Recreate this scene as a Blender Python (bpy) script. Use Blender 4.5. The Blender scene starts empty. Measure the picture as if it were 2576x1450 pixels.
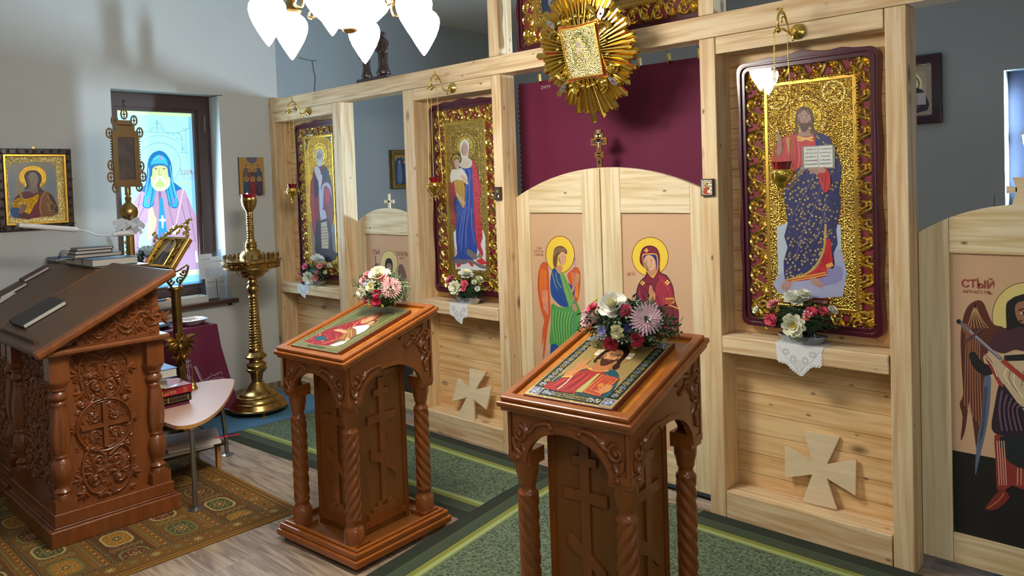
import bpy, math, random
from mathutils import Vector, Matrix

random.seed(11)
SC = bpy.context.scene
COL = SC.collection
PI = math.pi

# ---------------------------------------------------------------- camera
K = 1.2                                   # metres per survey unit
FPX, PX0, PY0 = 1929.819, 1289.976, 527.085
YAW, PITCH, ROLL = -0.7571, -0.0336, -0.0341
CAM = Vector((0.8566 * K, -3.217 * K, 1.6 * K))
_f = Vector((math.cos(PITCH) * math.sin(YAW), math.cos(PITCH) * math.cos(YAW), math.sin(PITCH)))
_r = Vector((math.cos(YAW), -math.sin(YAW), 0.0))
_u = _r.cross(_f)
RT = math.cos(ROLL) * _r + math.sin(ROLL) * _u
UP = -math.sin(ROLL) * _r + math.cos(ROLL) * _u
FW = _f
cd = bpy.data.cameras.new('camera')
cam = bpy.data.objects.new('camera', cd)
COL.objects.link(cam)
cd.sensor_width = 36.0
cd.lens = FPX / 2576 * 36.0
cd.shift_x = (1288 - PX0) / 2576
cd.shift_y = (PY0 - 725) / 2576
cd.clip_start = 0.05
cam.matrix_world = Matrix(((RT.x, UP.x, -FW.x, CAM.x), (RT.y, UP.y, -FW.y, CAM.y), (RT.z, UP.z, -FW.z, CAM.z), (0, 0, 0, 1)))
SC.camera = cam

# ---------------------------------------------------------------- exposure, world, area lights
SC.view_settings.view_transform = 'Standard'
SC.view_settings.look = 'None'
SC.view_settings.gamma = 1.0
SC.view_settings.use_curve_mapping = False
SC.view_settings.exposure = 0.02
SC.cycles.use_denoising = True
SC.cycles.max_bounces = 8
SC.cycles.diffuse_bounces = 4
SC.cycles.glossy_bounces = 4
SC.cycles.transparent_max_bounces = 12
SC.cycles.caustics_reflective = False
SC.cycles.caustics_refractive = False
SC.cycles.sample_clamp_indirect = 6.0
W = bpy.data.worlds.new('world'); SC.world = W; W.use_nodes = True
W.node_tree.nodes['Background'].inputs[0].default_value = (0.55, 0.75, 1.0, 1)
W.node_tree.nodes['Background'].inputs[1].default_value = 1.0

XW = -5.859          # window wall
YB = 3.3             # back wall of the altar
ZC = 3.825           # ceiling
XR, YN = 2.6, -6.2   # right wall, wall behind the camera


def area(name, loc, target, sx, sy, power, color):
    l = bpy.data.lights.new(name, 'AREA'); l.shape = 'RECTANGLE'; l.size = sx; l.size_y = sy
    l.energy = power; l.color = color
    o = bpy.data.objects.new(name, l); COL.objects.link(o); o.location = loc
    o.rotation_euler = (Vector(target) - Vector(loc)).to_track_quat('-Z', 'Y').to_euler()
    return o


# daylight through the window on the left wall and the altar window; two unseen fill lights added in the nave
area('window_daylight', (-6.02, -0.99, 1.9), (-3, -0.99, 1.5), 0.62, 1.5, 34, (0.55, 0.78, 1.0))
area('altar_daylight', (-0.12, 3.42, 2.12), (-2.6, 1.2, 2.12), 0.2, 0.8, 165, (0.6, 0.82, 1.0)).data.spread = 1.9
area('nave_side_fill', (2.45, -3.2, 2.0), (-3.0, -1.6, 1.1), 1.6, 1.4, 22, (0.95, 0.97, 1.0))  # added fill from the right, no window stands there
area('nave_overhead_fill', (0.1, -3.9, 3.7), (-1.2, 0.0, 0.6), 0.9, 0.9, 26, (1.0, 0.97, 0.9))  # added overhead fill aimed at the icon screen, no fixture modelled


# ---------------------------------------------------------------- survey: a pixel of the photo to a point on a known surface
def ray(u, v):
    return FW + RT * ((u - PX0) / FPX) - UP * ((v - PY0) / FPX)


def hit(u, v, p, n):
    d = ray(u, v)
    return CAM + d * ((Vector(p) - CAM).dot(n) / d.dot(n))


def onx(u, v, x): return hit(u, v, (x, 0, 0), Vector((1, 0, 0)))
def ony(u, v, y=0.0): return hit(u, v, (0, y, 0), Vector((0, 1, 0)))
def onz(u, v, z=0.0): return hit(u, v, (0, 0, z), Vector((0, 0, 1)))
def Z(ox, oy, s, pts): return [(ox + x / s, oy + y / s) for x, y in pts]


# ---------------------------------------------------------------- colours and materials
def lin(c):
    return c / 12.92 if c <= 0.04045 else ((c + 0.055) / 1.055) ** 2.4


def hx(h, a=1.0):
    h = h.lstrip('#')
    return tuple(lin(int(h[i:i + 2], 16) / 255) for i in (0, 2, 4)) + (a,)


def nt(m):
    m.use_nodes = True
    t = m.node_tree
    return t, t.nodes, t.links, t.nodes['Principled BSDF']


def M(name, c, r=0.5, m=0.0, var=0.0, vs=6.0, st=(1, 1, 1), bump=0.0, bs=60.0, coat=0.0, c2=None, det=4.0, sheen=0.0):
    mt = bpy.data.materials.new(name)
    t, N, L, B = nt(mt)
    c = hx(c)
    B.inputs['Base Color'].default_value = c
    B.inputs['Roughness'].default_value = r
    B.inputs['Metallic'].default_value = m
    B.inputs['Coat Weight'].default_value = coat
    B.inputs['Coat Roughness'].default_value = 0.12
    if sheen: B.inputs['Sheen Weight'].default_value = sheen
    if var or bump:
        tc = N.new('ShaderNodeTexCoord'); mp = N.new('ShaderNodeMapping'); mp.inputs['Scale'].default_value = st
        L.new(tc.outputs['Object'], mp.inputs[0])
    if var:
        nz = N.new('ShaderNodeTexNoise'); nz.inputs['Scale'].default_value = vs; nz.inputs['Detail'].default_value = det
        nz.inputs['Roughness'].default_value = 0.6
        L.new(mp.outputs[0], nz.inputs['Vector'])
        cr = N.new('ShaderNodeValToRGB')
        d = hx(c2) if c2 else tuple(x * (1 - var) for x in c[:3]) + (1,)
        cr.color_ramp.elements[0].position = 0.35; cr.color_ramp.elements[1].position = 0.65
        cr.color_ramp.elements[0].color = d; cr.color_ramp.elements[1].color = c
        L.new(nz.outputs[0], cr.inputs[0]); L.new(cr.outputs[0], B.inputs['Base Color'])
    if bump:
        n2 = N.new('ShaderNodeTexNoise'); n2.inputs['Scale'].default_value = bs; n2.inputs['Detail'].default_value = 3
        L.new(mp.outputs[0], n2.inputs['Vector'])
        b = N.new('ShaderNodeBump'); b.inputs['Strength'].default_value = bump; b.inputs['Distance'].default_value = 0.004
        L.new(n2.outputs[0], b.inputs['Height']); L.new(b.outputs[0], B.inputs['Normal'])
    return mt


def pine(name, ax, base='#e9d0a6', dark='#cfa878', knots=True, off=0.0, r=0.55):
    mt = bpy.data.materials.new(name)
    t, N, L, B = nt(mt)
    B.inputs['Roughness'].default_value = r
    tc = N.new('ShaderNodeTexCoord')
    def mapping(sc):
        mp = N.new('ShaderNodeMapping'); mp.inputs['Scale'].default_value = sc; mp.inputs['Location'].default_value = (off, off * 1.3, off * .7)
        L.new(tc.outputs['Object'], mp.inputs[0]); return mp
    s = [22.0, 22.0, 22.0]; s[ax] = 1.1
    mp = mapping(s)
    nz = N.new('ShaderNodeTexNoise'); nz.inputs['Scale'].default_value = 1.6; nz.inputs['Detail'].default_value = 5; nz.inputs['Distortion'].default_value = 0.6
    L.new(mp.outputs[0], nz.inputs['Vector'])
    mp1 = mapping([5.5 if i != ax else 0.5 for i in range(3)])
    wv = N.new('ShaderNodeTexNoise'); wv.inputs['Scale'].default_value = 1.0; wv.inputs['Detail'].default_value = 1
    L.new(mp1.outputs[0], wv.inputs['Vector'])
    mu = N.new('ShaderNodeMath'); mu.operation = 'MULTIPLY'; mu.inputs[1].default_value = 60.0
    L.new(wv.outputs[0], mu.inputs[0])
    sn = N.new('ShaderNodeMath'); sn.operation = 'SINE'; L.new(mu.outputs[0], sn.inputs[0])
    ad = N.new('ShaderNodeMath'); ad.operation = 'MULTIPLY_ADD'; ad.inputs[1].default_value = 0.055; L.new(sn.outputs[0], ad.inputs[0]); L.new(nz.outputs[0], ad.inputs[2])
    cr = N.new('ShaderNodeValToRGB'); e = cr.color_ramp.elements
    e[0].position = 0.33; e[1].position = 0.6; e[0].color = hx(dark); e[1].color = hx(base)
    L.new(ad.outputs[0], cr.inputs[0])
    out = cr.outputs[0]
    if knots:
        k = [5.2, 5.2, 5.2]; k[ax] = 2.6
        for sc_, th, seed in ((1.0, 0.075, 0.0), (2.1, 0.05, 3.7)):
            mk = mapping([q * sc_ for q in k]); mk.inputs['Location'].default_value = (off + seed, seed * 2, off * .4)
            vo = N.new('ShaderNodeTexVoronoi'); vo.inputs['Scale'].default_value = 1.0; L.new(mk.outputs[0], vo.inputs['Vector'])
            mr = N.new('ShaderNodeMapRange'); mr.inputs['From Min'].default_value = th * 2.2; mr.inputs['From Max'].default_value = th * .8
            L.new(vo.outputs['Distance'], mr.inputs['Value'])
            m1 = N.new('ShaderNodeMath'); m1.operation = 'MULTIPLY'; m1.inputs[1].default_value = 0.85; L.new(mr.outputs[0], m1.inputs[0])
            mx = N.new('ShaderNodeMix'); mx.data_type = 'RGBA'; L.new(m1.outputs[0], mx.inputs[0]); L.new(out, mx.inputs[6]); mx.inputs[7].default_value = hx('#6b4426')
            out = mx.outputs[2]
    L.new(out, B.inputs['Base Color'])
    b = N.new('ShaderNodeBump'); b.inputs['Strength'].default_value = 0.15; b.inputs['Distance'].default_value = 0.002
    L.new(nz.outputs[0], b.inputs['Height']); L.new(b.outputs[0], B.inputs['Normal'])
    return mt


def paint_mat(name, emit=0.0, rough=0.45, bump=0.6, bs=90.0):
    """picture surface: colours per face, alpha = leaf metal"""
    mt = bpy.data.materials.new(name)
    t, N, L, B = nt(mt)
    at = N.new('ShaderNodeAttribute'); at.attribute_name = 'col'
    L.new(at.outputs['Color'], B.inputs['Base Color'])
    if emit:
        L.new(at.outputs['Color'], B.inputs['Emission Color']); B.inputs['Emission Strength'].default_value = emit
        B.inputs['Roughness'].default_value = 0.4
        return mt
    L.new(at.outputs['Alpha'], B.inputs['Metallic'])
    mr = N.new('ShaderNodeMapRange'); mr.inputs['To Min'].default_value = rough; mr.inputs['To Max'].default_value = 0.26
    L.new(at.outputs['Alpha'], mr.inputs['Value']); L.new(mr.outputs[0], B.inputs['Roughness'])
    tc = N.new('ShaderNodeTexCoord')
    vo = N.new('ShaderNodeTexVoronoi'); vo.inputs['Scale'].default_value = bs; L.new(tc.outputs['Object'], vo.inputs['Vector'])
    ns = N.new('ShaderNodeTexNoise'); ns.inputs['Scale'].default_value = bs * .6; ns.inputs['Detail'].default_value = 2; L.new(tc.outputs['Object'], ns.inputs['Vector'])
    ad = N.new('ShaderNodeMath'); ad.operation = 'ADD'; L.new(vo.outputs['Distance'], ad.inputs[0]); L.new(ns.outputs[0], ad.inputs[1])
    ms = N.new('ShaderNodeMath'); ms.operation = 'MULTIPLY'; ms.inputs[1].default_value = bump; L.new(at.outputs['Alpha'], ms.inputs[0])
    b = N.new('ShaderNodeBump'); b.inputs['Distance'].default_value = 0.004
    L.new(ms.outputs[0], b.inputs['Strength']); L.new(ad.outputs[0], b.inputs['Height']); L.new(b.outputs[0], B.inputs['Normal'])
    return mt


def emit_mat(name, c, s):
    mt = bpy.data.materials.new(name); t, N, L, B = nt(mt)
    B.inputs['Base Color'].default_value = hx(c); B.inputs['Emission Color'].default_value = hx(c); B.inputs['Emission Strength'].default_value = s
    return mt


def glass_mat(name, tint=(1, 1, 1, 1), ior=1.45, rough=0.0, boost=1.0):
    mt = bpy.data.materials.new(name); mt.use_nodes = True
    N = mt.node_tree.nodes; L = mt.node_tree.links; N.remove(N['Principled BSDF'])
    o = N['Material Output']; a = N.new('ShaderNodeBsdfTransparent'); a.inputs[0].default_value = tint
    g = N.new('ShaderNodeBsdfGlossy'); g.inputs['Roughness'].default_value = rough
    f = N.new('ShaderNodeFresnel'); f.inputs[0].default_value = ior; x = N.new('ShaderNodeMixShader')
    mm = N.new('ShaderNodeMath'); mm.operation = 'MULTIPLY'; mm.inputs[1].default_value = boost
    ge = N.new('ShaderNodeNewGeometry'); sb = N.new('ShaderNodeMath'); sb.operation = 'MULTIPLY_ADD'; sb.inputs[1].default_value = -boost; sb.inputs[2].default_value = boost
    L.new(ge.outputs['Backfacing'], sb.inputs[0]); L.new(sb.outputs[0], mm.inputs[1])
    L.new(f.outputs[0], mm.inputs[0]); L.new(mm.outputs[0], x.inputs[0]); L.new(a.outputs[0], x.inputs[1]); L.new(g.outputs[0], x.inputs[2]); L.new(x.outputs[0], o.inputs[0])
    return mt


# ---------------------------------------------------------------- objects
PM = {}


def tag(o, label=None, cat=None, group=None, kind=None):
    if label: o['label'] = label
    if cat: o['category'] = cat
    if group: o['group'] = group
    if kind: o['kind'] = kind
    return o


def thing(name, label, cat, loc=(0, 0, 0), rz=0.0, group=None):
    o = bpy.data.objects.new(name, None); COL.objects.link(o)
    o.location = loc; o.rotation_euler = (0, 0, rz); o.empty_display_size = 0.1
    PM[o] = Matrix.Translation(Vector(loc)) @ Matrix.Rotation(rz, 4, 'Z')
    return tag(o, label, cat, group)


def copy_tree(o, parent=None):
    c = o.copy(); COL.objects.link(c); c.parent = parent
    for ch in o.children: copy_tree(ch, c)
    return c


def catmull(pts, n=5, closed=False):
    P = [Vector(p) for p in pts]
    m = len(P); out = []
    for i in range(m if closed else m - 1):
        if closed: a, b, c, d = P[i - 1], P[i], P[(i + 1) % m], P[(i + 2) % m]
        else: a, b, c, d = P[max(i - 1, 0)], P[i], P[i + 1], P[min(i + 2, m - 1)]
        for k in range(n):
            t = k / n
            out.append(0.5 * ((2 * b) + (c - a) * t + (2 * a - 5 * b + 4 * c - d) * t * t + (3 * b - a - 3 * c + d) * t ** 3))
    if not closed: out.append(P[-1])
    return out


class MB:
    def __init__(s): s.v = []; s.f = []; s.m = []; s.cm = 0; s.T = None
    def add(s, vs, fs):
        b = len(s.v)
        s.v += [s.T @ Vector(p) if s.T else Vector(p) for p in vs]
        s.f += [tuple(b + i for i in f) for f in fs]; s.m += [s.cm] * len(fs)
        return s
    def box(s, x0, x1, y0, y1, z0, z1):
        v = [(x, y, z) for z in (z0, z1) for y in (y0, y1) for x in (x0, x1)]
        return s.add(v, [(0, 2, 3, 1), (4, 5, 7, 6), (0, 1, 5, 4), (2, 6, 7, 3), (0, 4, 6, 2), (1, 3, 7, 5)])
    def hexa(s, lo, hi):     # two quads of four points each
        return s.add(list(lo) + list(hi), [(3, 2, 1, 0), (4, 5, 6, 7), (0, 1, 5, 4), (1, 2, 6, 5), (2, 3, 7, 6), (3, 0, 4, 7)])
    def tube(s, pts, r, seg=8, cap=True, closed=False, flat=1.0, upv=None):
        P = [Vector(p) for p in pts]; n = len(P)
        R = r if isinstance(r, (list, tuple)) else [r] * n
        vs = []; fs = []
        up = Vector(upv) if upv else None
        for i in range(n):
            t = (P[(i + 1) % n] - P[i - 1]) if closed else (P[min(i + 1, n - 1)] - P[max(i - 1, 0)])
            if t.length < 1e-9: t = Vector((0, 0, 1))
            t.normalize()
            if up is None: up = t.orthogonal()
            a = (up - t * up.dot(t))
            if a.length < 1e-6: a = t.orthogonal()
            a.normalize(); b = t.cross(a)
            if not upv: up = a
            for k in range(seg):
                an = 2 * PI * k / seg
                vs.append(P[i] + a * (math.cos(an) * R[i] * flat) + b * (math.sin(an) * R[i]))
        for i in range(n if closed else n - 1):
            j = (i + 1) % n
            for k in range(seg):
                k2 = (k + 1) % seg
                fs.append((i * seg + k, i * seg + k2, j * seg + k2, j * seg + k))
        if cap and not closed:
            fs.append(tuple(range(seg - 1, -1, -1))); fs.append(tuple((n - 1) * seg + k for k in range(seg)))
        return s.add(vs, fs)
    def lathe(s, prof, c=(0, 0, 0), seg=28, twist=None, sq=None):
        vs = []; fs = []; n = len(prof)
        for i, (r, z) in enumerate(prof):
            for k in range(seg):
                a = 2 * PI * k / seg; rr = r
                if twist and twist[0] <= z <= twist[1]:
                    q = math.cos(twist[4] * a - twist[2] * (z - twist[0]))
                    rr = r * (1 + twist[3] * (q if twist[3] > 0 else (.5 + .5 * q) ** 3))
                vs.append((c[0] + rr * math.cos(a), c[1] + rr * math.sin(a), c[2] + z))
        for i in range(n - 1):
            for k in range(seg):
                k2 = (k + 1) % seg
                fs.append((i * seg + k, i * seg + k2, (i + 1) * seg + k2, (i + 1) * seg + k))
        if prof[0][0] > 1e-5: fs.append(tuple(range(seg - 1, -1, -1)))
        if prof[-1][0] > 1e-5: fs.append(tuple((n - 1) * seg + k for k in range(seg)))
        return s.add(vs, fs)
    def ball(s, c, r, seg=8, rings=5, S=(1, 1, 1)):
        c = Vector(c); vs = [c + Vector((0, 0, -r * S[2]))]; fs = []
        for i in range(1, rings):
            ph = -PI / 2 + PI * i / rings
            for k in range(seg):
                a = 2 * PI * k / seg
                vs.append(c + Vector((r * S[0] * math.cos(ph) * math.cos(a), r * S[1] * math.cos(ph) * math.sin(a), r * S[2] * math.sin(ph))))
        vs.append(c + Vector((0, 0, r * S[2]))); top = len(vs) - 1
        for k in range(seg):
            k2 = (k + 1) % seg
            fs.append((0, 1 + k2, 1 + k)); fs.append((top, 1 + (rings - 2) * seg + k, 1 + (rings - 2) * seg + k2))
            for i in range(rings - 2):
                fs.append((1 + i * seg + k, 1 + i * seg + k2, 1 + (i + 1) * seg + k2, 1 + (i + 1) * seg + k))
        return s.add(vs, fs)
    def prism(s, pts, O, U, V, h0, h1):
        """outline pts (a,b) in the plane O,U,V pushed along U x V from h0 to h1"""
        O, U, V = Vector(O), Vector(U), Vector(V); Nn = U.cross(V).normalized(); n = len(pts)
        ar = sum(pts[i][0] * pts[(i + 1) % n][1] - pts[(i + 1) % n][0] * pts[i][1] for i in range(n))
        if ar < 0: pts = list(reversed(pts))
        vs = [O + U * a + V * b + Nn * h0 for a, b in pts] + [O + U * a + V * b + Nn * h1 for a, b in pts]
        fs = [tuple(range(n - 1, -1, -1)), tuple(range(n, 2 * n))] + [(i, (i + 1) % n, n + (i + 1) % n, n + i) for i in range(n)]
        return s.add(vs, fs)
    def ring(s, outer, inner, O, U, V, h0, h1):
        """frame between two outlines with the same number of points"""
        O, U, V = Vector(O), Vector(U), Vector(V); Nn = U.cross(V).normalized(); n = len(outer)
        vs = []
        for h in (h0, h1):
            for P in (outer, inner): vs += [O + U * a + V * b + Nn * h for a, b in P]
        fs = []
        for i in range(n):
            j = (i + 1) % n
            fs += [(i, j, 2 * n + j, 2 * n + i), (n + j, n + i, 3 * n + i, 3 * n + j), (2 * n + i, 2 * n + j, 3 * n + j, 3 * n + i), (j, i, n + i, n + j)]
        return s.add(vs, fs)
    def build(s, name, mats, parent=None, smooth=0, bevel=0.0, local=False, bseg=2, fix=False):
        me = bpy.data.meshes.new(name)
        vs = s.v
        if parent is not None and not local and parent in PM:
            inv = PM[parent].inverted(); vs = [inv @ v for v in vs]
        me.from_pydata([tuple(v) for v in vs], [], s.f)
        if not isinstance(mats, (list, tuple)): mats = [mats]
        for m in mats: me.materials.append(m)
        if len(mats) > 1: me.polygons.foreach_set('material_index', s.m)
        if fix:
            import bmesh
            bm = bmesh.new(); bm.from_mesh(me); bmesh.ops.recalc_face_normals(bm, faces=bm.faces); bm.to_mesh(me); bm.free()
        if smooth:
            me.shade_smooth()
            me.set_sharp_from_angle(angle=math.radians(smooth))
        me.update()
        o = bpy.data.objects.new(name, me); COL.objects.link(o)
        if parent is not None:
            o.parent = parent
            PM[o] = PM.get(parent, Matrix())
        if bevel:
            b = o.modifiers.new('bevel', 'BEVEL'); b.width = bevel; b.segments = bseg; b.limit_method = 'ANGLE'; b.angle_limit = math.radians(40)
        return o


def solid(name, label, cat, mb, mats, group=None, **k):
    return tag(mb.build(name, mats, **k), label, cat, group)


def struct(name, mb, mats, parent=None, **k):
    o = mb.build(name, mats, parent, **k)
    if parent is None: o['kind'] = 'structure'
    return o


# ---------------------------------------------------------------- flat pictures
class Paint:
    def __init__(s, O, U, V, step=7e-5):
        s.O, s.U, s.V = Vector(O), Vector(U).normalized(), Vector(V).normalized()
        s.N = s.U.cross(s.V).normalized(); s.st = step; s.k = 1; s.v = []; s.f = []; s.c = []
    def px(s, pts):
        out = []
        for u, v in pts:
            d = hit(u, v, s.O, s.N) - s.O
            out.append((d.dot(s.U), d.dot(s.V)))
        return out
    def put(s, col, loops, metal=0.0, same=False):
        c = (hx(col) if isinstance(col, str) else col)[:3] + (metal,)
        for P in loops:
            n = len(P)
            ar = sum(P[i][0] * P[(i + 1) % n][1] - P[(i + 1) % n][0] * P[i][1] for i in range(n))
            if ar < 0: P = list(reversed(P))
            b = len(s.v)
            s.v += [s.O + s.U * a + s.V * q + s.N * (s.st * s.k) for a, q in P]
            s.f.append(tuple(range(b, b + n))); s.c.append(c)
        if not same: s.k += 1
        return s
    def poly(s, col, pts, metal=0.0, smooth=0, px=True, same=False):
        P = s.px(pts) if px else pts
        if smooth: P = [tuple(q)[:2] for q in catmull([(a, b, 0) for a, b in P], smooth, True)]
        s.put(col, [P], metal, same); return P
    def ell(s, col, cx, cy, rx, ry, metal=0.0, rot=0.0, n=22, px=True, same=False):
        c, q = math.cos(rot), math.sin(rot)
        P = [(cx + rx * math.cos(t) * c - ry * math.sin(t) * q, cy + rx * math.cos(t) * q + ry * math.sin(t) * c) for t in [2 * PI * i / n for i in range(n)]]
        return s.poly(col, P, metal, 0, px, same)
    def line(s, col, pts, w, metal=0.0, smooth=0, px=True, closed=False, same=False):
        P = s.px(pts) if px else pts
        if smooth: P = [tuple(q)[:2] for q in catmull([(a, b, 0) for a, b in P], smooth, closed)]
        Q = [Vector((a, b)) for a, b in P]; n = len(Q); L_ = []; R_ = []
        W_ = w if isinstance(w, (list, tuple)) else None
        for i in range(n):
            t = (Q[(i + 1) % n] - Q[i - 1]) if closed else (Q[min(i + 1, n - 1)] - Q[max(i - 1, 0)])
            if t.length < 1e-9: t = Vector((1, 0))
            t.normalize(); nn = Vector((-t.y, t.x))
            ww = w if W_ is None else W_[0] + (W_[1] - W_[0]) * i / max(n - 1, 1)
            L_.append(Q[i] + nn * ww / 2); R_.append(Q[i] - nn * ww / 2)
        loops = []
        for i in range(n if closed else n - 1):
            j = (i + 1) % n
            loops.append([tuple(L_[i]), tuple(R_[i]), tuple(R_[j]), tuple(L_[j])])
        s.put(col, loops, metal, same); return s
    def text(s, col, txt, at, size, px=True, align='CENTER', sx=1.0, rot=0.0, metal=0.0, bold=0.0):
        cu = bpy.data.curves.new('t', 'FONT'); cu.body = txt; cu.size = 1.0; cu.align_x = align; cu.offset = bold; cu.resolution_u = 3
        ob = bpy.data.objects.new('t', cu); COL.objects.link(ob)
        dg = bpy.context.evaluated_depsgraph_get(); ev = ob.evaluated_get(dg); me = ev.to_mesh()
        a0, b0 = s.px([at])[0] if px else at
        cr, sr = math.cos(rot), math.sin(rot)
        c = hx(col)[:3] + (metal,); b = len(s.v)
        for q in me.vertices:
            x, y = q.co.x * size * sx, (q.co.y - 0.35) * size
            s.v.append(s.O + s.U * (a0 + x * cr - y * sr) + s.V * (b0 + x * sr + y * cr) + s.N * (s.st * s.k))
        for p in me.polygons: s.f.append(tuple(b + i for i in p.vertices)); s.c.append(c)
        s.k += 1
        ev.to_mesh_clear(); bpy.data.objects.remove(ob); bpy.data.curves.remove(cu)
        return s
    def scatter(s, col, P, n, size, metal=0.0, petals=5, cols=None):
        xs = [a for a, b in P]; ys = [b for a, b in P]
        def inside(x, y):
            r = False
            for i in range(len(P)):
                (x1, y1), (x2, y2) = P[i], P[i - 1]
                if (y1 > y) != (y2 > y) and x < (x2 - x1) * (y - y1) / (y2 - y1) + x1: r = not r
            return r
        done = 0; tries = 0; pts = []
        while done < n and tries < n * 40:
            tries += 1
            x, y = random.uniform(min(xs), max(xs)), random.uniform(min(ys), max(ys))
            if not inside(x, y) or any(abs(x - a) + abs(y - b) < size * 1.9 for a, b in pts): continue
            if not all(inside(x + dx, y + dy) for dx, dy in ((size, 0), (-size, 0), (0, size), (0, -size))): continue
            pts.append((x, y)); done += 1; a0 = random.random() * 6
            cc = random.choice(cols) if cols else col
            L_ = []
            for k in range(petals * 2):
                rr = size * (1.0 if k % 2 == 0 else 0.45) * random.uniform(.8, 1.1)
                L_.append((x + rr * math.cos(a0 + PI * k / petals), y + rr * math.sin(a0 + PI * k / petals)))
            s.put(cc, [L_], metal, True)
        s.k += 1
    def build(s, name, mat, parent=None):
        mb = MB(); mb.v = s.v; mb.f = s.f; mb.m = [0] * len(s.f)
        o = mb.build(name, mat, parent)
        at = o.data.attributes.new('col', 'FLOAT_COLOR', 'CORNER')
        buf = []
        for p, c in zip(o.data.polygons, s.c): buf += list(c) * p.loop_total
        at.data.foreach_set('color', buf)
        return o


# ---------------------------------------------------------------- relief carving in a plane
class Carve:
    def __init__(s, O, U, V, mb=None): s.O, s.U, s.V = Vector(O), Vector(U), Vector(V); s.N = s.U.cross(s.V).normalized(); s.mb = mb or MB()
    def P(s, a, b, h=0.0): return s.O + s.U * a + s.V * b + s.N * h
    def vine(s, pts, r0, r1, h=0.4, seg=6, n=5):
        C_ = catmull([(a, b, 0) for a, b in pts], n)
        m = len(C_); R = [r0 + (r1 - r0) * i / (m - 1) for i in range(m)]
        s.mb.tube([s.P(q.x, q.y, h * R[i]) for i, q in enumerate(C_)], R, seg=seg, upv=s.N); return s
    def scroll(s, a, b, R, a0, turns, r0, r1=None, inner=0.18, h=0.4, seg=6, ball=True, n=14):
        r1 = r1 or r0 * .55; m = int(n * abs(turns)) + 2; pts = []; rr = []
        for i in range(m):
            t = i / (m - 1); an = a0 + turns * 2 * PI * t; q = R * (1 - t * (1 - inner)); w = r0 + (r1 - r0) * t
            pts.append(s.P(a + q * math.cos(an), b + q * math.sin(an), h * w)); rr.append(w)
        s.mb.tube(pts, rr, seg=seg, upv=s.N)
        if ball: s.mb.ball(s.P(a, b, r0 * .4), r0 * 1.25, 7, 5)
        return s
    def leaf(s, a, b, ang, ln, w, curl=0.0, h=0.6):
        pts = []; m = 5
        for i in range(m + 1):
            t = i / m; an = ang + curl * t
            if i: a += math.cos(an) * ln / m; b += math.sin(an) * ln / m
            ww = w * math.sin(PI * min(1, 0.12 + t * 0.86)) ** .8
            pts.append((a, b, an, ww))
        vs = []; fs = []
        for a_, b_, an, ww in pts:
            ca, sa = math.cos(an + PI / 2), math.sin(an + PI / 2)
            vs += [s.P(a_ - ca * ww / 2, b_ - sa * ww / 2, 0), s.P(a_, b_, ww * h), s.P(a_ + ca * ww / 2, b_ + sa * ww / 2, 0)]
        for i in range(m):
            k = i * 3; fs += [(k, k + 3, k + 4, k + 1), (k + 1, k + 4, k + 5, k + 2)]
        s.mb.add(vs, fs); return s
    def fan(s, a, b, ang, ln, w, n=5, spread=1.4):
        for i in range(n):
            t = (i / (n - 1) - .5) if n > 1 else 0
            s.leaf(a, b, ang + t * spread, ln * (1 - abs(t) * .5), w, curl=t * 1.2)
        return s
    def dome(s, a, b, r, hh=.6): s.mb.ball(s.P(a, b, 0), r, 8, 5); return s

# ================================================================ materials
WALL = M('plaster_paint', '#d0d1cd', 0.85, var=0.03, vs=3, bump=0.25, bs=120)
CEIL = M('ceiling_paint', '#d8d8d4', 0.9)
PV = pine('pine_upright', 2)
PV2 = pine('pine_upright_b', 2, base='#e4c99c', off=5.3)
WALL_DIM = M('plaster_in_altar_light', '#a1aab0', 0.85, bump=0.25, bs=120)  # same paint as the nave wall, dim bluish altar light put into the colour
PH = pine('pine_crosswise', 0, off=2.1)
PD = pine('pine_door', 2, base='#e9d8b4', dark='#d6bd8e', knots=False, off=1.7)
PDH = pine('pine_door_rail', 0, base='#e9d8b4', dark='#cfb480', off=8.8)
PP = pine('pine_plank', 0, base='#f0cd98', dark='#d9ab70', off=4.4)
PLY = M('plywood', '#e6cfa8', 0.6, var=0.12, vs=3, st=(1, 1, 14))
WALNUT = M('walnut_varnish', '#84481f', 0.36, var=0.3, vs=5, st=(4, 4, 0.8), coat=0.35)
WALNUT_TOP = M('walnut_top', '#5a3c28', 0.45, var=0.25, vs=4, st=(8, 1, 1), coat=0.1)
CHERRY = M('cherry_varnish', '#94511f', 0.32, var=0.3, vs=4, st=(4, 4, 0.8), coat=0.5)
CHERRY_MID = M('cherry_moulding', '#a55c22', 0.28, var=0.2, vs=4, st=(4, 4, 1), coat=0.6)
CHERRY_TOP = M('cherry_varnish_top', '#c87a28', 0.25, var=0.2, vs=4, st=(1, 6, 1), coat=0.6)
CHERRY_PANEL = M('cherry_panel', '#8a5320', 0.4, var=0.2, vs=4, st=(5, 5, .8), coat=0.25)
BRASS = M('brass', '#b9975a', 0.27, 1.0, var=0.25, vs=20)
BRASS_OLD = M('aged_brass', '#9a7a45', 0.33, 1.0, var=0.35, vs=14)
GOLD = M('gilding', '#e2c262', 0.22, 1.0, bump=0.15, bs=40)
GOLD_SAT = M('satin_gilding', '#dcb24e', 0.34, 1.0)
SILVER = M('silver', '#c9c9c6', 0.25, 1.0, bump=0.5, bs=60)
MAROON = M('maroon_lacquer', '#4a0e22', 0.3, coat=0.25)
VELVET = M('maroon_cloth', '#680c38', 0.75, var=0.12, vs=60, bump=0.2, bs=300)
REDBACK = M('red_backing', '#8a2033', 0.6)
DARKWOOD = M('dark_brown_wood', '#3a2016', 0.4, var=0.3, vs=6, st=(2, 2, 2), coat=0.2)
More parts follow.
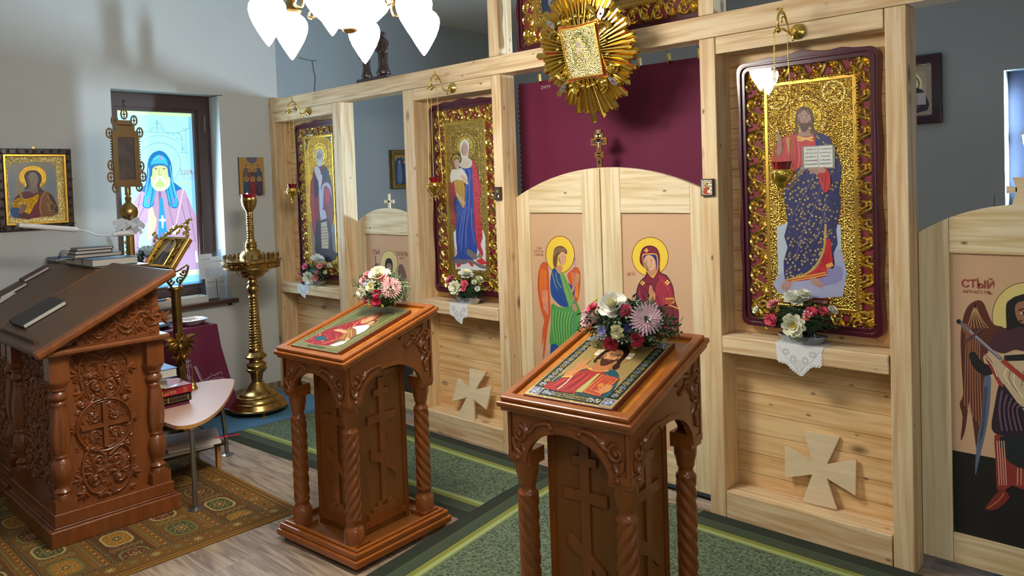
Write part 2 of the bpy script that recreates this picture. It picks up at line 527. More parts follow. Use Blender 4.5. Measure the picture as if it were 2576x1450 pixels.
FRAMEBROWN = M('window_brown', '#4a3530', 0.45)
STEEL = M('grey_steel', '#8e8e8a', 0.35, 0.9)
PLASTIC = M('white_plastic', '#e6e6e4', 0.35)
PAPER = M('paper', '#e9e6dd', 0.8)
PAPER2 = M('page_edges', '#cfcabb', 0.85, var=0.15, vs=4, st=(2, 2, 300))
GLASS = glass_mat('clear_glass', boost=1.3)
ACRYL = glass_mat('acrylic', tint=(0.93, 0.95, 0.97, 1), ior=1.5, rough=0.03, boost=1.6)
RUBY = M('ruby_glass', '#7a0718', 0.08, coat=1.0)
PIC = paint_mat('picture_surface', bump=0.95, bs=120)
PICF = paint_mat('fine_picture_surface', bump=0.6, bs=150, rough=0.3)
MATTE = paint_mat('matte_print', rough=0.75, bump=0.0)
BLACK = M('black', '#141212', 0.5)
LACE = M('white_lace', '#e9e9e7', 0.8)


def rect(x0, x1, y0, y1): return [(x0, y0), (x1, y0), (x1, y1), (x0, y1)]


# ================================================================ room
def floor_material():
    mt = bpy.data.materials.new('wood_look_tile'); t, N, L, B = nt(mt)
    tc = N.new('ShaderNodeTexCoord')
    mp = N.new('ShaderNodeMapping'); mp.inputs['Location'].default_value = (0.056, 0.145, 0); L.new(tc.outputs['Object'], mp.inputs[0])
    br = N.new('ShaderNodeTexBrick'); br.offset = 0.33; br.inputs['Scale'].default_value = 1.0
    br.inputs['Brick Width'].default_value = 0.9; br.inputs['Row Height'].default_value = 0.225; br.inputs['Mortar Size'].default_value = 0.0022
    br.inputs['Mortar Smooth'].default_value = 0.1
    br.inputs['Color1'].default_value = (0.2, 0.2, 0.2, 1); br.inputs['Color2'].default_value = (0.8, 0.8, 0.8, 1); br.inputs['Mortar'].default_value = (0.5, 0.5, 0.5, 1)
    L.new(mp.outputs[0], br.inputs['Vector'])
    off = N.new('ShaderNodeVectorMath'); off.operation = 'MULTIPLY_ADD'; L.new(br.outputs['Color'], off.inputs[0]); off.inputs[1].default_value = (3, 7, 5); L.new(tc.outputs['Object'], off.inputs[2])
    m2 = N.new('ShaderNodeMapping'); m2.inputs['Scale'].default_value = (1.6, 16, 1); L.new(off.outputs[0], m2.inputs[0])
    nz = N.new('ShaderNodeTexNoise'); nz.inputs['Scale'].default_value = 1.5; nz.inputs['Detail'].default_value = 6; nz.inputs['Distortion'].default_value = 1.2; L.new(m2.outputs[0], nz.inputs['Vector'])
    cr = N.new('ShaderNodeValToRGB'); e = cr.color_ramp.elements
    e[0].position = 0.3; e[0].color = hx('#6b5646'); e[1].position = 0.62; e[1].color = hx('#b39d86')
    L.new(nz.outputs[0], cr.inputs[0])
    hs = N.new('ShaderNodeHueSaturation'); L.new(cr.outputs[0], hs.inputs['Color'])
    va = N.new('ShaderNodeMapRange'); va.inputs['To Min'].default_value = 0.8; va.inputs['To Max'].default_value = 1.12
    L.new(br.outputs['Color'], va.inputs['Value']); L.new(va.outputs[0], hs.inputs['Value'])
    mx = N.new('ShaderNodeMix'); mx.data_type = 'RGBA'; L.new(br.outputs['Fac'], mx.inputs[0]); L.new(hs.outputs[0], mx.inputs[6]); mx.inputs[7].default_value = hx('#9c8f80')
    L.new(mx.outputs[2], B.inputs['Base Color']); B.inputs['Roughness'].default_value = 0.42
    return mt


struct('floor', MB().box(XW - .3, XR + .2, YN - .2, YB + .3, -0.1, 0), floor_material())
struct('ceiling', MB().box(XW - .3, XR + .2, YN - .2, YB + .3, ZC, ZC + .1), CEIL)
# window wall with its recess
WY0, WY1, WZ0, WZ1 = -1.446, -0.466, 0.935, 2.838
m = MB(); m.box(XW - .25, XW, YN - .2, WY0, 0, ZC); m.box(XW - .25, XW, WY1, .1, 0, ZC); m.box(XW - .25, XW, WY0, WY1, 0, WZ0 - .04); m.box(XW - .25, XW, WY0, WY1, WZ1, ZC)
m.cm = 1; m.box(XW - .25, XW, .1, YB, 0, ZC); struct('wall_left', m, [WALL, WALL_DIM])
BX0, BX1, BZ0, BZ1 = -0.318, 0.75, 1.55, 2.686
m = MB(); m.box(XW, BX0, YB, YB + .25, 0, ZC); m.box(BX1, XR + .2, YB, YB + .25, 0, ZC); m.box(BX0, BX1, YB, YB + .25, 0, BZ0); m.box(BX0, BX1, YB, YB + .25, BZ1, ZC)
struct('wall_back', m, WALL_DIM)
struct('wall_right', MB().box(XR, XR + .2, YN - .2, YB, 0, ZC), WALL)
struct('wall_front', MB().box(XW, XR, YN - .2, YN, 0, ZC), WALL)
struct('baseboard_left', MB().box(XW, XW + .014, YN, -0.002, 0, 0.052), floor_material())
# window 1: brown frame behind the recess, sill
xf = XW - .2
w1 = bpy.data.objects.new('window_1', None); COL.objects.link(w1); w1.location = (xf, -0.95, 0.9); PM[w1] = Matrix.Translation((xf, -0.95, 0.9)); w1['kind'] = 'structure'
G = (-1.33, -0.66, 1.085, 2.678)
m = MB(); m.ring([(-1.49, .87), (-.505, .87), (-.505, 2.86), (-1.49, 2.86)], [(G[0], G[2]), (G[1], G[2]), (G[1], G[3]), (G[0], G[3])], (xf - .04, 0, 0), (0, 1, 0), (0, 0, 1), 0, .045)
m.ring([(-1.47, .9), (-.54, .9), (-.54, 2.83), (-1.47, 2.83)], [(G[0] - .03, G[2] - .03), (G[1] + .03, G[2] - .03), (G[1] + .03, G[3] + .03), (G[0] - .03, G[3] + .03)], (xf, 0, 0), (0, 1, 0), (0, 0, 1), .005, .022)
m.build('window_frame', FRAMEBROWN, w1, bevel=.003)
m = MB(); m.box(xf - .24, XW + .0, -.505, -.4665, .87, 2.83); m.build('side_lining', WALL, w1)
m = MB(); m.box(xf - .06, XW + .075, -1.50, -.43, .8955, .9345); m.build('window_sill', M('sill_brown', '#4b2d22', .4, coat=.3), w1, bevel=.006)
MB().box(xf + .02, xf + .032, -.575, -.563, 2.50, 2.66).build('hinge_cover', M('hinge_plastic', '#7a6f6a', .4), w1)
MB().box(xf - .05, xf - .045, G[0], G[1], G[2], G[3]).build('window_glass', GLASS, w1)
# window 2: altar window, dark blue-grey frame
w2 = bpy.data.objects.new('window_2', None); COL.objects.link(w2); w2.location = (BX0, YB + .15, BZ0); PM[w2] = Matrix.Translation((BX0, YB + .15, BZ0)); w2['kind'] = 'structure'
FRD = M('window_dark', '#3a3f55', .5)
m = MB(); m.ring(rect(BX0, BX1, BZ0, BZ1), rect(BX0 + .16, BX1 - .16, BZ0 + .14, BZ1 - .14), (0, YB + .2, 0), (1, 0, 0), (0, 0, 1), 0, .05); m.build('window_frame', FRD, w2)
m = MB(); m.box(BX0 + .085, BX0 + .125, YB + .13, YB + .15, 2.10, 2.20); m.tube([(BX0 + .105, YB + .12, 2.17), (BX0 + .115, YB + .10, 2.1), (BX0 + .16, YB + .10, 1.97)], .011, 8); m.build('window_handle', STEEL, w2, smooth=40)
MB().box(BX0 + .16, BX1 - .16, YB + .18, YB + .185, BZ0 + .14, BZ1 - .14).build('window_pane', emit_mat('blue_daylight', '#6fb4ff', 1.5), w2)

# ================================================================ icon screen (one carpentry)
scr = thing('icon_screen', 'tall pine timber icon screen with posts and beams across the church', 'icon screen', (-2.9, 0, 0))
DEP = .147
P_ = [(-5.859, -5.775), (-4.771, -4.657), (-3.781, -3.652), (-2.789, -2.702), (-1.151, -1.056), (-.177, -.083)]
for i, (a, b) in enumerate(P_):
    m = MB(); m.box(a + (.004 if i == 0 else 0), b, 0, DEP, 0, 2.837 if i == 0 else 2.685)
    m.build('post', PV if i % 2 else PV2, scr, bevel=.004)
for a, b in ((-2.802, -2.707), (-1.152, -1.057)):
    MB().box(a, b, 0, DEP, 2.815, ZC - .002).build('upper_post', PV, scr, bevel=.004)
MB().box(-5.774, XR - .01, -.002, DEP, 2.687, 2.813).build('top_beam', PH, scr, bevel=.004)
MB().box(-2.7, -1.16, 0, DEP, 3.66, 3.78).build('upper_beam', PH, scr, bevel=.004)
BAYS = [(-5.775, -4.771), (-3.652, -2.789), (-1.056, -.177)]
for a, b in BAYS:
    MB().box(a + .004, b - .005, .001, .12, 2.592, 2.685).build('lintel', PH, scr, bevel=.004)
    MB().box(a + .003, b - .006, -.004, .172, .943, 1.037).build('shelf_beam', PH, scr, bevel=.005)
    MB().box(a + .003, b - .006, 0, .172, 0.0, .162).build('sill_beam', PH, scr, bevel=.005)
    m = MB(); z = .002
    while z < 2.66:      # tongue and groove boards
        z1 = min(z + .115, 2.68); g = .0025
        m.prism([(0, z + .001), (-.004, z + g), (-.004, z1 - g), (0, z1 - .001), (.003, z1), (.014, z1), (.014, z), (.003, z)], (a - .03, .176, 0), (0, 1, 0), (0, 0, 1), 0, b - a + .06)
        z = z1
    m.build('plank_panel', PP, scr, fix=True)
    for q in (a - .04, b + .002): MB().box(q, q + .038, .1475, .171, .01, 2.68).build('light_stop_batten', PV, scr)  # unseen strips added behind the posts to stop light leaking past the planks

# ---------------------------------------------------------------- doors
YD = .125; DT = .04


def arch_pts(x0, x1, z0, x_a, x_b, zs, zc, n=14):
    """outline piece of an arched door: from x_a to x_b under a circle through (x0,zs),(mid,zc),(x1,zs)"""
    c = (x1 - x0) / 2; h = zc - zs; R = (c * c + h * h) / (2 * h); xm = (x0 + x1) / 2; zo = zc - R
    out = [(x_a, z0), (x_b, z0)]
    for i in range(n + 1):
        x = x_b + (x_a - x_b) * i / n
        out.append((x, zo + math.sqrt(max(R * R - (x - xm) ** 2, 0))))
    return out


def door_leaf(name, label, x0, x1, sx0, sx1, zs, zc, z0, zp0, zp1, px0, px1, group=None, mat=None):
    """frame and panel leaf: x0..x1 the leaf, sx0..sx1 the whole arch, panel px0..px1 / zp0..zp1"""
    d = thing(name, label, 'door', ((x0 + x1) / 2, YD, z0), 0, group)
    U, V = (1, 0, 0), (0, 0, 1)
    O = (0, YD + DT, 0)
    m = MB(); m.prism(arch_pts(sx0, sx1, z0, x0, px0, zs, zc), O, U, V, 0, DT); m.build('stile', PD, d, bevel=.002, fix=True)
    m = MB(); m.prism(arch_pts(sx0, sx1, z0, px1, x1, zs, zc), O, U, V, 0, DT); m.build('stile', PD, d, bevel=.002, fix=True)
    m = MB(); m.prism(arch_pts(sx0, sx1, zp1, px0 + .0015, px1 - .0015, zs, zc), O, U, V, 0, DT - .0005); m.build('top_rail', PDH, d, bevel=.002, fix=True)
    m = MB(); m.box(px0 + .0015, px1 - .0015, YD + .0005, YD + DT, z0, zp0); m.build('bottom_rail', PDH, d, bevel=.002)
    return d


rl = door_leaf('royal_door', 'royal door leaf painted with the green robed winged archangel', -2.699, -1.958, -2.699, -1.158, 1.822, 2.004, .055, .25, 1.711, -2.580, -2.112, 'royal doors')
rr_ = door_leaf('royal_door', 'royal door leaf painted with the maroon veiled Virgin', -1.954, -1.158, -2.699, -1.158, 1.822, 2.004, .055, .25, 1.711, -1.805, -1.307, 'royal doors')
MB().box(-1.985, -1.955, YD - .012, YD, .06, 1.99).build('cover_strip', PD, rl, bevel=.002)
ld = door_leaf('side_door', 'narrow arched side door with a small plain cross on top', -4.654, -3.784, -4.654, -3.784, 1.616, 1.748, .06, .2, 1.524, -4.542, -3.885)
rd = door_leaf('side_door', 'arched side door painted with the sword bearing archangel', -.080, .78, -.080, .78, 1.62, 1.752, .06, .203, 1.527, .050, .65)
TAN = '#cfa985'


def panel(d, px0, px1, z0, z1):
    p = Paint((px0, YD + .014, z0), (1, 0, 0), (0, 0, 1))
    p.poly(TAN, rect(0, px1 - px0, 0, z1 - z0), px=False)
    return p


def face(p, cx, cy, rx, ry, skin='#d9a884', dark='#6b3f2b', look=0.15, tilt=0.0, beard=None, px=True, lips='#a85a48'):
    """small painted face around (cx,cy) in the picture's own units"""
    c, s_ = math.cos(tilt), math.sin(tilt)
    sg = 1 if px else -1
    def q(x, y): return (cx + rx * (x * c - y * s_), cy + sg * ry * (y * c + x * s_ * (rx / ry)))
    def P(l): return [q(*k) for k in l]
    p.ell(skin, cx, cy, rx, ry, rot=tilt, px=px)
    p.poly(mixc(skin, '#000000', .25), P([(-1, -.1), (-.86, .45), (-.3, .97), (-.5, .3), (-.72, -.2)]), smooth=3, px=px)
    if beard:
        p.poly(beard, P([(-.85, .1), (-.75, .6), (-.3, 1.25), (.05, 1.35), (.4, 1.2), (.8, .6), (.9, .1), (.5, .42), (0, .38), (-.45, .42)]), smooth=3, px=px)
    lk = look
    w = .09 * rx if not px else None
    for sx in (-1, 1):
        ex = sx * .40 + lk
        p.poly(dark, P([(ex - .26, -.30), (ex, -.42), (ex + .26, -.30), (ex, -.34)]), px=px)
        p.poly('#efe6da', P([(ex - .2, -.12), (ex, -.22), (ex + .2, -.12), (ex, -.04)]), px=px)
        p.poly('#2a1a14', P([(ex - .08 + lk * .3, -.2), (ex + .08 + lk * .3, -.2), (ex + .08 + lk * .3, -.05), (ex - .08 + lk * .3, -.05)]), px=px)
    p.poly(mixc(skin, dark, .45), P([(lk - .05, -.2), (lk + .05, -.2), (lk + .16, .28), (lk - .12, .3)]), px=px)
    p.poly(mixc(skin, '#ffffff', .2), P([(lk - .02, -.2), (lk + .05, -.2), (lk + .10, .22), (lk - .02, .24)]), px=px)
    p.poly(lips, P([(lk - .22, .5), (lk, .44), (lk + .22, .5), (lk, .58)]), px=px)


def mixc(a, b, t):
    A = [int(a.lstrip('#')[i:i + 2], 16) for i in (0, 2, 4)]; B_ = [int(b.lstrip('#')[i:i + 2], 16) for i in (0, 2, 4)]
    return '#%02x%02x%02x' % tuple(int(x + (y - x) * t) for x, y in zip(A, B_))


def folds(p, col, lines, w=.004, smooth=3, **k):
    for l in lines: p.line(col, l, w, smooth=smooth, same=True, **k)
    p.k += 1


# left royal door: the archangel of the Annunciation
p = panel(rl, -2.580, -2.112, .25, 1.711)
z = lambda l: Z(1250, 400, 2.9, l)
p.ell('#6b2a1c', 1250 + 461 / 2.9, 400 + 699 / 2.9, 37, 47.5)
p.ell('#ecc93e', 1250 + 461 / 2.9, 400 + 699 / 2.9, 35.4, 46)
for t_, w_ in (('#8a2a16', 0), ('#cf5a26', 1)):
    o_ = w_ * 4
    p.poly(t_, z([(300 + o_, 860), (318, 775 + o_), (350, 752 + o_), (370 - o_, 775), (378 - o_, 850), (384, 960), (392, 1120), (372, 1230), (360, 1330), (345, 1450), (335, 1440), (345, 1300), (330, 1370), (333, 1250), (345, 1180), (318, 1090), (300 + o_, 960)]), smooth=3)
    p.poly(t_, z([(515 + o_, 850), (545, 810), (575, 790 + o_), (600, 805), (609 - o_, 850), (606 - o_, 930), (596, 1010), (580, 1060), (560, 1010), (540, 930)]), smooth=3)
folds(p, '#f2a33a', [z([(325 + 12 * i, 800 + i * 6), (318 + 13 * i, 900), (335 + 9 * i, 1050)]) for i in range(4)], .004)
folds(p, '#f2a33a', [z([(545 + 13 * i, 830), (560 + 10 * i, 930), (575 + 4 * i, 1010)]) for i in range(4)], .004)
folds(p, '#f6ecdc', [z([(335 + 11 * i, 960), (345 + 9 * i, 1100 + 12 * i)]) for i in range(4)], .003)
p.poly('#1d4a93', z([(392, 870), (410, 800), (440, 810), (480, 830), (520, 900), (560, 930), (575, 925), (548, 1040), (520, 1080), (470, 1075), (430, 1040), (400, 1000), (390, 940)]), smooth=3)
folds(p, '#9db85f', [z([(405, 830), (420, 900), (445, 960)]), z([(430, 830), (440, 890), (470, 940)])], .005)
folds(p, '#0d2a5c', [z([(410, 960), (450, 1020), (500, 1050)]), z([(420, 920), (470, 990), (530, 1010)])], .003)
p.poly('#1c4b90', z([(400, 1340), (460, 1330), (470, 1420), (440, 1500), (385, 1520), (390, 1400)]), smooth=2)
p.poly('#4e9a48', z([(400, 1060), (450, 1080), (520, 1080), (560, 1030), (590, 1060), (615, 1130), (612, 1250), (590, 1290), (560, 1310), (540, 1360), (480, 1390), (430, 1350), (385, 1345), (395, 1200)]), smooth=3)
p.poly('#76a556', z([(455, 820), (480, 830), (510, 880), (545, 960), (560, 1030), (530, 1080), (500, 1000), (475, 900)]), smooth=3)
folds(p, '#a7d08a', [z([(415 + 22 * i, 1100 + 4 * i), (408 + 20 * i, 1200), (425 + 18 * i, 1330)]) for i in range(7)], .0035)
folds(p, '#1f5a2c', [z([(425 + 22 * i, 1110 + 4 * i), (418 + 20 * i, 1210), (432 + 18 * i, 1320)]) for i in range(7)], .003)
folds(p, '#1f5a2c', [z([(480, 840), (510, 920), (545, 1020)]), z([(470, 900), (495, 980), (520, 1060)])], .003)
p.poly('#c98f6c', z([(440, 780), (480, 785), (470, 830), (450, 835), (435, 810)]), smooth=2)
p.poly('#c88a62', z([(545, 960), (560, 900), (570, 860), (585, 835), (605, 850), (600, 890), (575, 930), (555, 975)]), smooth=3)
p.poly('#c88a62', z([(552, 1060), (575, 1060), (585, 1100), (570, 1120), (555, 1095)]), smooth=2)
p.poly('#6a4830', z([(412, 700), (425, 650), (470, 635), (508, 660), (512, 700), (500, 690), (450, 700), (440, 760), (430, 800), (412, 770)]), smooth=3)
face(p, 1250 + 478 / 2.9, 400 + 728 / 2.9, 9.5, 17, look=.3)
folds(p, '#b99a72', [z([(415, 690 - 12 * i + 20), (450, 665 - 10 * i + 14), (505, 680 - 8 * i)]) for i in range(4)], .0025)
folds(p, '#6a5fa8', [z([(568, 1400), (569, 715)]), z([(558, 732), (580, 732)])], .003, smooth=0)
p.text('#a14a3a', 'СТЫЙ', z([(308, 652)])[0], .022, sx=.8); p.text('#a14a3a', 'АРХАГГЛЪ', z([(308, 676)])[0], .020, sx=.8); p.text('#a14a3a', 'ГАВРІИЛЪ', z([(308, 700)])[0], .020, sx=.8)
p.build('painted_panel', MATTE, rl)

# right royal door: the Virgin
p = panel(rr_, -1.805, -1.307, .25, 1.711)
p.ell('#6b2a1c', 1250 + 1118 / 2.9, 400 + 714 / 2.9, 46.5, 50); p.ell('#ecc93e', 1250 + 1118 / 2.9, 400 + 714 / 2.9, 45, 48.5)
B1 = z([(1045, 760), (1045, 700), (1065, 650), (1115, 632), (1165, 650), (1190, 710), (1190, 820), (1240, 850), (1285, 930), (1300, 1030), (1325, 1100), (1328, 1160), (1320, 1290), (1250, 1420), (1080, 1420), (1020, 1100), (1015, 980), (1040, 900), (1085, 850), (1085, 810)])
p.poly('#4a0d1e', B1, smooth=3)
p.poly('#7a1b35', [(x + .6, y + .8) for x, y in z([(1050, 755), (1050, 700), (1068, 655), (1115, 638), (1160, 655), (1184, 712), (1186, 822), (1236, 856), (1280, 932), (1294, 1030), (1318, 1100), (1318, 1160), (1310, 1285), (1245, 1415), (1085, 1415), (1026, 1100), (1022, 982), (1046, 905), (1092, 852), (1092, 812)])], smooth=3)
p.poly('#a02c3e', z([(1180, 850), (1230, 870), (1270, 940), (1290, 1040), (1240, 1090), (1170, 1060), (1140, 980)]), smooth=3)
p.poly('#e0a83c', z([(1062, 705), (1085, 692), (1150, 690), (1172, 712), (1176, 800), (1150, 860), (1130, 866), (1088, 815), (1070, 775)]), smooth=3)
p.poly('#2b2a6e', z([(1068, 712), (1088, 700), (1146, 698), (1166, 716), (1169, 798), (1142, 850), (1120, 850), (1094, 808), (1074, 772)]), smooth=3)
p.poly('#c08a62', z([(1110, 790), (1160, 770), (1158, 830), (1130, 855), (1105, 830)]), smooth=3)
face(p, 1250 + 1116 / 2.9, 400 + 758 / 2.9, 14.5, 20, look=-.05, tilt=-.25)
folds(p, '#4a0d1e', [z([(1050, 930), (1120, 1000), (1110, 1080)]), z([(1180, 870), (1150, 960), (1200, 1080)]), z([(1070, 900), (1140, 930)]), z([(1060, 980), (1090, 1080), (1080, 1200)]), z([(1250, 960), (1280, 1080), (1290, 1200)]), z([(1100, 1100), (1130, 1250)])], .005)
folds(p, '#d5606a', [z([(1200, 880), (1250, 950), (1270, 1030)]), z([(1040, 960), (1050, 1060)]), z([(1215, 1000), (1225, 1080)])], .003)
for cx_, cy_, r_ in ((1092, 668, 15), (1064, 906, 17), (1245, 902, 19)):
    for dx, dy in ((1, 0), (-1, 0), (0, 1), (0, -1)): p.ell('#e9c25a', 1250 + (cx_ + dx * r_ * .6) / 2.9, 400 + (cy_ + dy * r_ * .6) / 2.9, r_ * .14, r_ * .14, same=True)
    p.k += 1
p.poly('#c98d63', z([(1108, 1000), (1115, 930), (1130, 925), (1140, 960), (1158, 985), (1155, 1020), (1140, 1050), (1115, 1040)]), smooth=3)
folds(p, '#8d5838', [z([(1122, 940), (1124, 990)]), z([(1132, 945), (1136, 990)])], .002)
folds(p, '#e6b146', [z([(1230, 1020), (1290, 1018), (1295, 1045), (1260, 1065), (1330, 1095)])], .008, smooth=0)
folds(p, '#d99a3a', [z([(1235 + 9 * i, 1025), (1235 + 9 * i, 1060)]) for i in range(6)], .002, smooth=0)
p.text('#b4594c', 'МР', z([(966, 842)])[0], .034, sx=.6); p.text('#b4594c', 'ѲУ', z([(1000, 838)])[0], .034, sx=.55)
p.build('painted_panel', MATTE, rr_)

# left side door painting
p = panel(ld, -4.542, -3.885, .2, 1.524)
z = lambda l: Z(880, 440, 4.8333, l)
p.poly('#2a241f', rect(0, .66, 0, .30), px=False)
p.ell('#5c4a2c', 880 + 476 / 4.8333, 440 + 1080 / 4.8333, 22.5, 33); p.ell('#e3d08c', 880 + 476 / 4.8333, 440 + 1080 / 4.8333, 21.5, 32)
p.poly('#7c6355', z([(280, 1190), (290, 1120), (325, 1075), (355, 1090), (360, 1160), (370, 1330), (330, 1500), (300, 1600), (280, 1400)]), smooth=3)
p.poly('#7c5a52', z([(585, 1200), (590, 1120), (615, 1088), (650, 1110), (685, 1220), (690, 1500), (640, 1650), (600, 1400)]), smooth=3)
p.poly('#3a2228', z([(400, 1290), (430, 1240), (520, 1240), (570, 1280), (600, 1400), (590, 1700), (560, 2100), (400, 2100), (380, 1700), (385, 1400)]), smooth=3)
p.poly('#241c1c', z([(428, 1100), (440, 1035), (470, 1015), (505, 1030), (522, 1090), (515, 1180), (490, 1210), (450, 1200), (432, 1150)]), smooth=3)
face(p, 880 + 477 / 4.8333, 440 + 1130 / 4.8333, 7.2, 11.5, skin='#9a7a68', look=.1)
folds(p, '#2c2420', [z([(314, 985), (318, 1300)]), z([(312, 985), (313, 1010)])], .006, smooth=0)
p.text('#7e3b3b', 'СТЫЙ', z([(322, 940)])[0], .055, sx=.65); p.text('#7e3b3b', 'ГАВРИИЛЪ', z([(628, 962)])[0], .05, sx=.6); p.text('#7e3b3b', 'АРХАГ', z([(636, 1016)])[0], .028, sx=.8)
p.build('painted_panel', MATTE, ld)
# little flat cross on top of it
m = MB(); cx = -4.19
for pts in ([(-.013, 1.742), (.013, 1.742), (.010, 1.81), (.013, 1.868), (-.013, 1.868), (-.010, 1.81)], [(-.064, 1.79), (-.064, 1.818), (0, 1.812), (.064, 1.818), (.064, 1.79), (0, 1.796)]):
    m.prism([(cx + a, b) for a, b in pts], (0, YD + .024, 0), (1, 0, 0), (0, 0, 1), 0, .012)
m.build('top_cross', PLY, ld, fix=True)

# right side door painting: archangel with sword
p = panel(rd, .050, .65, .203, 1.527)
z = lambda l: Z(2380, 680, 2.05, l)
p.poly('#171310', rect(0, .6, 0, .592 - .203), px=False)
p.ell('#6a5428', 2581, 797, 86, 87, n=36); p.ell('#dfca7e', 2581, 797, 84, 85, n=36)
p.poly('#5b2d1d', z([(75, 350), (85, 260), (110, 190), (155, 157), (190, 165), (215, 220), (245, 280), (300, 300), (260, 380), (215, 420), (215, 520), (200, 700), (190, 830), (160, 930), (140, 800), (120, 680), (100, 820), (75, 880), (85, 760), (70, 690), (88, 640), (80, 500)]), smooth=3)
p.poly('#5d6a80', z([(195, 560), (230, 540), (225, 700), (205, 830), (175, 960), (150, 1060), (158, 900), (180, 760), (190, 650)]), smooth=3)
folds(p, '#a9704e', [z([(105 + 12 * i, 320 + 5 * i), (100 + 12 * i, 480), (95 + 15 * i, 700 + 20 * i)]) for i in range(7)], .004)
folds(p, '#c99c6a', [z([(150, 175), (125 + 9 * i, 235 + 4 * abs(i - 3)), (110 + 18 * i, 300)]) for i in range(7)], .003)
folds(p, '#3a3f55', [z([(212 - 6 * i, 600), (200 - 6 * i, 760), (185 - 6 * i, 860 + 14 * i)]) for i in range(3)], .003)
p.poly('#2d1c28', z([(270, 600), (300, 560), (450, 560), (450, 950), (360, 900), (290, 860), (235, 820), (250, 700)]), smooth=3)
p.poly('#cdb791', z([(190, 450), (230, 425), (300, 440), (450, 440), (450, 740), (380, 700), (300, 590), (240, 560), (215, 520)]), smooth=2)
p.poly('#4a2a35', z([(225, 390), (245, 345), (300, 300), (360, 290), (450, 290), (450, 420), (360, 410), (300, 430), (250, 415)]), smooth=3)
p.poly('#1e1a1c', z([(118, 430), (150, 425), (180, 470), (220, 490), (245, 520), (230, 540), (190, 540), (140, 500)]), smooth=3)
p.poly('#1e1a1c', z([(300, 440), (450, 430), (450, 465), (300, 470)]))
p.poly('#9a3c33', z([(190, 425), (235, 470), (275, 560), (300, 600), (270, 590), (235, 520)]), smooth=2)
folds(p, '#efe2c4', [z([(320, 500), (300, 540), (330, 590)]), z([(360, 500), (350, 580), (400, 660)]), z([(200, 440), (240, 490), (265, 550)])], .004)
folds(p, '#8d7757', [z([(340, 500), (325, 560), (370, 630)]), z([(400, 520), (390, 600)])], .004)
folds(p, '#6d4d66', [z([(290 + 25 * i, 620 + 20 * i), (275 + 22 * i, 720), (290 + 25 * i, 830)]) for i in range(5)], .008)
folds(p, '#150d16', [z([(302 + 25 * i, 630 + 20 * i), (290 + 22 * i, 720), (305 + 25 * i, 840)]) for i in range(5)], .006)
p.poly('#8c2f26', z([(250, 850), (300, 860), (330, 880), (450, 900), (450, 1130), (340, 1110), (290, 1150), (262, 1120), (255, 960)]), smooth=2)
p.poly('#1a2224', z([(280, 860), (450, 890), (450, 1030), (360, 1010), (300, 960)]), smooth=2)
folds(p, '#d9a28a', [z([(262 + 12 * i, 880), (270 + 12 * i, 1000), (275 + 12 * i, 1110)]) for i in range(4)] + [z([(370 + 18 * i, 1020), (368 + 18 * i, 1110)]) for i in range(4)], .004)
p.poly('#7a2a20', z([(290, 1130), (270, 1140), (205, 1220), (215, 1238), (270, 1230), (330, 1170)]), smooth=2)
folds(p, '#c8704e', [z([(215, 1228), (270, 1190), (300, 1150)])], .004)
p.poly('#1b1412', z([(312, 290), (310, 180), (335, 150), (370, 132), (450, 130), (450, 300), (385, 290), (350, 300), (320, 310)]), smooth=3)
p.poly('#9a6a4c', z([(355, 200), (372, 165), (450, 165), (450, 270), (390, 275), (365, 250)]), smooth=2)
folds(p, '#2a1612', [z([(375, 208), (400, 200), (425, 210)]), z([(360, 235), (352, 245), (366, 250)]), z([(375, 262), (395, 262)])], .006)
p.poly('#efe3d2', z([(378, 222), (400, 214), (418, 224), (400, 230)])); p.poly('#140d0c', z([(394, 214), (406, 214), (406, 229), (394, 229)]))
p.poly('#8a5236', z([(82, 290), (95, 272), (125, 290), (135, 320), (130, 420), (110, 415), (108, 340), (90, 320)]), smooth=3)
folds(p, '#6f6f78', [z([(70, 268), (285, 460)])], .016, smooth=0); folds(p, '#b8b8bd', [z([(120, 310), (280, 452)])], .004, smooth=0)
folds(p, '#5c3b3f', [z([(90, 378), (195, 296)])], .011, smooth=0); folds(p, '#a5402f', [z([(290, 465), (450, 600)])], .022, smooth=0)
p.ell('#2b2a30', 2380 + 66 / 2.05, 680 + 265 / 2.05, 6, 6)
p.text('#9c3f37', 'СТЫЙ', z([(164, 72)])[0], .050, sx=.9, bold=.02); p.text('#9c3f37', 'АРХАГГЛЪ', z([(160, 113)])[0], .022, sx=1.0)
folds(p, '#9c3f37', [z([(115, 52), (160, 48), (165, 40)])], .004, smooth=0)
p.build('painted_panel', MATTE, rd)
m = MB(); cx = .335
m.prism([(cx - .035, 1.745), (cx + .035, 1.745), (cx + .02, 1.80), (cx + .02, 1.835), (cx + .032, 1.872), (cx - .032, 1.872), (cx - .02, 1.835), (cx - .02, 1.80)], (0, YD + .03, 0), (1, 0, 0), (0, 0, 1), 0, .016)
m.prism([(cx - .055, 1.80), (cx - .015, 1.808), (cx - .015, 1.826), (cx - .055, 1.835)], (0, YD + .03, 0), (1, 0, 0), (0, 0, 1), 0, .016)
m.prism([(cx + .055, 1.80), (cx + .015, 1.808), (cx + .015, 1.826), (cx + .055, 1.835)], (0, YD + .03, 0), (1, 0, 0), (0, 0, 1), 0, .016)
m.build('top_cross', PLY, rd, fix=True)
MB().box(.225, .232, YD + .008, YD + .03, 1.72, 1.797).build('latch', STEEL, rd)

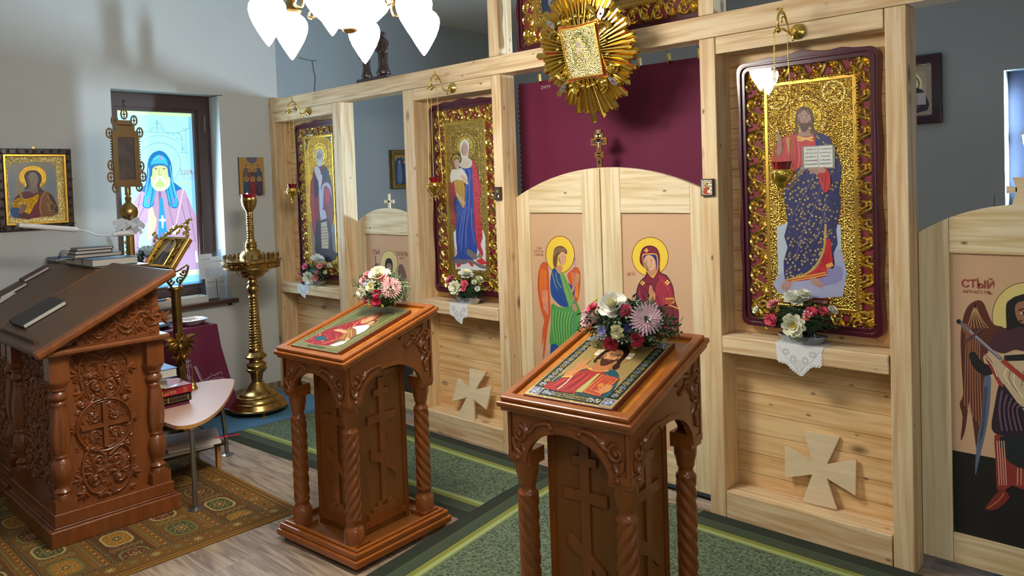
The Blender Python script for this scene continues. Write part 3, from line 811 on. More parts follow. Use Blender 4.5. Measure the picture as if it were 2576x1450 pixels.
# ================================================================ glazed icons in the screen
def wavy(x0, x1, z0, z1, amp=.012, rc=.045, bump=.018):
    """outline of the lacquered case: rounded corners, waved sides, crested top"""
    pts = []; n = 26
    w, h = x1 - x0, z1 - z0
    def side(ax, ay, bx, by, nx, ny, k, top=False):
        L_ = math.hypot(bx - ax, by - ay)
        for i in range(n):
            t = i / (n - 1); s = math.sin(PI * t)
            o = amp * (0.5 - 0.5 * math.cos(2 * PI * t * k)) * (0.6 + .4 * s)
            if top: o = bump * (math.exp(-((t - .5) / .11) ** 2) + .55 * (math.exp(-((t - .2) / .07) ** 2) + math.exp(-((t - .8) / .07) ** 2))) + bump * .5 * s
            pts.append((ax + (bx - ax) * t + nx * (-o if not top else o), ay + (by - ay) * t + ny * (-o if not top else o)))
    def corner(cx, cy, a0):
        for i in range(1, 6):
            a = a0 + PI / 2 * i / 6; pts.append((cx + rc * math.cos(a), cy + rc * math.sin(a)))
    side(x0 + rc, z0, x1 - rc, z0, 0, -1, 0)
    corner(x1 - rc, z0 + rc, -PI / 2)
    side(x1, z0 + rc, x1, z1 - rc, 1, 0, 3)
    corner(x1 - rc, z1 - rc, 0)
    side(x1 - rc, z1, x0 + rc, z1, 0, 1, 1, True)
    corner(x0 + rc, z1 - rc, PI / 2)
    side(x0, z1 - rc, x0, z0 + rc, -1, 0, 3)
    corner(x0 + rc, z0 + rc, PI)
    return pts


def inset_round(x0, x1, z0, z1, n_like, rc=.03):
    """rounded rectangle sampled like the waved outline"""
    pts = []; n = 26
    def seg(a, b):
        for i in range(n): t = i / (n - 1); pts.append((a[0] + (b[0] - a[0]) * t, a[1] + (b[1] - a[1]) * t))
    def cor(cx, cy, a0):
        for i in range(1, 6):
            a = a0 + PI / 2 * i / 6; pts.append((cx + rc * math.cos(a), cy + rc * math.sin(a)))
    seg((x0 + rc, z0), (x1 - rc, z0)); cor(x1 - rc, z0 + rc, -PI / 2); seg((x1, z0 + rc), (x1, z1 - rc)); cor(x1 - rc, z1 - rc, 0)
    seg((x1 - rc, z1), (x0 + rc, z1)); cor(x0 + rc, z1 - rc, PI / 2); seg((x0, z1 - rc), (x0, z0 + rc)); cor(x0 + rc, z0 + rc, PI)
    return pts


def acanthus_band(cv, ax, ay, bx, by, w, step=.092, r=.0098, phase=0):
    """leafy C-scrolls running from a to b in a band of width w"""
    L_ = math.hypot(bx - ax, by - ay); n = max(2, round(L_ / step)); st = L_ / n
    dx, dy = (bx - ax) / L_, (by - ay) / L_; nx, ny = -dy, dx; ang = math.atan2(dy, dx)
    for i in range(n):
        t = (i + .5) * st; sg = 1 if (i + phase) % 2 else -1
        cx, cy = ax + dx * t, ay + dy * t
        ox, oy = cx + nx * sg * w * .16, cy + ny * sg * w * .16
        cv.fan(cx - nx * sg * w * .1, cy - ny * sg * w * .1, ang - sg * 1.7, w * .5, w * .17, 5, 2.2); cv.scroll(ox, oy, w * .34, ang + (PI * .9 if sg > 0 else -PI * .9), -1.15 * sg, r, r * .5, n=11, seg=5, ball=False)
        cv.vine([(cx - dx * st * .5 - nx * sg * w * .28, cy - dy * st * .5 - ny * sg * w * .28), (cx - dx * st * .2 - nx * sg * w * .40, cy - dy * st * .2 - ny * sg * w * .40), (cx + dx * st * .25 - nx * sg * w * .25, cy + dy * st * .25 - ny * sg * w * .25), (cx + dx * st * .5 + nx * sg * w * .28, cy + dy * st * .5 + ny * sg * w * .28)], r * 1.15, r * .8, seg=5, n=3)
        for k in range(3):
            a = ang + sg * (-.9 - .55 * k)
            cv.leaf(cx + dx * (k - 1) * w * .12, cy + dy * (k - 1) * w * .12, a, w * .5, w * .24, curl=sg * .8)
        cv.leaf(ox, oy, ang + sg * 1.1, w * .4, w * .2, curl=-sg * .6)
        cv.leaf(cx + dx * st * .3, cy + dy * st * .3, ang + sg * .6, w * .45, w * .22, curl=sg * 1.0)


def kiot(label, x0, x1, z0, z1, pic, group=None, yf=.10, d=.07, band=True):
    t = thing('framed_icon', label, 'icon', ((x0 + x1) / 2, yf + d, z0), 0, group)
    O = (0, yf, 0); U = (1, 0, 0); V = (0, 0, 1)
    out = wavy(x0, x1, z0, z1); rim = .045
    inn = inset_round(x0 + rim, x1 - rim, z0 + rim, z1 - rim, len(out))
    mid = inset_round(x0 + rim * .55, x1 - rim * .55, z0 + rim * .55, z1 - rim * .5, len(out), rc=.04)
    m = MB(); m.ring(out, inn, O, U, V, -d, -.012); m.ring([((a + c * 2) / 3, (b + e * 2) / 3) for (a, b), (c, e) in zip(out, mid)], mid, O, U, V, -.012, .0)
    m.ring(out, mid, O, U, V, -.02, -.004)
    m.build('case_rim', MAROON, t, smooth=40, bevel=.003)
    ix0, ix1, iz0, iz1 = x0 + rim - .004, x1 - rim + .004, z0 + rim - .004, z1 - rim + .004
    m = MB(); m.box(ix0, ix1, yf + .03, yf + d, iz0, iz1); m.build('red_backing', REDBACK, t)
    px0, px1, pz0, pz1 = pic
    if band:
        cv = Carve((0, yf + .028, 0), U, V)
        a, b, c, e = (ix0 + px0) / 2, (ix1 + px1) / 2, (iz0 + pz0) / 2, (iz1 + pz1) / 2
        w = (px0 - ix0) * .98
        acanthus_band(cv, a, c - .01, a, e, w); acanthus_band(cv, b, e, b, c - .01, w, phase=1)
        acanthus_band(cv, a, e, b, e, w); acanthus_band(cv, b, c, a, c, w, phase=1)
        for qx, qz, an in ((a, c, -2.3), (b, c, -.8), (a, e, 2.35), (b, e, .8)): cv.fan(qx, qz, an, w * .8, w * .28, 5, 1.8)
        cv.mb.build('carved_surround', GOLD, t, smooth=60)
        m = MB()
        n = int((pz1 - pz0) / .0165)
        for i in range(n):
            for q in (px0 - .006, px1 + .006): m.ball((q, yf + .02, pz0 + (i + .5) * (pz1 - pz0) / n), .0062, 6, 4)
        n = int((px1 - px0) / .0165)
        for i in range(n):
            for q in (pz0 - .006, pz1 + .006): m.ball((px0 + (i + .5) * (px1 - px0) / n, yf + .02, q), .0062, 6, 4)
        m.build('bead_border', GOLD_SAT, t, smooth=60)
    m = MB(); m.ring(rect(px0 - .002, px1 + .002, pz0 - .002, pz1 + .002), rect(px0 + .018, px1 - .018, pz0 + .018, pz1 - .018), (0, yf + .022, 0), U, V, -.012, .006)
    m.build('inner_moulding', GOLD_SAT, t, bevel=.003)
    MB().box(ix0, ix1, yf + .0085, yf + .0105, iz0, iz1).build('glass_pane', GLASS, t)
    return t, Paint((px0, yf + .018, pz0), U, V)


GP = '#b9923e'


def gold_ground(p, w, h, m=.018):
    p.poly(GP, rect(m, w - m, m, h - m), 1.0, px=False)
    for q in (m + .05,):
        p.line('#f2cf6a', [(q, q), (w - q, q), (w - q, h - q), (q, h - q)], .004, 1.0, px=False, closed=True)
    s = .045; n = int((h - 2 * m) / s)
    for i in range(n):
        for q in (m + .025, w - m - .025):
            y = m + (i + .5) * s
            p.line('#f6d880', [(q - .016, y), (q, y + .02), (q + .016, y), (q, y - .02)], .0025, 1.0, px=False, closed=True, same=True)
    p.k += 1


def halo(p, cx, cy, r, fill='#e9c04e', n=16, ry=None):
    ry = ry or r
    p.ell('#6b4a1c', cx, cy, r * 1.02, ry * 1.02, .6); p.ell('#caa04a', cx, cy, r, ry, 1.0); p.ell('#7c5a24', cx, cy, r * .76, ry * .76, .7); p.ell(fill, cx, cy, r * .73, ry * .73, 1.0)
    for i in range(n):
        a = 2 * PI * i / n
        p.line('#f4d88a', [(cx + r * .80 * math.cos(a), cy + ry * .80 * math.sin(a)), (cx + r * .93 * math.cos(a + .14), cy + ry * .93 * math.sin(a + .14)), (cx + r * .84 * math.cos(a + .28), cy + ry * .84 * math.sin(a + .28))], .005, 1.0, smooth=2, same=True)
    p.k += 1


# ---- Christ with open book
t, p = kiot('tall gold glazed icon of Christ with an open book, in maroon wavy case', -.985, -.238, 1.09, 2.535, (-.832, -.352, 1.205, 2.41), 'glazed icons of the screen')
gold_ground(p, .48, 1.205)
z = lambda l: Z(1780, 0, 2.9, l); y = lambda l: Z(1780, 450, 2.9, l)
for cx, cy, r in ((500, 712, 88), (920, 672, 88)):
    for q in (1.0, .82): p.ell('#f4d67a' if q == 1 else GP, 1780 + cx / 2.9, cy / 2.9, r * q / 2.9, r * q / 2.9, 1.0)
    for a in range(4): p.ell('#f4d67a', 1780 + cx / 2.9 + 14 * math.cos(a * PI / 2), cy / 2.9 + 14 * math.sin(a * PI / 2), 6, 6, 1.0, same=True)
    p.k += 1
p.text('#8b6420', 'ІС', z([(500, 712)])[0], .035, metal=.8); p.text('#8b6420', 'ХРВ', z([(920, 668)])[0], .03, metal=.8)
halo(p, 1780 + 712 / 2.9, 860 / 2.9, 57, ry=58)
for i in range(24):
    a = 2 * PI * i / 24; c_ = (1780 + 712 / 2.9, 860 / 2.9)
    p.line('#f7e08c', [(c_[0] + 18 * math.cos(a), c_[1] + 18 * math.sin(a)), (c_[0] + 39 * math.cos(a), c_[1] + 39 * math.sin(a))], .002, 1.0, same=True)
p.k += 1
p.poly('#b9c8d4', y([(505, 350), (585, 320), (930, 325), (972, 342), (988, 862), (520, 835)]))
p.poly('#a9aed0', y([(515, 700), (700, 640), (900, 560), (978, 520), (986, 860), (520, 835)]), smooth=2)
p.poly('#8f8fc0', y([(800, 740), (900, 650), (975, 640), (980, 740), (860, 780)]), smooth=2)
# left shoulder mantle and right side
BL, GY = '#2b2f66', '#c2a84c'
mantle_r = z([(778, 968), (830, 975), (880, 995), (905, 1040), (930, 1100), (965, 1170), (975, 1260), (960, 1400), (970, 1450), (965, 1560), (940, 1680), (950, 1780), (920, 1850), (930, 1930), (900, 1960), (868, 1760), (800, 1500), (820, 1300), (780, 1100)])
a_ = p.poly(BL, mantle_r, smooth=2)
p.poly('#c23a3c', z([(470, 1150), (495, 1060), (545, 1010), (600, 985), (660, 975), (715, 992), (775, 975), (790, 1080), (780, 1240), (700, 1290), (620, 1330), (570, 1345), (600, 1270), (560, 1190), (500, 1180)]), smooth=2)
folds(p, '#7f2028', [z([(640, 1010), (650, 1130), (640, 1250)]), z([(610, 1020), (600, 1120), (620, 1220)]), z([(560, 1040), (530, 1120), (520, 1170)]), z([(690, 1240), (640, 1290), (590, 1330)])], .005)
folds(p, '#e66a5c', [z([(660, 1040), (672, 1140), (660, 1240)]), z([(585, 1040), (575, 1130)]), z([(490, 1100), (500, 1160)])], .004)
p.poly('#b8884a', z([(572, 1010), (600, 1010), (598, 1150), (585, 1080)]), smooth=2)
p.line('#e8bd62', z([(655, 998), (690, 1008), (725, 1012), (770, 1000)]), .012, smooth=3)
for i in range(9): p.ell('#e8bd62', 1780 + (660 + 13 * i) / 2.9, (1020 + 5 * math.sin(i)) / 2.9, 2.3, 3, same=True)
p.k += 1
b_ = p.poly(BL, y([(515, 50), (545, 0), (590, -20), (700, -110), (760, -160), (830, -180), (865, -60), (850, 60), (870, 140), (900, 250), (880, 330), (905, 400), (925, 480), (900, 520), (870, 440), (855, 540), (800, 640), (700, 710), (620, 740), (568, 745), (556, 600), (585, 500), (560, 420), (585, 330), (575, 240), (560, 150), (530, 100)]), smooth=2)
p.scatter(GY, b_, 210, .0088, petals=4, cols=['#c6ab50', '#b99a45', '#d3bc66']); p.scatter(GY, a_, 60, .0085, petals=4, cols=['#c6ab50', '#b99a45'])
folds(p, '#181b42', [y([(820, -150), (780, 0), (700, 150), (620, 300), (600, 450)]), y([(840, -100), (810, 100), (730, 280), (650, 450), (610, 620)]), y([(855, 0), (840, 200), (760, 400), (680, 560), (640, 690)]), y([(850, 250), (820, 420), (740, 590)]), y([(770, -140), (690, 0), (600, 100), (560, 130)]), y([(900, 130), (930, 230), (905, 370)])], .006)
folds(p, '#565fa6', [y([(805, -140), (760, 10), (690, 140), (610, 290)]), y([(830, 50), (760, 260), (690, 400), (640, 600)]), y([(862, 120), (850, 280), (790, 450)])], .004)
p.line('#b9a25a', y([(520, 60), (640, -10), (740, -120), (800, -165)]), .016, smooth=3); p.line('#2b2f66', y([(520, 62), (640, -8), (740, -118), (800, -163)]), .006, smooth=3)
p.line('#c6ab50', y([(862, 330), (858, 430), (845, 530), (790, 635), (700, 705), (570, 742)]), .011, smooth=3)
p.poly('#c8262c', y([(868, 440), (898, 450), (905, 520), (915, 640), (870, 660), (868, 710), (750, 735), (620, 750), (575, 742), (700, 712), (800, 645), (850, 550)]), smooth=2)
folds(p, '#8d1620', [y([(885, 470), (880, 560), (850, 640)]), y([(860, 560), (830, 640), (800, 700)])], .004)
p.line('#e2b252', y([(610, 738), (750, 715), (868, 690)]), .018); p.line('#e2b252', y([(868, 640), (915, 622)]), .02); p.line('#c8262c', y([(610, 738), (750, 715), (868, 690)]), .005)
for pts in ([(540, 772), (575, 745), (615, 752), (612, 780), (590, 812), (560, 815), (543, 800)], [(748, 728), (795, 722), (825, 750), (852, 775), (840, 792), (800, 790), (765, 765)]):
    p.poly('#b9948a', y(pts), smooth=3)
folds(p, '#7d5c58', [y([(552, 800), (560, 785)]), y([(570, 806), (578, 790)]), y([(585, 806), (592, 792)]), y([(815, 785), (822, 770)]), y([(832, 786), (838, 772)]), y([(800, 780), (806, 766)])], .0025)
# head
p.poly('#5b4038', z([(640, 900), (642, 840), (660, 798), (705, 778), (752, 795), (772, 845), (775, 900), (782, 950), (815, 972), (790, 985), (755, 960), (745, 900), (660, 900), (665, 950), (640, 985), (622, 975), (642, 945)]), smooth=3)
p.poly('#a88577', z([(680, 920), (740, 920), (745, 965), (770, 985), (720, 998), (660, 990), (676, 965)]), smooth=2)
face(p, 1780 + 706 / 2.9, 868 / 2.9, 17, 24.5, skin='#b08a7c', dark='#4a332c', beard='#5a3f34', look=0)
folds(p, '#5b4038', [z([(668, 830), (700, 800), (705, 790)]), z([(745, 835), (715, 800), (706, 790)])], .006)
# raised hand
p.poly('#9a7468', z([(478, 1150), (505, 1100), (520, 1070), (508, 1020), (512, 975), (522, 950), (530, 985), (540, 1000), (545, 1060), (548, 1110), (510, 1160)]), smooth=3)
folds(p, '#6d4b44', [z([(520, 1060), (522, 990)]), z([(530, 1060), (534, 1000)])], .002)
p.poly('#bf3a40', z([(470, 1160), (478, 1120), (500, 1110), (540, 1160), (560, 1110), (600, 1150), (610, 1175), (480, 1180)]), smooth=2)
# book
p.poly('#8b8a7c', z([(690, 1075), (698, 1068), (915, 1055), (932, 1075), (932, 1228), (810, 1232), (692, 1238)]))
p.poly('#dfe0d8', z([(704, 1074), (806, 1068), (810, 1220), (708, 1224)])); p.poly('#e4e5dd', z([(808, 1068), (912, 1060), (916, 1220), (812, 1222)]))
folds(p, '#9a9a92', [z([(807, 1066), (811, 1222)])], .003, smooth=0)
for i, (l1, l2) in enumerate((('Прїидите ко', 'вы иждивеніе'), ('Мнѣ вси труж', 'на себе и на'), ('дающїисѧ и', 'облеченїе'), ('обремененнїи', 'и обрѧщете'), ('и Азъ упокою', 'покой душам'))):
    p.text('#55565a', l1, z([(757, 1090 + 27 * i)])[0], .0112, sx=.86, bold=.01); p.text('#55565a', l2, z([(862, 1085 + 27 * i)])[0], .0112, sx=.86, bold=.01)
p.poly('#b58d80', z([(735, 1235), (770, 1225), (810, 1222), (850, 1222), (866, 1245), (850, 1262), (800, 1272), (768, 1262)]), smooth=3)
folds(p, '#7d5a50', [z([(745, 1240), (800, 1238)]), z([(758, 1252), (805, 1250)]), z([(772, 1264), (808, 1261)])], .0022)
p.poly('#c33239', z([(848, 1218), (872, 1230), (895, 1280), (900, 1340), (885, 1390), (855, 1405), (830, 1360), (812, 1290), (815, 1262), (850, 1262), (868, 1245)]), smooth=3)
folds(p, '#841c26', [z([(868, 1260), (862, 1320), (855, 1390)]), z([(835, 1280), (845, 1340)])], .004)
p.poly('#7c1724', y([(770, 868), (885, 875), (880, 915), (770, 908)])); p.text('#e9dcc0', 'Господь', y([(815, 893)])[0], .022)
p.build('picture', PIC, t)

# ---- Virgin standing with the Child
t, p = kiot('tall gold glazed icon of the blue robed Virgin holding the Child', -3.592, -2.838, 1.088, 2.55, (-3.43, -2.99, 1.205, 2.40), 'glazed icons of the screen')
gold_ground(p, .44, 1.195)
z = lambda l: Z(1080, 260, 6.0417, l); y = lambda l: Z(1080, 480, 6.0417, l)
p.poly('#e4e0e0', y([(370, 640), (400, 600), (815, 600), (850, 700), (860, 1215), (400, 1190)]))
p.poly('#c9a59a', y([(380, 850), (420, 900), (410, 1000), (385, 1010)]))
halo(p, 1080 + 545 / 6.04, 260 + 650 / 6.04, 27.5, ry=34)
red = z([(640, 870), (680, 880), (720, 960), (745, 1080), (775, 1220), (785, 1330), (770, 1450), (780, 1700), (800, 1900), (810, 2050), (780, 2150), (815, 2250), (810, 2330), (730, 2200), (690, 2000), (680, 1600), (660, 1300), (640, 1100)])
r_ = p.poly('#bb2b38', red, smooth=2)
p.scatter('#d9606a', r_, 60, .009, petals=3)
r2 = p.poly('#a82d3a', z([(305, 1210), (380, 1200), (400, 1350), (385, 1500), (400, 1700), (415, 1800), (375, 1900), (350, 1800), (330, 1650), (310, 1450)]), smooth=2)
p.poly('#2c2f38', z([(370, 1450), (430, 1420), (470, 1600), (400, 1700), (385, 1600)]), smooth=2)
blue = [(640, 970)]
p.poly('#2b46a0', z([(470, 960), (640, 965), (655, 1100), (665, 1300), (680, 1600), (685, 1900), (725, 2150), (730, 2250), (700, 2350), (640, 2400), (520, 2450), (420, 2430), (355, 2400), (370, 2350), (425, 2290), (410, 2100), (405, 1900), (420, 1700), (400, 1500), (520, 1300), (560, 1200), (480, 1080)]), smooth=2)
folds(p, '#6f90dd', [z([(560, 1250), (550, 1600), (500, 2000), (480, 2250)]), z([(610, 1200), (600, 1600), (560, 1900), (560, 2200)]), z([(520, 1650), (470, 1900), (450, 2150)]), z([(640, 1600), (650, 1900), (690, 2150)]), z([(600, 1000), (620, 1100), (600, 1200)]), z([(540, 1000), (540, 1080)])], .0055)
folds(p, '#14226a', [z([(585, 1250), (575, 1600), (530, 2000), (510, 2300)]), z([(640, 1300), (625, 1700), (610, 2000), (630, 2250)]), z([(500, 1700), (440, 1950), (430, 2200)]), z([(570, 990), (575, 1120)]), z([(640, 1180), (650, 1300)])], .005)
p.poly('#786f63', y([(575, 890), (630, 900), (700, 960), (730, 1000), (715, 1050), (640, 1020), (575, 960)]), smooth=2)
p.poly('#756c6c', y([(350, 1090), (420, 1030), (520, 1050), (620, 1040), (700, 1080), (800, 1130), (885, 1150), (860, 1190), (760, 1170), (640, 1090), (520, 1120), (430, 1105), (370, 1110)]), smooth=2)
p.poly('#d02f33', y([(715, 1060), (800, 1020), (885, 1110), (800, 1130), (735, 1090)])); p.poly('#8f8360', y([(720, 1020), (760, 940), (810, 1000), (800, 1025)]))
p.poly('#c8324e', y([(415, 1110), (450, 1105), (485, 1125), (440, 1168), (425, 1155)]), smooth=2); p.poly('#c8324e', y([(600, 1095), (640, 1090), (672, 1115), (665, 1155), (630, 1140)]), smooth=2)
p.poly('#d9cdb8', z([(478, 800), (520, 790), (600, 830), (650, 880), (640, 960), (570, 990), (500, 980), (465, 950), (470, 860)]), smooth=3)
folds(p, '#a8937c', [z([(560, 870), (520, 930), (490, 965)]), z([(600, 880), (570, 940), (540, 975)])], .004)
p.poly('#dedbd8', z([(475, 700), (472, 620), (495, 570), (545, 550), (590, 572), (612, 640), (605, 720), (590, 800), (570, 840), (490, 810), (480, 760)]), smooth=3)
face(p, 1080 + 538 / 6.04, 260 + 700 / 6.04, 8.2, 17.5, skin='#cba495', dark='#4a352f', look=-.05)
p.ell('#8a6a36', 1080 + 412 / 6.04, 260 + 850 / 6.04, 13.5, 16, 1.0); p.ell('#d9b85e', 1080 + 412 / 6.04, 260 + 855 / 6.04, 10.5, 13, 1.0)
p.poly('#e3dccb', z([(345, 1020), (380, 1000), (420, 1005), (490, 985), (540, 1040), (580, 1120), (575, 1180), (480, 1190), (380, 1180), (350, 1210), (325, 1180), (320, 1100)]), smooth=3)
p.poly('#d6b49a', z([(480, 1095), (520, 1100), (570, 1150), (595, 1200), (590, 1235), (550, 1220), (510, 1170)]), smooth=3)
p.poly('#c29a28', z([(380, 1175), (470, 1165), (530, 1200), (545, 1330), (540, 1500), (530, 1600), (480, 1530), (410, 1400), (395, 1300)]), smooth=2)
folds(p, '#7d5f14', [z([(430, 1220), (440, 1330), (490, 1420)]), z([(470, 1210), (500, 1300), (520, 1420)])], .004)
p.poly('#d0a68e', y([(420, 20), (460, 60), (500, 120), (520, 150), (545, 160), (545, 215), (525, 230), (505, 180), (480, 180), (450, 110), (415, 60)]), smooth=3)
p.poly('#6b4634', z([(378, 900), (385, 850), (420, 830), (460, 850), (472, 900), (455, 880), (400, 880)]), smooth=3)
face(p, 1080 + 424 / 6.04, 260 + 925 / 6.04, 7.5, 12.5, skin='#d3ab98', dark='#4a352f', look=.05)
p.build('picture', PIC, t)

# ---- bishop saint
t, p = kiot('tall gold glazed icon of the white bearded bishop in red vestments', -5.584, -4.83, 1.088, 2.55, (-5.44, -4.96, 1.205, 2.425), 'glazed icons of the screen')
gold_ground(p, .48, 1.22)
z = lambda l: Z(720, 290, 6.0417, l); y = lambda l: Z(730, 500, 6.0417, l)
for pts in ([(245, 280), (435, 262), (410, 350), (330, 380), (300, 560), (260, 640), (250, 500)], [(545, 255), (700, 245), (700, 430), (660, 400), (640, 350), (580, 340)]):
    p.poly('#4a3c30', z(pts), .5)
for pts in (((290, 330), (330, 300), (380, 310), (400, 290)), ((280, 400), (300, 450), (275, 520)), ((590, 290), (640, 310), (680, 280)), ((670, 340), (690, 390), (670, 410))): p.line('#e2d6b0', z(pts), .009, 1.0, smooth=3)
p.poly('#7d7f8c', y([(315, 350), (400, 350), (400, 900), (345, 900)])); p.poly('#77798c', y([(640, 390), (700, 395), (720, 900), (560, 900)]))
p.poly('#8d7a6c', y([(325, 480), (392, 480), (392, 900), (345, 900)])); p.poly('#7e7260', y([(640, 510), (712, 510), (720, 800), (640, 800)]))
halo(p, 720 + 515 / 6.04, 290 + 590 / 6.04, 19, ry=30)
p.poly('#7a2430', z([(420, 800), (470, 760), (560, 760), (630, 820), (660, 920), (690, 1040), (720, 1250), (735, 1420), (700, 1650), (640, 1850), (600, 1900), (440, 1900), (380, 1500), (365, 1250), (370, 1050), (400, 930)]), smooth=2)
p.poly('#2b2f3e', z([(560, 770), (620, 800), (650, 900), (690, 1050), (600, 1000), (560, 1040), (540, 900)]), smooth=2)
p.poly('#2c2c3c', z([(420, 930), (470, 960), (490, 1080), (500, 1200), (440, 1250), (420, 1080)]), smooth=2)
p.poly('#a32c3a', z([(370, 1060), (410, 960), (425, 1100), (430, 1400), (450, 1700), (430, 1800), (385, 1500)]), smooth=2)
p.poly('#b02a3e', z([(590, 1090), (640, 1060), (670, 1120), (660, 1300), (620, 1350), (595, 1250)]), smooth=2)
p.poly('#a9b0c4', z([(540, 1100), (590, 1030), (640, 1030), (680, 1100), (700, 1280), (665, 1130), (600, 1070), (570, 1140), (565, 1400), (540, 1400)]), smooth=2)
p.poly('#c0b9bd', z([(425, 800), (480, 770), (530, 880), (500, 1000), (480, 980), (440, 880)]), smooth=2)
p.poly('#c4bfc4', z([(490, 960), (540, 900), (550, 960), (530, 1100), (510, 1150)]), smooth=2)
p.poly('#b8b6bf', z([(500, 1100), (545, 1150), (540, 1400), (600, 1700), (590, 1600), (520, 1550), (505, 1300)]), smooth=2)
p.poly('#b5b2c0', y([(465, 180), (530, 180), (555, 280), (540, 340), (500, 360), (470, 340)]), smooth=2)
p.poly('#22242f', y([(400, 350), (470, 330), (560, 300), (600, 350), (640, 560), (650, 780), (720, 830), (700, 900), (600, 960), (400, 900), (385, 600)]), smooth=2)
p.poly('#c0a892', y([(470, 370), (555, 345), (585, 560), (585, 760), (485, 755), (475, 560)]))
for i in range(7): p.line('#8f4a3a' if i % 2 else '#5b5348', y([(478 + 2 * i, 440 + 45 * i), (575 + i, 425 + 45 * i)]), .006, same=True)
p.k += 1
for i in range(6): p.line('#d9cfa0', y([(492 + 17 * i, 650), (492 + 17 * i, 755)]), .0035, same=True)
p.k += 1
p.poly('#c9c4cf', z([(478, 720), (500, 690), (545, 690), (550, 740), (530, 775), (505, 782), (482, 760)]), smooth=3)
p.poly('#b9adb0', z([(455, 590), (470, 530), (510, 512), (550, 530), (568, 590), (560, 640), (545, 700), (480, 700), (460, 650)]), smooth=3)
face(p, 720 + 510 / 6.04, 290 + 635 / 6.04, 7, 12.5, skin='#9f8d8c', dark='#3e3434', look=0, beard='#c4c0ca')
p.build('picture', PIC, t)

# ---- upper tier icon
t, p = kiot('wide gold glazed icon above the royal doors, cut by the picture edge', -2.625, -1.165, 2.822, 3.64, (-2.47, -1.32, 2.985, 3.49))
gold_ground(p, 1.15, .505)
p.poly('#1f3350', [(.07, .1), (.09, .07), (.26, .07), (.28, .1), (.28, .44), (.07, .44)], smooth=0, px=False)
p.poly('#27466e', [(.30, .07), (.50, .07), (.50, .44), (.30, .44)], px=False)
for i in range(9): p.line('#d8dcdc', [(.11 + .012 * i, .40), (.12 + .012 * i, .26), (.14 + .008 * i, .12 + .01 * i)], .004, smooth=3, px=False, same=True)
p.k += 1
p.poly('#6e4b26', [(.62, .05), (1.08, .05), (1.08, .2), (.62, .2)], .7, px=False)
for i in range(22):
    a = .63 + .02 * i
    p.line('#a77c42', [(a, .06), (a + .02, .19)], .003, .8, px=False, same=True); p.line('#a77c42', [(a + .02, .06), (a, .19)], .003, .8, px=False, same=True)
p.k += 1
p.poly('#7a2430', [(.52, .1), (.66, .22), (.70, .42), (.52, .42)], smooth=2, px=False)
p.build('picture', PIC, t)

# ---- two small icons on the door posts
def small_icon(label, x0, x1, z0, z1, robe, ground):
    t = thing('small_icon', label, 'icon', ((x0 + x1) / 2, 0, z0), 0, 'small icons on the door posts')
    m = MB(); m.box(x0, x1, -.020, -.0005, z0, z1); m.build('board', DARKWOOD, t, bevel=.002)
    p = Paint((x0 + .007, -.0206, z0 + .007), (1, 0, 0), (0, 0, 1)); w, h = x1 - x0 - .014, z1 - z0 - .014
    p.poly(ground, rect(0, w, 0, h), .5, px=False)
    p.line('#d8cfa8', [(.004, .004), (w - .004, .004), (w - .004, h - .004), (.004, h - .004)], .0012, .7, px=False, closed=True)
    p.poly(robe, [(w * .2, .006), (w * .22, h * .35), (w * .4, h * .55), (w * .62, h * .55), (w * .8, h * .36), (w * .82, .006)], smooth=2, px=False)
    p.ell('#d6b45a', w * .5, h * .7, w * .22, w * .24, .9, px=False); p.ell('#4b2c1e', w * .5, h * .7, w * .12, w * .17, px=False); p.ell('#c69a78', w * .5, h * .69, w * .085, w * .12, px=False)
    p.poly('#efe8da', [(w * .58, h * .12), (w * .84, h * .14), (w * .84, h * .34), (w * .58, h * .32)], px=False)
    p.line('#2a2a30', [(w * .71, h * .13), (w * .71, h * .33)], .001, px=False)
    p.build('picture', PICF, t)
small_icon('tiny framed icon with a haloed figure on the post beside the blue Virgin', -2.776, -2.714, 1.809, 1.9, '#3a2a34', '#5f564a')
small_icon('tiny framed Christ icon with an open book on the post beside the tall Christ', -1.153, -1.075, 1.814, 1.91, '#b4482c', '#b9b09a')

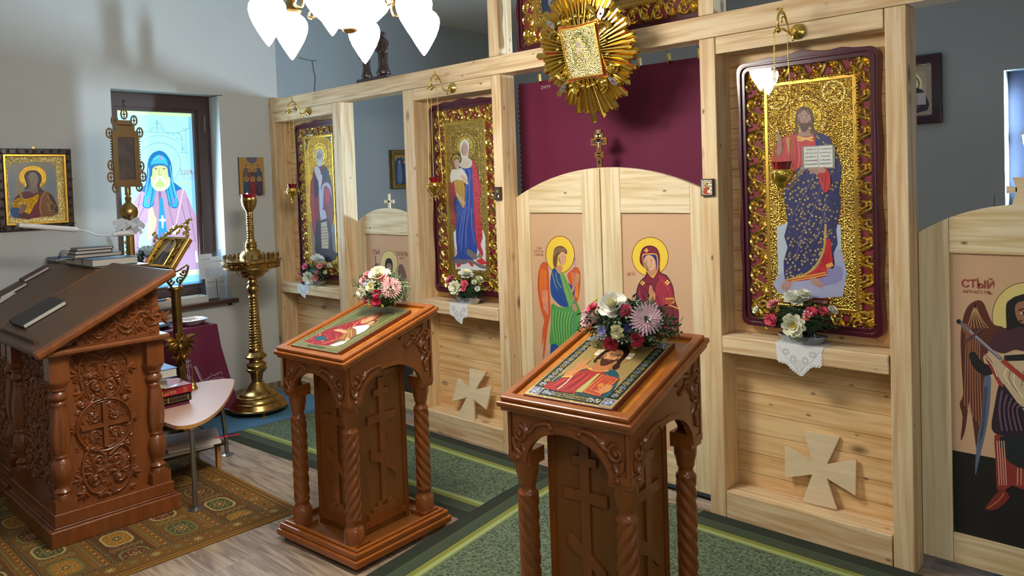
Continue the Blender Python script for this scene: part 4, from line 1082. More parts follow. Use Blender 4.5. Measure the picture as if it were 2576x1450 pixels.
# ================================================================ sunburst icon hanging in front of the beam
ctr = ony(1475, 128, -.165); TI = math.radians(14.5)
t = thing('sunburst_icon', 'golden sunburst icon of the Virgin and Child hanging from the beam', 'icon', tuple(ctr))
U = Vector((1, 0, 0)); V = Vector((0, -math.sin(TI), math.cos(TI)))
cv = Carve(ctr, U, V); Nn = cv.N
m = MB(); red = MB()
def sb_len(a):     # ray length: long at the axes, short between
    d = math.degrees(a) % 90; q = abs(d - 45) / 45
    base = .312 + .078 * abs(math.sin(a)) ** 3 + .03 * abs(math.cos(a)) ** 4
    return base * (.94 + .06 * q)
NR = 66
for i in range(NR):
    a = 2 * PI * (i + .5) / NR; ln = sb_len(a) * (1 + .07 * math.sin(i * 2.4) + (.05 if i % 4 == 0 else 0))
    wd = 2 * PI * ln / NR * .6; r0 = .13
    dx, dy = math.cos(a), math.sin(a); nx, ny = -dy, dx
    def q(r, w, h): return ctr + U * (dx * r + nx * w) + V * (dy * r + ny * w) + Nn * h
    w0 = 2 * PI * r0 / NR * .5; h = .016 + .008 * (i % 2)
    vs = [q(r0, -w0, 0), q(r0, w0, 0), q(r0, w0 * .35, h + .02), q(r0, -w0 * .35, h + .02), q(ln, -wd, 0), q(ln, wd, 0), q(ln, wd * .35, h), q(ln, -wd * .35, h), q(ln + .016, 0, 0), q(ln + .012, 0, h * .6)]
    m.add(vs, [(0, 4, 7, 3), (3, 7, 6, 2), (2, 6, 5, 1), (7, 9, 6), (4, 8, 9, 7), (6, 9, 8, 5), (0, 1, 5, 8, 4)])
    if i % 5 in (1, 2) and (i % 3): red.tube([q(r0 + .05, wd * .75, .012), q(ln * .97, wd * .98, .009)], .0022, 5)
m.build('rays', GOLD, t, fix=True)
red.build('red_ray_line', M('red_enamel', '#b01c1c', .3), t)
# inner plate and curled frame
W2, H2 = .178, .195
outl = []
for i in range(48):
    a = 2 * PI * i / 48; ca, sa = math.cos(a), math.sin(a)
    k = 1 / max(abs(ca), abs(sa)); x, y_ = ca * k, sa * k
    pinch = 1 - .13 * math.cos(2 * a) ** 2 * (1 if abs(ca) > abs(sa) else .4)
    outl.append((x * W2 * .86 * pinch, y_ * H2 * .88 * pinch))
m = MB(); m.prism(outl, ctr, U, V, .0, .04); m.build('back_plate', GOLD_SAT, t, bevel=.006, fix=True)
m = MB(); m.tube([cv.P(a * .93, b * .93, .042) for a, b in outl], .0035, 5, closed=True); m.build('red_rim', M('red_rim', '#a51d24', .3), t)
cv.mb = MB()
for sx in (-1, 1):
    for sy in (-1, 1):
        cv.scroll(sx * W2 * .98, sy * H2 * .55, .046, 0 if sx > 0 else PI, sx * sy * .9, .022, .012, h=1.6)
        cv.scroll(sx * W2 * .50, sy * H2 * 1.02, .046, PI / 2 * sy, -sx * sy * .9, .022, .012, h=1.6)
        cv.mb.ball(cv.P(sx * W2 * .22, sy * H2 * 1.04, .04), .016, 10, 7); cv.mb.ball(cv.P(sx * W2 * 1.0, sy * H2 * .2, .04), .015, 10, 7)
        cv.mb.ball(cv.P(sx * W2 * .72, sy * H2 * .98, .04), .02, 10, 7)
    cv.mb.ball(cv.P(0, sx * H2 * 1.08, .04), .018, 10, 7)
cv.mb.build('curled_frame', GOLD, t, smooth=60)
gem = MB(); gs = MB()
for sx in (-1, 1):
    for sy in (-1, 1):
        c_ = (sx * W2 * 1.06, sy * H2 * 1.0)
        an = math.atan2(sy, sx)
        pts = [(c_[0] + .036 * math.cos(an) * math.cos(k) - .017 * math.sin(an) * math.sin(k), c_[1] + .036 * math.sin(an) * math.cos(k) + .017 * math.cos(an) * math.sin(k)) for k in [2 * PI * i / 16 for i in range(16)]]
        gs.prism(pts, ctr, U, V, .03, .055); gem.ball(cv.P(c_[0], c_[1], .057), .007, 8, 5)
for i in range(8):
    a = 2 * PI * (i + .5) / 8; gem.ball(cv.P(W2 * 1.04 * math.cos(a), H2 * 1.04 * math.sin(a), .052), .0045, 6, 4)
gs.build('eye_setting', SILVER, t, fix=True); gem.build('red_stone', RUBY, t, smooth=60)
fw, fh = .133, .150
m = MB(); m.ring(rect(-fw, fw, -fh, fh), rect(-fw + .008, fw - .008, -fh + .008, fh - .008), ctr, U, V, .046, .056); m.build('inner_moulding', GOLD_SAT, t)
p = Paint(ctr - U * fw - V * fh + Nn * .0485, U, V); w, h = 2 * fw, 2 * fh
p.poly('#d8c07a', rect(.006, w - .006, .006, h - .006), 1.0, px=False)
arch = [(w * .24, h * .2), (w * .24, h * .68)] + [(w * .5 - w * .26 * math.cos(a), h * .68 + h * .22 * math.sin(a)) for a in [PI * i / 10 for i in range(11)]] + [(w * .76, h * .2)]
p.line('#fff0b8', arch, .004, 1.0, px=False, closed=True); p.poly('#8d8450', arch, .9, px=False)
p.ell('#b9a55c', w * .46, h * .64, w * .2, h * .2, 1.0, px=False)
p.poly('#e8cf7c', [(w * .36, h * .2), (w * .34, h * .42), (w * .40, h * .62), (w * .42, h * .76), (w * .52, h * .78), (w * .62, h * .62), (w * .74, h * .45), (w * .76, h * .2)], 1.0, smooth=3, px=False)
p.ell('#b89a90', w * .455, h * .65, w * .06, h * .075, px=False, rot=.3); p.ell('#caa79a', w * .40, h * .53, w * .05, h * .05, px=False)
p.poly('#6b4a44', [(w * .41, h * .655), (w * .44, h * .665), (w * .44, h * .65)], px=False); p.poly('#6b4a44', [(w * .465, h * .665), (w * .495, h * .655), (w * .47, h * .65)], px=False)
p.poly('#c9b06a', [(w * .3, h * .22), (w * .33, h * .42), (w * .44, h * .48), (w * .56, h * .40), (w * .52, h * .2)], 1.0, smooth=3, px=False)
p.ell('#b8968c', w * .52, h * .36, w * .05, h * .022, px=False, rot=-.4)
p.build('picture', PIC, t)
m = MB(); m.tube([cv.P(0, .40, 0), cv.P(0, .47, .0), (ctr.x, -.03, ctr.z + .62)], .004, 6); m.build('hanger', BRASS, t)

# ================================================================ carved lecterns (analogia)
SL = math.atan(.185 / .66)


def tray_frame(cx, cy, rz):
    ex = Vector((math.cos(rz), math.sin(rz), 0)); ey = Vector((-math.sin(rz), math.cos(rz), 0))
    V = ey * math.cos(SL) + Vector((0, 0, math.sin(SL)))
    return Vector((cx, cy, 1.06)) - ey * .33, ex, V


def rounded_cross(w):   # orthodox cross outline strips (a0,a1,b0,b1)
    return w


def make_lectern():
    t = thing('lectern', 'x', 'lectern')
    U, V = Vector((1, 0, 0)), Vector((0, math.cos(SL), math.sin(SL))); O = Vector((0, -.33, 1.06)); Ls = .684
    L = dict(parent=t, local=True)
    m = MB()
    m.ring(rect(-.292, .292, -.006, Ls + .002), rect(-.25, .25, .04, Ls - .04), O, U, V, -.05, -.030)
    m.ring(rect(-.302, .302, -.014, Ls + .010), rect(-.25, .25, .04, Ls - .04), O, U, V, -.030, -.008)
    m.ring(rect(-.288, .288, 0, Ls - .004), rect(-.252, .252, .042, Ls - .042), O, U, V, -.008, .010)
    m.build('tray_moulding', CHERRY_MID, bevel=.006, bseg=3, **L)
    m = MB(); m.prism(rect(-.256, .256, .036, Ls - .036), O, U, V, -.04, -.006); m.build('tray_board', CHERRY_TOP, fix=True, **L)
    # arcaded frieze
    hx_, hy_ = .272, .300
    def arch(hw, z0, zt, aw):
        return [(aw * math.cos(a), z0 + (zt - z0) * math.sin(a)) for a in [PI * i / 16 for i in range(17)]]
    zb = .818
    m = MB(); band = MB()
    def side(O_, U_, hw, ztl, ztr, ah):
        aw = hw - .085
        ar = arch(hw, zb, ah, aw)
        m.prism([(-hw, zb), (-hw, ztl), (hw, ztr), (hw, zb)] + ar, O_, U_, (0, 0, 1), -.022, 0)
        o = [(a * (1 + .028 / aw), zb + (b - zb) * (1 + .026 / (ah - zb))) for a, b in ar]
        n = len(ar)
        for i in range(n - 1):
            band.prism([ar[i], o[i], o[i + 1], ar[i + 1]], O_, U_, (0, 0, 1), 0, .005)
        for s_ in (-1, 1): band.prism([(s_ * (aw + .026), zb), (s_ * hw, zb), (s_ * hw, zb + .028), (s_ * (aw + .026), zb + .028)], O_, U_, (0, 0, 1), 0, .005)
        for s_ in (-1, 1): band.prism([(s_ * (hw - .014), zb + .028), (s_ * hw, zb + .028), (s_ * hw, (ztr if s_ > 0 else ztl) - .005), (s_ * (hw - .014), (ztr if s_ > 0 else ztl) - .005)], O_, U_, (0, 0, 1), 0, .004)
    zf = 1.018; zk = zf + .600 * math.tan(SL)
    side((0, -hy_, 0), (1, 0, 0), hx_, zf, zf, .956)
    side((0, hy_, 0), (-1, 0, 0), hx_, zk, zk, .956)
    side((hx_, 0, 0), (0, 1, 0), hy_, zf, zk, .970)
    side((-hx_, 0, 0), (0, -1, 0), hy_, zk, zf, .970)
    m.build('arcade_frieze', CHERRY, fix=True, **L); band.build('arch_band', CHERRY, fix=True, **L)
    # carved scrolls in the spandrels
    def spandrels(O_, U_, hw, zt_l, zt_r, name):
        r = .0085
        for s_ in (-1, 1):
            cv = Carve(O_, U_, (0, 0, 1))
            zt = zt_l if s_ < 0 else zt_r; up = max(0, zt - 1.02) * .55
            cx_, cz = s_ * (hw - .055), .925 + up
            cv.scroll(cx_, cz, .036, PI / 2, s_ * 1.25, r, r * .6, n=16, seg=7)
            cv.vine([(cx_ + s_ * .028, cz - .02), (cx_ + s_ * .022, cz - .055), (cx_ - s_ * .004, cz - .078), (cx_ + s_ * .004, cz - .092 - up * .3)], r, r * .9, seg=7)
            cv.mb.ball(cv.P(cx_ + s_ * .006, cz - .095 - up * .3, .006), .010, 8, 6)
            cv.leaf(cx_ - s_ * .012, cz - .04, -PI / 2 + s_ * .3, .045, .016, curl=s_ * .6); cv.leaf(cx_ - s_ * .012, cz - .035, -PI / 2 - s_ * .2, .04, .014, curl=-s_ * .6)
            x1 = s_ * (hw * .30)
            cv.vine([(cx_ - s_ * .03, cz + .01), (cx_ - s_ * .055, cz + .018 + up * .2), (cx_ - s_ * .085, cz + .05 + up * .5), (x1, cz + .062 + up * .4), (x1 - s_ * .018, cz + .048 + up * .4)], r, r * 1.1, seg=7)
            cv.mb.ball(cv.P(x1 - s_ * .018, cz + .046 + up * .4, .006), .010, 8, 6)
            cv.leaf(cx_ - s_ * .05, cz + .015, PI / 2 + s_ * .3, .045 + up * .3, .016, curl=s_ * .5)
            cv.leaf(cx_ - s_ * .04, cz + .005, PI / 2 - s_ * .2, .05 + up * .3, .014, curl=-s_ * .5)
            if up > .03:
                cv.scroll(cx_ - s_ * .075, cz + .07, .030, PI / 2, -s_ * 1.2, r, r * .6, n=16, seg=7)
                cv.scroll(cx_ + s_ * .006, cz + .085, .034, -PI / 2, s_ * 1.2, r, r * .6, n=16, seg=7)
                cv.vine([(cx_ - s_ * .045, cz + .07), (cx_ - s_ * .01, cz + .10), (cx_ - s_ * .005, cz + .15), (cx_ + s_ * .02, cz + .18)], r, r, seg=7)
                cv.mb.ball(cv.P(cx_ + s_ * .022, cz + .182, .006), .009, 8, 6)
                cv.vine([(cx_ - s_ * .10, cz + .06), (cx_ - s_ * .135, cz + .035), (cx_ - s_ * .15, cz + .05)], r, r * .8, seg=7)
                cv.fan(cx_ - s_ * .02, cz + .13, PI / 2 + s_ * .8, .06, .016, 3, 1.2)
            cv.mb.build('scroll_carving', CHERRY, smooth=60, **L)
    spandrels((0, -hy_, 0), (1, 0, 0), hx_, zf, zf, 'f'); spandrels((hx_, 0, 0), (0, 1, 0), hy_, zf, zk, 'r'); spandrels((-hx_, 0, 0), (0, -1, 0), hy_, zk, zf, 'l')
    # twisted columns
    prof = [(.052, .10), (.052, .168), (.047, .176), (.041, .186), (.036, .2), (.041, .214)] + [(.0425 + .0 * i, .216 + (.675 - .216) * i / 60) for i in range(61)] + [(.038, .682), (.031, .692), (.031, .708), (.037, .716), (.037, .724), (.041, .745), (.047, .765), (.047, .82)]
    for sx in (-1, 1):
        for sy in (-1, 1):
            m = MB(); m.lathe(prof, (sx * .222, sy * .250, 0), seg=40, twist=(.225, .668, 105 if (sx, sy) == (1, -1) else -105, -.17, 5))
            m.box(sx * .222 - .058, sx * .222 + .058, sy * .25 - .058, sy * .25 + .058, .076, .1005)
            m.box(sx * .222 - .046, sx * .222 + .0495, sy * .25 - .046, sy * .25 + .0495, .80, .86)
            m.build('twisted_column', CHERRY, smooth=50, **L)
    # pillar with crosses
    w = .168
    m = MB(); m.box(-w, w, -w, w, .077, 1.0); m.build('pillar', CHERRY_PANEL, **L)
    m = MB()
    for O_, U_ in (((0, -w, 0), (1, 0, 0)), ((w, 0, 0), (0, 1, 0)), ((0, w, 0), (-1, 0, 0)), ((-w, 0, 0), (0, -1, 0))):
        R_ = lambda pts, h=.009: m.prism(pts, O_, U_, (0, 0, 1), .0, h)
        R_(rect(-w - .006, -w + .022, .077, .99)); R_(rect(w - .022, w + .006, .077, .99)); R_(rect(-w, w, .90, .93), .008)
        R_(rect(-.021, .021, .2, .895), .013); R_(rect(-.10, .10, .655, .70), .0125); R_(rect(-.055, .055, .80, .835), .0125)
        R_([(-.085, .52), (-.085, .46), (-.02, .43), (.02, .40), (.085, .34), (.085, .40), (.02, .455), (-.02, .485)], .0125)
        R_([(-.15, .11), (.15, .11), (.15, .14), (.115, .14), (.115, .175), (.085, .175), (.085, .20), (.05, .20), (.05, .222), (-.05, .222), (-.05, .2), (-.085, .2), (-.085, .175), (-.115, .175), (-.115, .14), (-.15, .14)], .013)
    m.build('cross_relief', CHERRY, fix=True, bevel=.0015, **L)
    m = MB(); m.ring(rect(-.342, .342, -.342, .342), rect(-.29, .29, -.29, .29), (0, 0, 0), (1, 0, 0), (0, 1, 0), .022, .058)
    m.ring(rect(-.330, .330, -.330, .330), rect(-.29, .29, -.29, .29), (0, 0, 0), (1, 0, 0), (0, 1, 0), .058, .088)
    m.ring(rect(-.312, .312, -.312, .312), rect(-.29, .29, -.29, .29), (0, 0, 0), (1, 0, 0), (0, 1, 0), .088, .101)
    m.build('base_moulding', CHERRY_MID, bevel=.008, bseg=3, **L)
    MB().box(-.295, .295, -.295, .295, .03, .076).build('base_board', CHERRY_PANEL, **L)
    for sx in (-1, 1):
        for sy in (-1, 1): MB().box(sx * .285 - .03, sx * .285 + .03, sy * .285 - .03, sy * .285 + .03, 0, .024).build('foot', CHERRY, **L)
    return t


LC = [(-2.518, -1.396, .07), (-.834, -1.377, .0995)]
l1 = make_lectern(); l1['label'] = 'carved wooden lectern standing with one side on the tiles, Mother of God icon on top'; l1['group'] = 'carved lecterns'
l2 = copy_tree(l1); l2['label'] = 'carved wooden lectern on the green carpet under the Christ icon, cut off below'
for o, (a, b, c), zz in ((l1, LC[0], 0.004), (l2, LC[1], .014)): o.location = (a, b, zz); o.rotation_euler = (0, 0, c)

# ---- icon boards lying on the trays
def board_icon(name, label, idx, zz):
    O, U, V = tray_frame(*LC[idx]); O.z += zz; N_ = U.cross(V).normalized()
    t = thing(name, label, 'icon', tuple(O + V * .3), 0, 'icon boards on the lecterns')
    m = MB(); m.prism(rect(-.195, .205, .035, .573), O, U, V, -.0045, .0165); m.build('board', M('board_edge', '#6a2f22', .4), t, bevel=.003, fix=True)
    return t, Paint(O + U * -.195 + V * .035 + N_ * .0168, U, V, step=5e-5)


# Christ Pantocrator
t, p = board_icon('icon_board', 'Christ icon board with a dark ornamented border lying on the lectern', 1, .014)
w, h = .40, .538
z = lambda l: Z(1240, 850, 2.4167, l)
p.poly('#c9a85c', rect(.004, w - .004, .004, h - .004), .6, px=False)
p.poly('#16251f', rect(.012, w - .012, .012, h - .012), px=False)
bx0, bx1, by0, by1 = .062, w - .062, .062, h - .062
p.poly('#d6b568', rect(bx0 - .004, bx1 + .004, by0 - .004, by1 + .004), .7, px=False)
p.poly('#a98f56', rect(bx0, bx1, by0, by1), .25, px=False)
def orn(x, y, s, col, a0=0):
    for k in range(6):
        a = a0 + k * PI / 3
        p.line(col, [(x, y), (x + s * .6 * math.cos(a), y + s * .6 * math.sin(a)), (x + s * math.cos(a + .5), y + s * math.sin(a + .5)), (x + s * .7 * math.cos(a + .9), y + s * .7 * math.sin(a + .9))], .0026, .8, smooth=3, px=False, same=True)
    p.ell('#e9e0c0', x, y, s * .25, s * .25, .7, px=False, same=True)
for i in range(13):
    yy = .09 + i * .03
    for xx in (.037, w - .037): orn(xx, yy, .0145, ['#cdd3d8', '#d8c07c', '#b9c3d8', '#e0d49a'][i % 4], i)
for i in range(9):
    xx = .085 + i * .029
    for yy in (.037, h - .037):
        if yy < .1 and .13 < xx < .28: continue
        orn(xx, yy, .0145, ['#cdd3d8', '#c9cde0', '#dcd2a4'][i % 3], i)
for xx in (.037, w - .037):
    for yy in (.037, h - .037):
        p.poly('#e6dcb8', rect(xx - .025, xx + .025, yy - .025, yy + .025), .3, px=False); p.poly('#5a6288', rect(xx - .022, xx + .022, yy - .022, yy + .022), px=False)
        for s_ in (.018, .012): orn(xx, yy, s_, '#dfe3f0', s_ * 40)
        p.k += 1
p.line('#cbb36c', [(.13, .025), (.28, .025), (.285, .037), (.28, .049), (.13, .049), (.125, .037)], .0022, .7, px=False, closed=True)
p.text('#d9c98c', 'СПА ВСЕДЕРЖИТЕЛЬ', (.205, .037), .0165, px=False, sx=.85)
p.k += 1
# local plane tracing of the half figure
P = p.px(z([(205, 360), (725, 465)]))
p.ell('#8f3a2a', .200, .385, .092, .090, px=False); p.ell('#b89a58', .200, .385, .090, .088, .35, px=False)
for x0_, y0_, x1_, y1_ in ((.113, .36, .145, .405), (.252, .36, .287, .405)): p.poly('#efe3bf', [(x0_, y0_), (x1_, y0_ - .004), (x1_, y1_ + .004), (x0_, y1_)], px=False)
p.text('#8a2a22', 'О', (.128, .383), .026, px=False); p.text('#8a2a22', 'Н', (.270, .383), .026, px=False)
p.poly('#a3282c', [(.062, .062), (.062, .118), (.085, .175), (.115, .215), (.16, .245), (.235, .25), (.262, .2), (.24, .12), (.22, .062)], smooth=3, px=False)
p.poly('#174a55', [(.205, .062), (.215, .13), (.235, .19), (.24, .245), (.262, .262), (.30, .235), (.328, .17), (.338, .062)], smooth=3, px=False)
p.poly('#174a55', [(.062, .13), (.085, .19), (.12, .225), (.155, .25), (.15, .232), (.11, .2), (.085, .15), (.075, .11)], smooth=3, px=False)
folds(p, '#d3564a', [[(.09, .09), (.11, .15), (.14, .2)], [(.13, .075), (.15, .14), (.165, .2)], [(.18, .075), (.185, .14), (.19, .2)]], .004, px=False)
folds(p, '#5f1016', [[(.105, .075), (.125, .14), (.15, .2)], [(.155, .075), (.168, .14), (.175, .21)]], .004, px=False)
folds(p, '#3c8390', [[(.25, .23), (.28, .19), (.31, .12)], [(.31, .2), (.325, .15), (.33, .09)]], .003, px=False)
p.poly('#d7a83f', [(.15, .245), (.2, .232), (.245, .245), (.235, .258), (.2, .246), (.16, .256)], smooth=3, px=False)
p.poly('#b56f43', [(.168, .25), (.17, .30), (.235, .30), (.238, .25), (.2, .236)], smooth=3, px=False)
p.poly('#2b1712', [(.145, .305), (.138, .36), (.148, .42), (.178, .452), (.215, .455), (.248, .43), (.262, .38), (.262, .32), (.275, .285), (.262, .262), (.245, .285), (.24, .33), (.16, .33), (.158, .3)], smooth=3, px=False)
face(p, .2, .363, .042, .062, skin='#cf8f5c', dark='#3a1e14', look=.1, px=False, beard='#4a2718')
folds(p, '#f0c79a', [[(.17, .40), (.2, .412), (.23, .402)], [(.172, .35), (.178, .335)], [(.226, .35), (.222, .335)]], .003, px=False)
p.poly('#c8854f', [(.085, .17), (.095, .235), (.088, .275), (.1, .30), (.112, .285), (.118, .32), (.128, .32), (.127, .28), (.145, .262), (.155, .27), (.15, .245), (.132, .225), (.12, .17)], smooth=3, px=False)
folds(p, '#7a3f22', [[(.105, .29), (.11, .25), (.112, .22)], [(.125, .275), (.128, .24)]], .002, px=False)
p.poly('#d9b45a', [(.083, .15), (.122, .165), (.125, .178), (.088, .166)], px=False); p.line('#e9dcb0', [(.125, .17), (.128, .12), (.122, .066)], .006, px=False)
p.poly('#b5b06a', [(.2, .07), (.215, .215), (.225, .225), (.232, .07)], px=False); p.poly('#b3402b', [(.228, .072), (.232, .22), (.322, .205), (.312, .062)], px=False)
p.line('#e2b050', [(.234, .08), (.238, .21), (.314, .196), (.306, .07)], .004, .5, px=False, closed=True); p.line('#e2b050', [(.25, .10), (.253, .19), (.298, .182), (.294, .09)], .003, .5, px=False, closed=True)
p.ell('#c8872f', .274, .14, .012, .015, px=False)
p.poly('#c8854f', [(.318, .09), (.29, .085), (.268, .10), (.29, .103), (.27, .118), (.292, .120), (.276, .135), (.30, .138), (.286, .15), (.318, .15), (.33, .12)], smooth=3, px=False)
p.build('picture', PICF, t)

# Mother of God with the Child
t, p = board_icon('icon_board', 'green and gold icon board of the red veiled Mother of God with the Child', 0, .004)
p.poly('#8d8a58', rect(.002, w - .002, .002, h - .002), .45, px=False)
def curl(x, y, s, a, sg): p.line('#4b4a26', [(x + s * math.cos(a + sg * k * .8) * (1 - k * .13), y + s * math.sin(a + sg * k * .8) * (1 - k * .13)) for k in range(6)], .0028, .4, smooth=3, px=False, same=True)
for i in range(15):
    yy = .03 + i * .034
    for xx in (.022, w - .022): curl(xx, yy, .014, i * 1.3, 1 if i % 2 else -1); curl(xx + .006, yy + .012, .009, i, -1)
for i in range(12):
    xx = .05 + i * .028
    for yy in (.022, h - .022): curl(xx, yy, .014, i * 1.3, 1 if i % 2 else -1)
p.k += 1
p.poly('#c9bf86', [(.045, .075), (.075, .045), (w - .075, .045), (w - .045, .075), (w - .045, h - .075), (w - .075, h - .045), (.075, h - .045), (.045, h - .075)], .4, px=False)
p.poly('#6d7048', [(.049, .077), (.077, .049), (w - .077, .049), (w - .049, .077), (w - .049, h - .077), (w - .077, h - .049), (.077, h - .049), (.049, h - .077)], .3, px=False)
p.poly('#3f4528', rect(.12, .26, .02, .036), px=False); p.ell('#8f8a52', .215, .40, .085, .085, .5, px=False); p.ell('#a59c60', .288, .33, .048, .048, .5, px=False)
a_ = p.poly('#8f1d28', [(.05, .077), (.078, .05), (.25, .05), (.262, .12), (.262, .2), (.255, .30), (.272, .36), (.27, .43), (.235, .465), (.19, .45), (.17, .40), (.145, .34), (.10, .28), (.06, .19)], smooth=2, px=False)
p.scatter('#d89a52', a_, 34, .0065, petals=4)
folds(p, '#d7b070', [[(.178, .40), (.2, .44), (.235, .448), (.26, .41)], [(.18, .38), (.19, .30), (.22, .26)], [(.06, .16), (.12, .11), (.18, .085)], [(.20, .06), (.24, .12), (.25, .2)]], .004, px=False)
folds(p, '#560f1a', [[(.1, .25), (.14, .18), (.2, .14)], [(.08, .2), (.13, .13), (.2, .1)], [(.15, .31), (.19, .24), (.23, .22)]], .004, px=False)
p.poly('#1d4d60', [(.07, .11), (.115, .085), (.19, .10), (.16, .125), (.1, .14)], px=False)
p.poly('#c98b64', [(.195, .36), (.2, .42), (.225, .437), (.25, .42), (.258, .36), (.24, .32), (.21, .325)], smooth=3, px=False)
face(p, .229, .378, .026, .042, skin='#d49a72', look=.2, tilt=-.3, px=False)
p.poly('#5a3a22', [(.258, .33), (.26, .365), (.285, .378), (.308, .365), (.31, .335), (.285, .345)], smooth=3, px=False); face(p, .284, .335, .020, .028, skin='#d49a72', look=-.1, px=False)
p.poly('#dfe2da', [(.235, .29), (.30, .31), (.335, .26), (.33, .2), (.30, .22), (.26, .25), (.22, .262)], smooth=3, px=False)
p.poly('#8a5a32', [(.20, .255), (.26, .245), (.315, .2), (.33, .15), (.28, .12), (.24, .17), (.2, .21)], smooth=3, px=False)
folds(p, '#d8ac5a', [[(.21, .24), (.26, .2), (.30, .15)], [(.23, .24), (.27, .21), (.315, .17)], [(.22, .21), (.25, .18), (.28, .135)]], .003, px=False)
p.poly('#d49a72', [(.12, .205), (.18, .20), (.225, .195), (.24, .21), (.2, .225), (.14, .228)], smooth=3, px=False); p.poly('#d49a72', [(.305, .16), (.34, .14), (.33, .125), (.30, .14)], smooth=2, px=False)
p.poly('#e6ddd2', [(.27, .055), (.32, .055), (.345, .09), (.335, .13), (.30, .115)], px=False)
for i in range(7): p.line('#b99a92', [(.283 + .004 * i, .06 + .009 * i), (.318 + .004 * i, .058 + .009 * i)], .003, px=False, same=True)
p.build('picture', PICF, t)

# ================================================================ flowers
FM = {}
def fmat(c, r=.6):
    if c not in FM: FM[c] = M('petals_' + c.strip('#'), c, r, sheen=.1)
    return FM[c]
LEAF = M('leaf_green', '#35552a', .55, var=.5, vs=30); LEAF2 = M('leaf_pale', '#8aa070', .55, var=.35, vs=40); FIR = M('fir_green', '#234024', .6, var=.4, vs=40)
STAMEN = M('stamen_yellow', '#d8b31c', .6)


def petal(mb, c, n, dirn, ln, w, lift, cup):
    """one curved petal: root c, flower axis n, outward direction dirn"""
    s = n.cross(dirn).normalized(); vs = []; rows = 4
    for i in range(rows):
        t = i / (rows - 1); ww = w * [.35, .9, 1.0, .45][i]
        q = c + dirn * (ln * t * math.cos(lift)) + n * (ln * t * math.sin(lift) + cup * t * t * ln)
        vs += [q - s * ww / 2 + n * ww * .18, q, q + s * ww / 2 + n * ww * .18]
    fs = []
    for i in range(rows - 1):
        k = i * 3; fs += [(k, k + 1, k + 4, k + 3), (k + 1, k + 2, k + 5, k + 4)]
    mb.add(vs, fs)


def blossom(kind, c, n, R, col, parent, col2=None):
    mb = MB(); n = Vector(n).normalized(); a = n.orthogonal().normalized(); b = n.cross(a); c = Vector(c)
    D = lambda t: a * math.cos(t) + b * math.sin(t)
    mats = [fmat(col), fmat(col2 or col)]
    if kind == 'rose':
        for k, (m_, r_, lift, cup, wf) in enumerate(((6, 1.0, .25, .2, .8), (6, .88, .55, .3, .8), (5, .74, .8, .3, .85), (5, .58, 1.0, .2, .85), (4, .42, 1.2, .1, .85), (3, .3, 1.4, 0, .8))):
            mb.cm = 1 if k > 2 else 0
            for i in range(m_): petal(mb, c + n * R * .08 * k, n, D(2 * PI * i / m_ + k * .6), R * r_, R * wf * r_ * 1.15, lift, cup * .5)
        mb.ball(c + n * R * .3, R * .26, 8, 6)
    elif kind == 'carnation' or kind == 'peony':
        L_ = ((11, 1.0, .1), (10, .85, .45), (9, .66, .8), (7, .45, 1.1), (5, .28, 1.35)) if kind == 'carnation' else ((9, 1.0, .15), (9, .88, .45), (8, .7, .8), (7, .5, 1.05))
        for k, (m_, r_, lift) in enumerate(L_):
            mb.cm = 1 if k > 2 else 0
            for i in range(m_): petal(mb, c + n * R * .05 * k, n, D(2 * PI * i / m_ + k * .5 + random.uniform(-.15, .15)), R * r_ * random.uniform(.9, 1.08), R * r_ * .62, lift + random.uniform(-.1, .1), .12)
    elif kind == 'gerbera':
        for k, (m_, r_, lift) in enumerate(((26, 1.0, .02), (24, .86, .14), (20, .62, .3), (16, .4, .5))):
            mb.cm = 1 if k > 2 else 0
            for i in range(m_): petal(mb, c + n * R * .03 * k, n, D(2 * PI * i / m_ + k * .13), R * r_ * random.uniform(.92, 1.06), R * .17 * r_ ** .4, lift, .02)
        mats.append(M('gerbera_eye', '#2a1a16', .8)); mb.cm = 2; mb.ball(c + n * R * .12, R * .14, 8, 5)
    elif kind == 'daisy':
        for k, (m_, r_, lift) in enumerate(((10, 1.0, .1), (9, .8, .4), (6, .5, .8))):
            for i in range(m_): petal(mb, c + n * R * .03 * k, n, D(2 * PI * i / m_ + k * .3), R * r_, R * .42 * r_, lift, .05)
    elif kind == 'berries':
        for i in range(9): mb.ball(c + D(i * 2.4) * R * .7 * math.sqrt(i / 9) + n * R * .2 * random.random(), R * .26, 6, 4)
    elif kind == 'bud':
        for k, (m_, r_, lift) in enumerate(((5, 1.0, .9), (4, .9, 1.2), (3, .8, 1.4))):
            for i in range(m_): petal(mb, c, n, D(2 * PI * i / m_ + k * .6), R * 1.6 * r_, R * 1.2, lift, -.1)
    elif kind == 'sprig':
        for i in range(7):
            e = c + D(i * .9) * R * random.uniform(.5, 1) + n * R * random.uniform(.1, .5); mb.tube([c, e], R * .03, 4)
            for k in range(5): petal(mb, e, n, D(k * 1.256), R * .22, R * .1, .2, 0)
    if kind in ('carnation', 'peony') and col2 and kind == 'peony':
        mats.append(STAMEN); mb.cm = 2
        for i in range(10): mb.ball(c + D(i * 2.4) * R * .16 * math.sqrt(i / 4) + n * R * .5, R * .06, 5, 4)
    nm = {'berries': 'yellow_berries', 'sprig': 'white_sprig'}.get(kind, kind)
    return mb.build(nm, mats, parent, smooth=60)


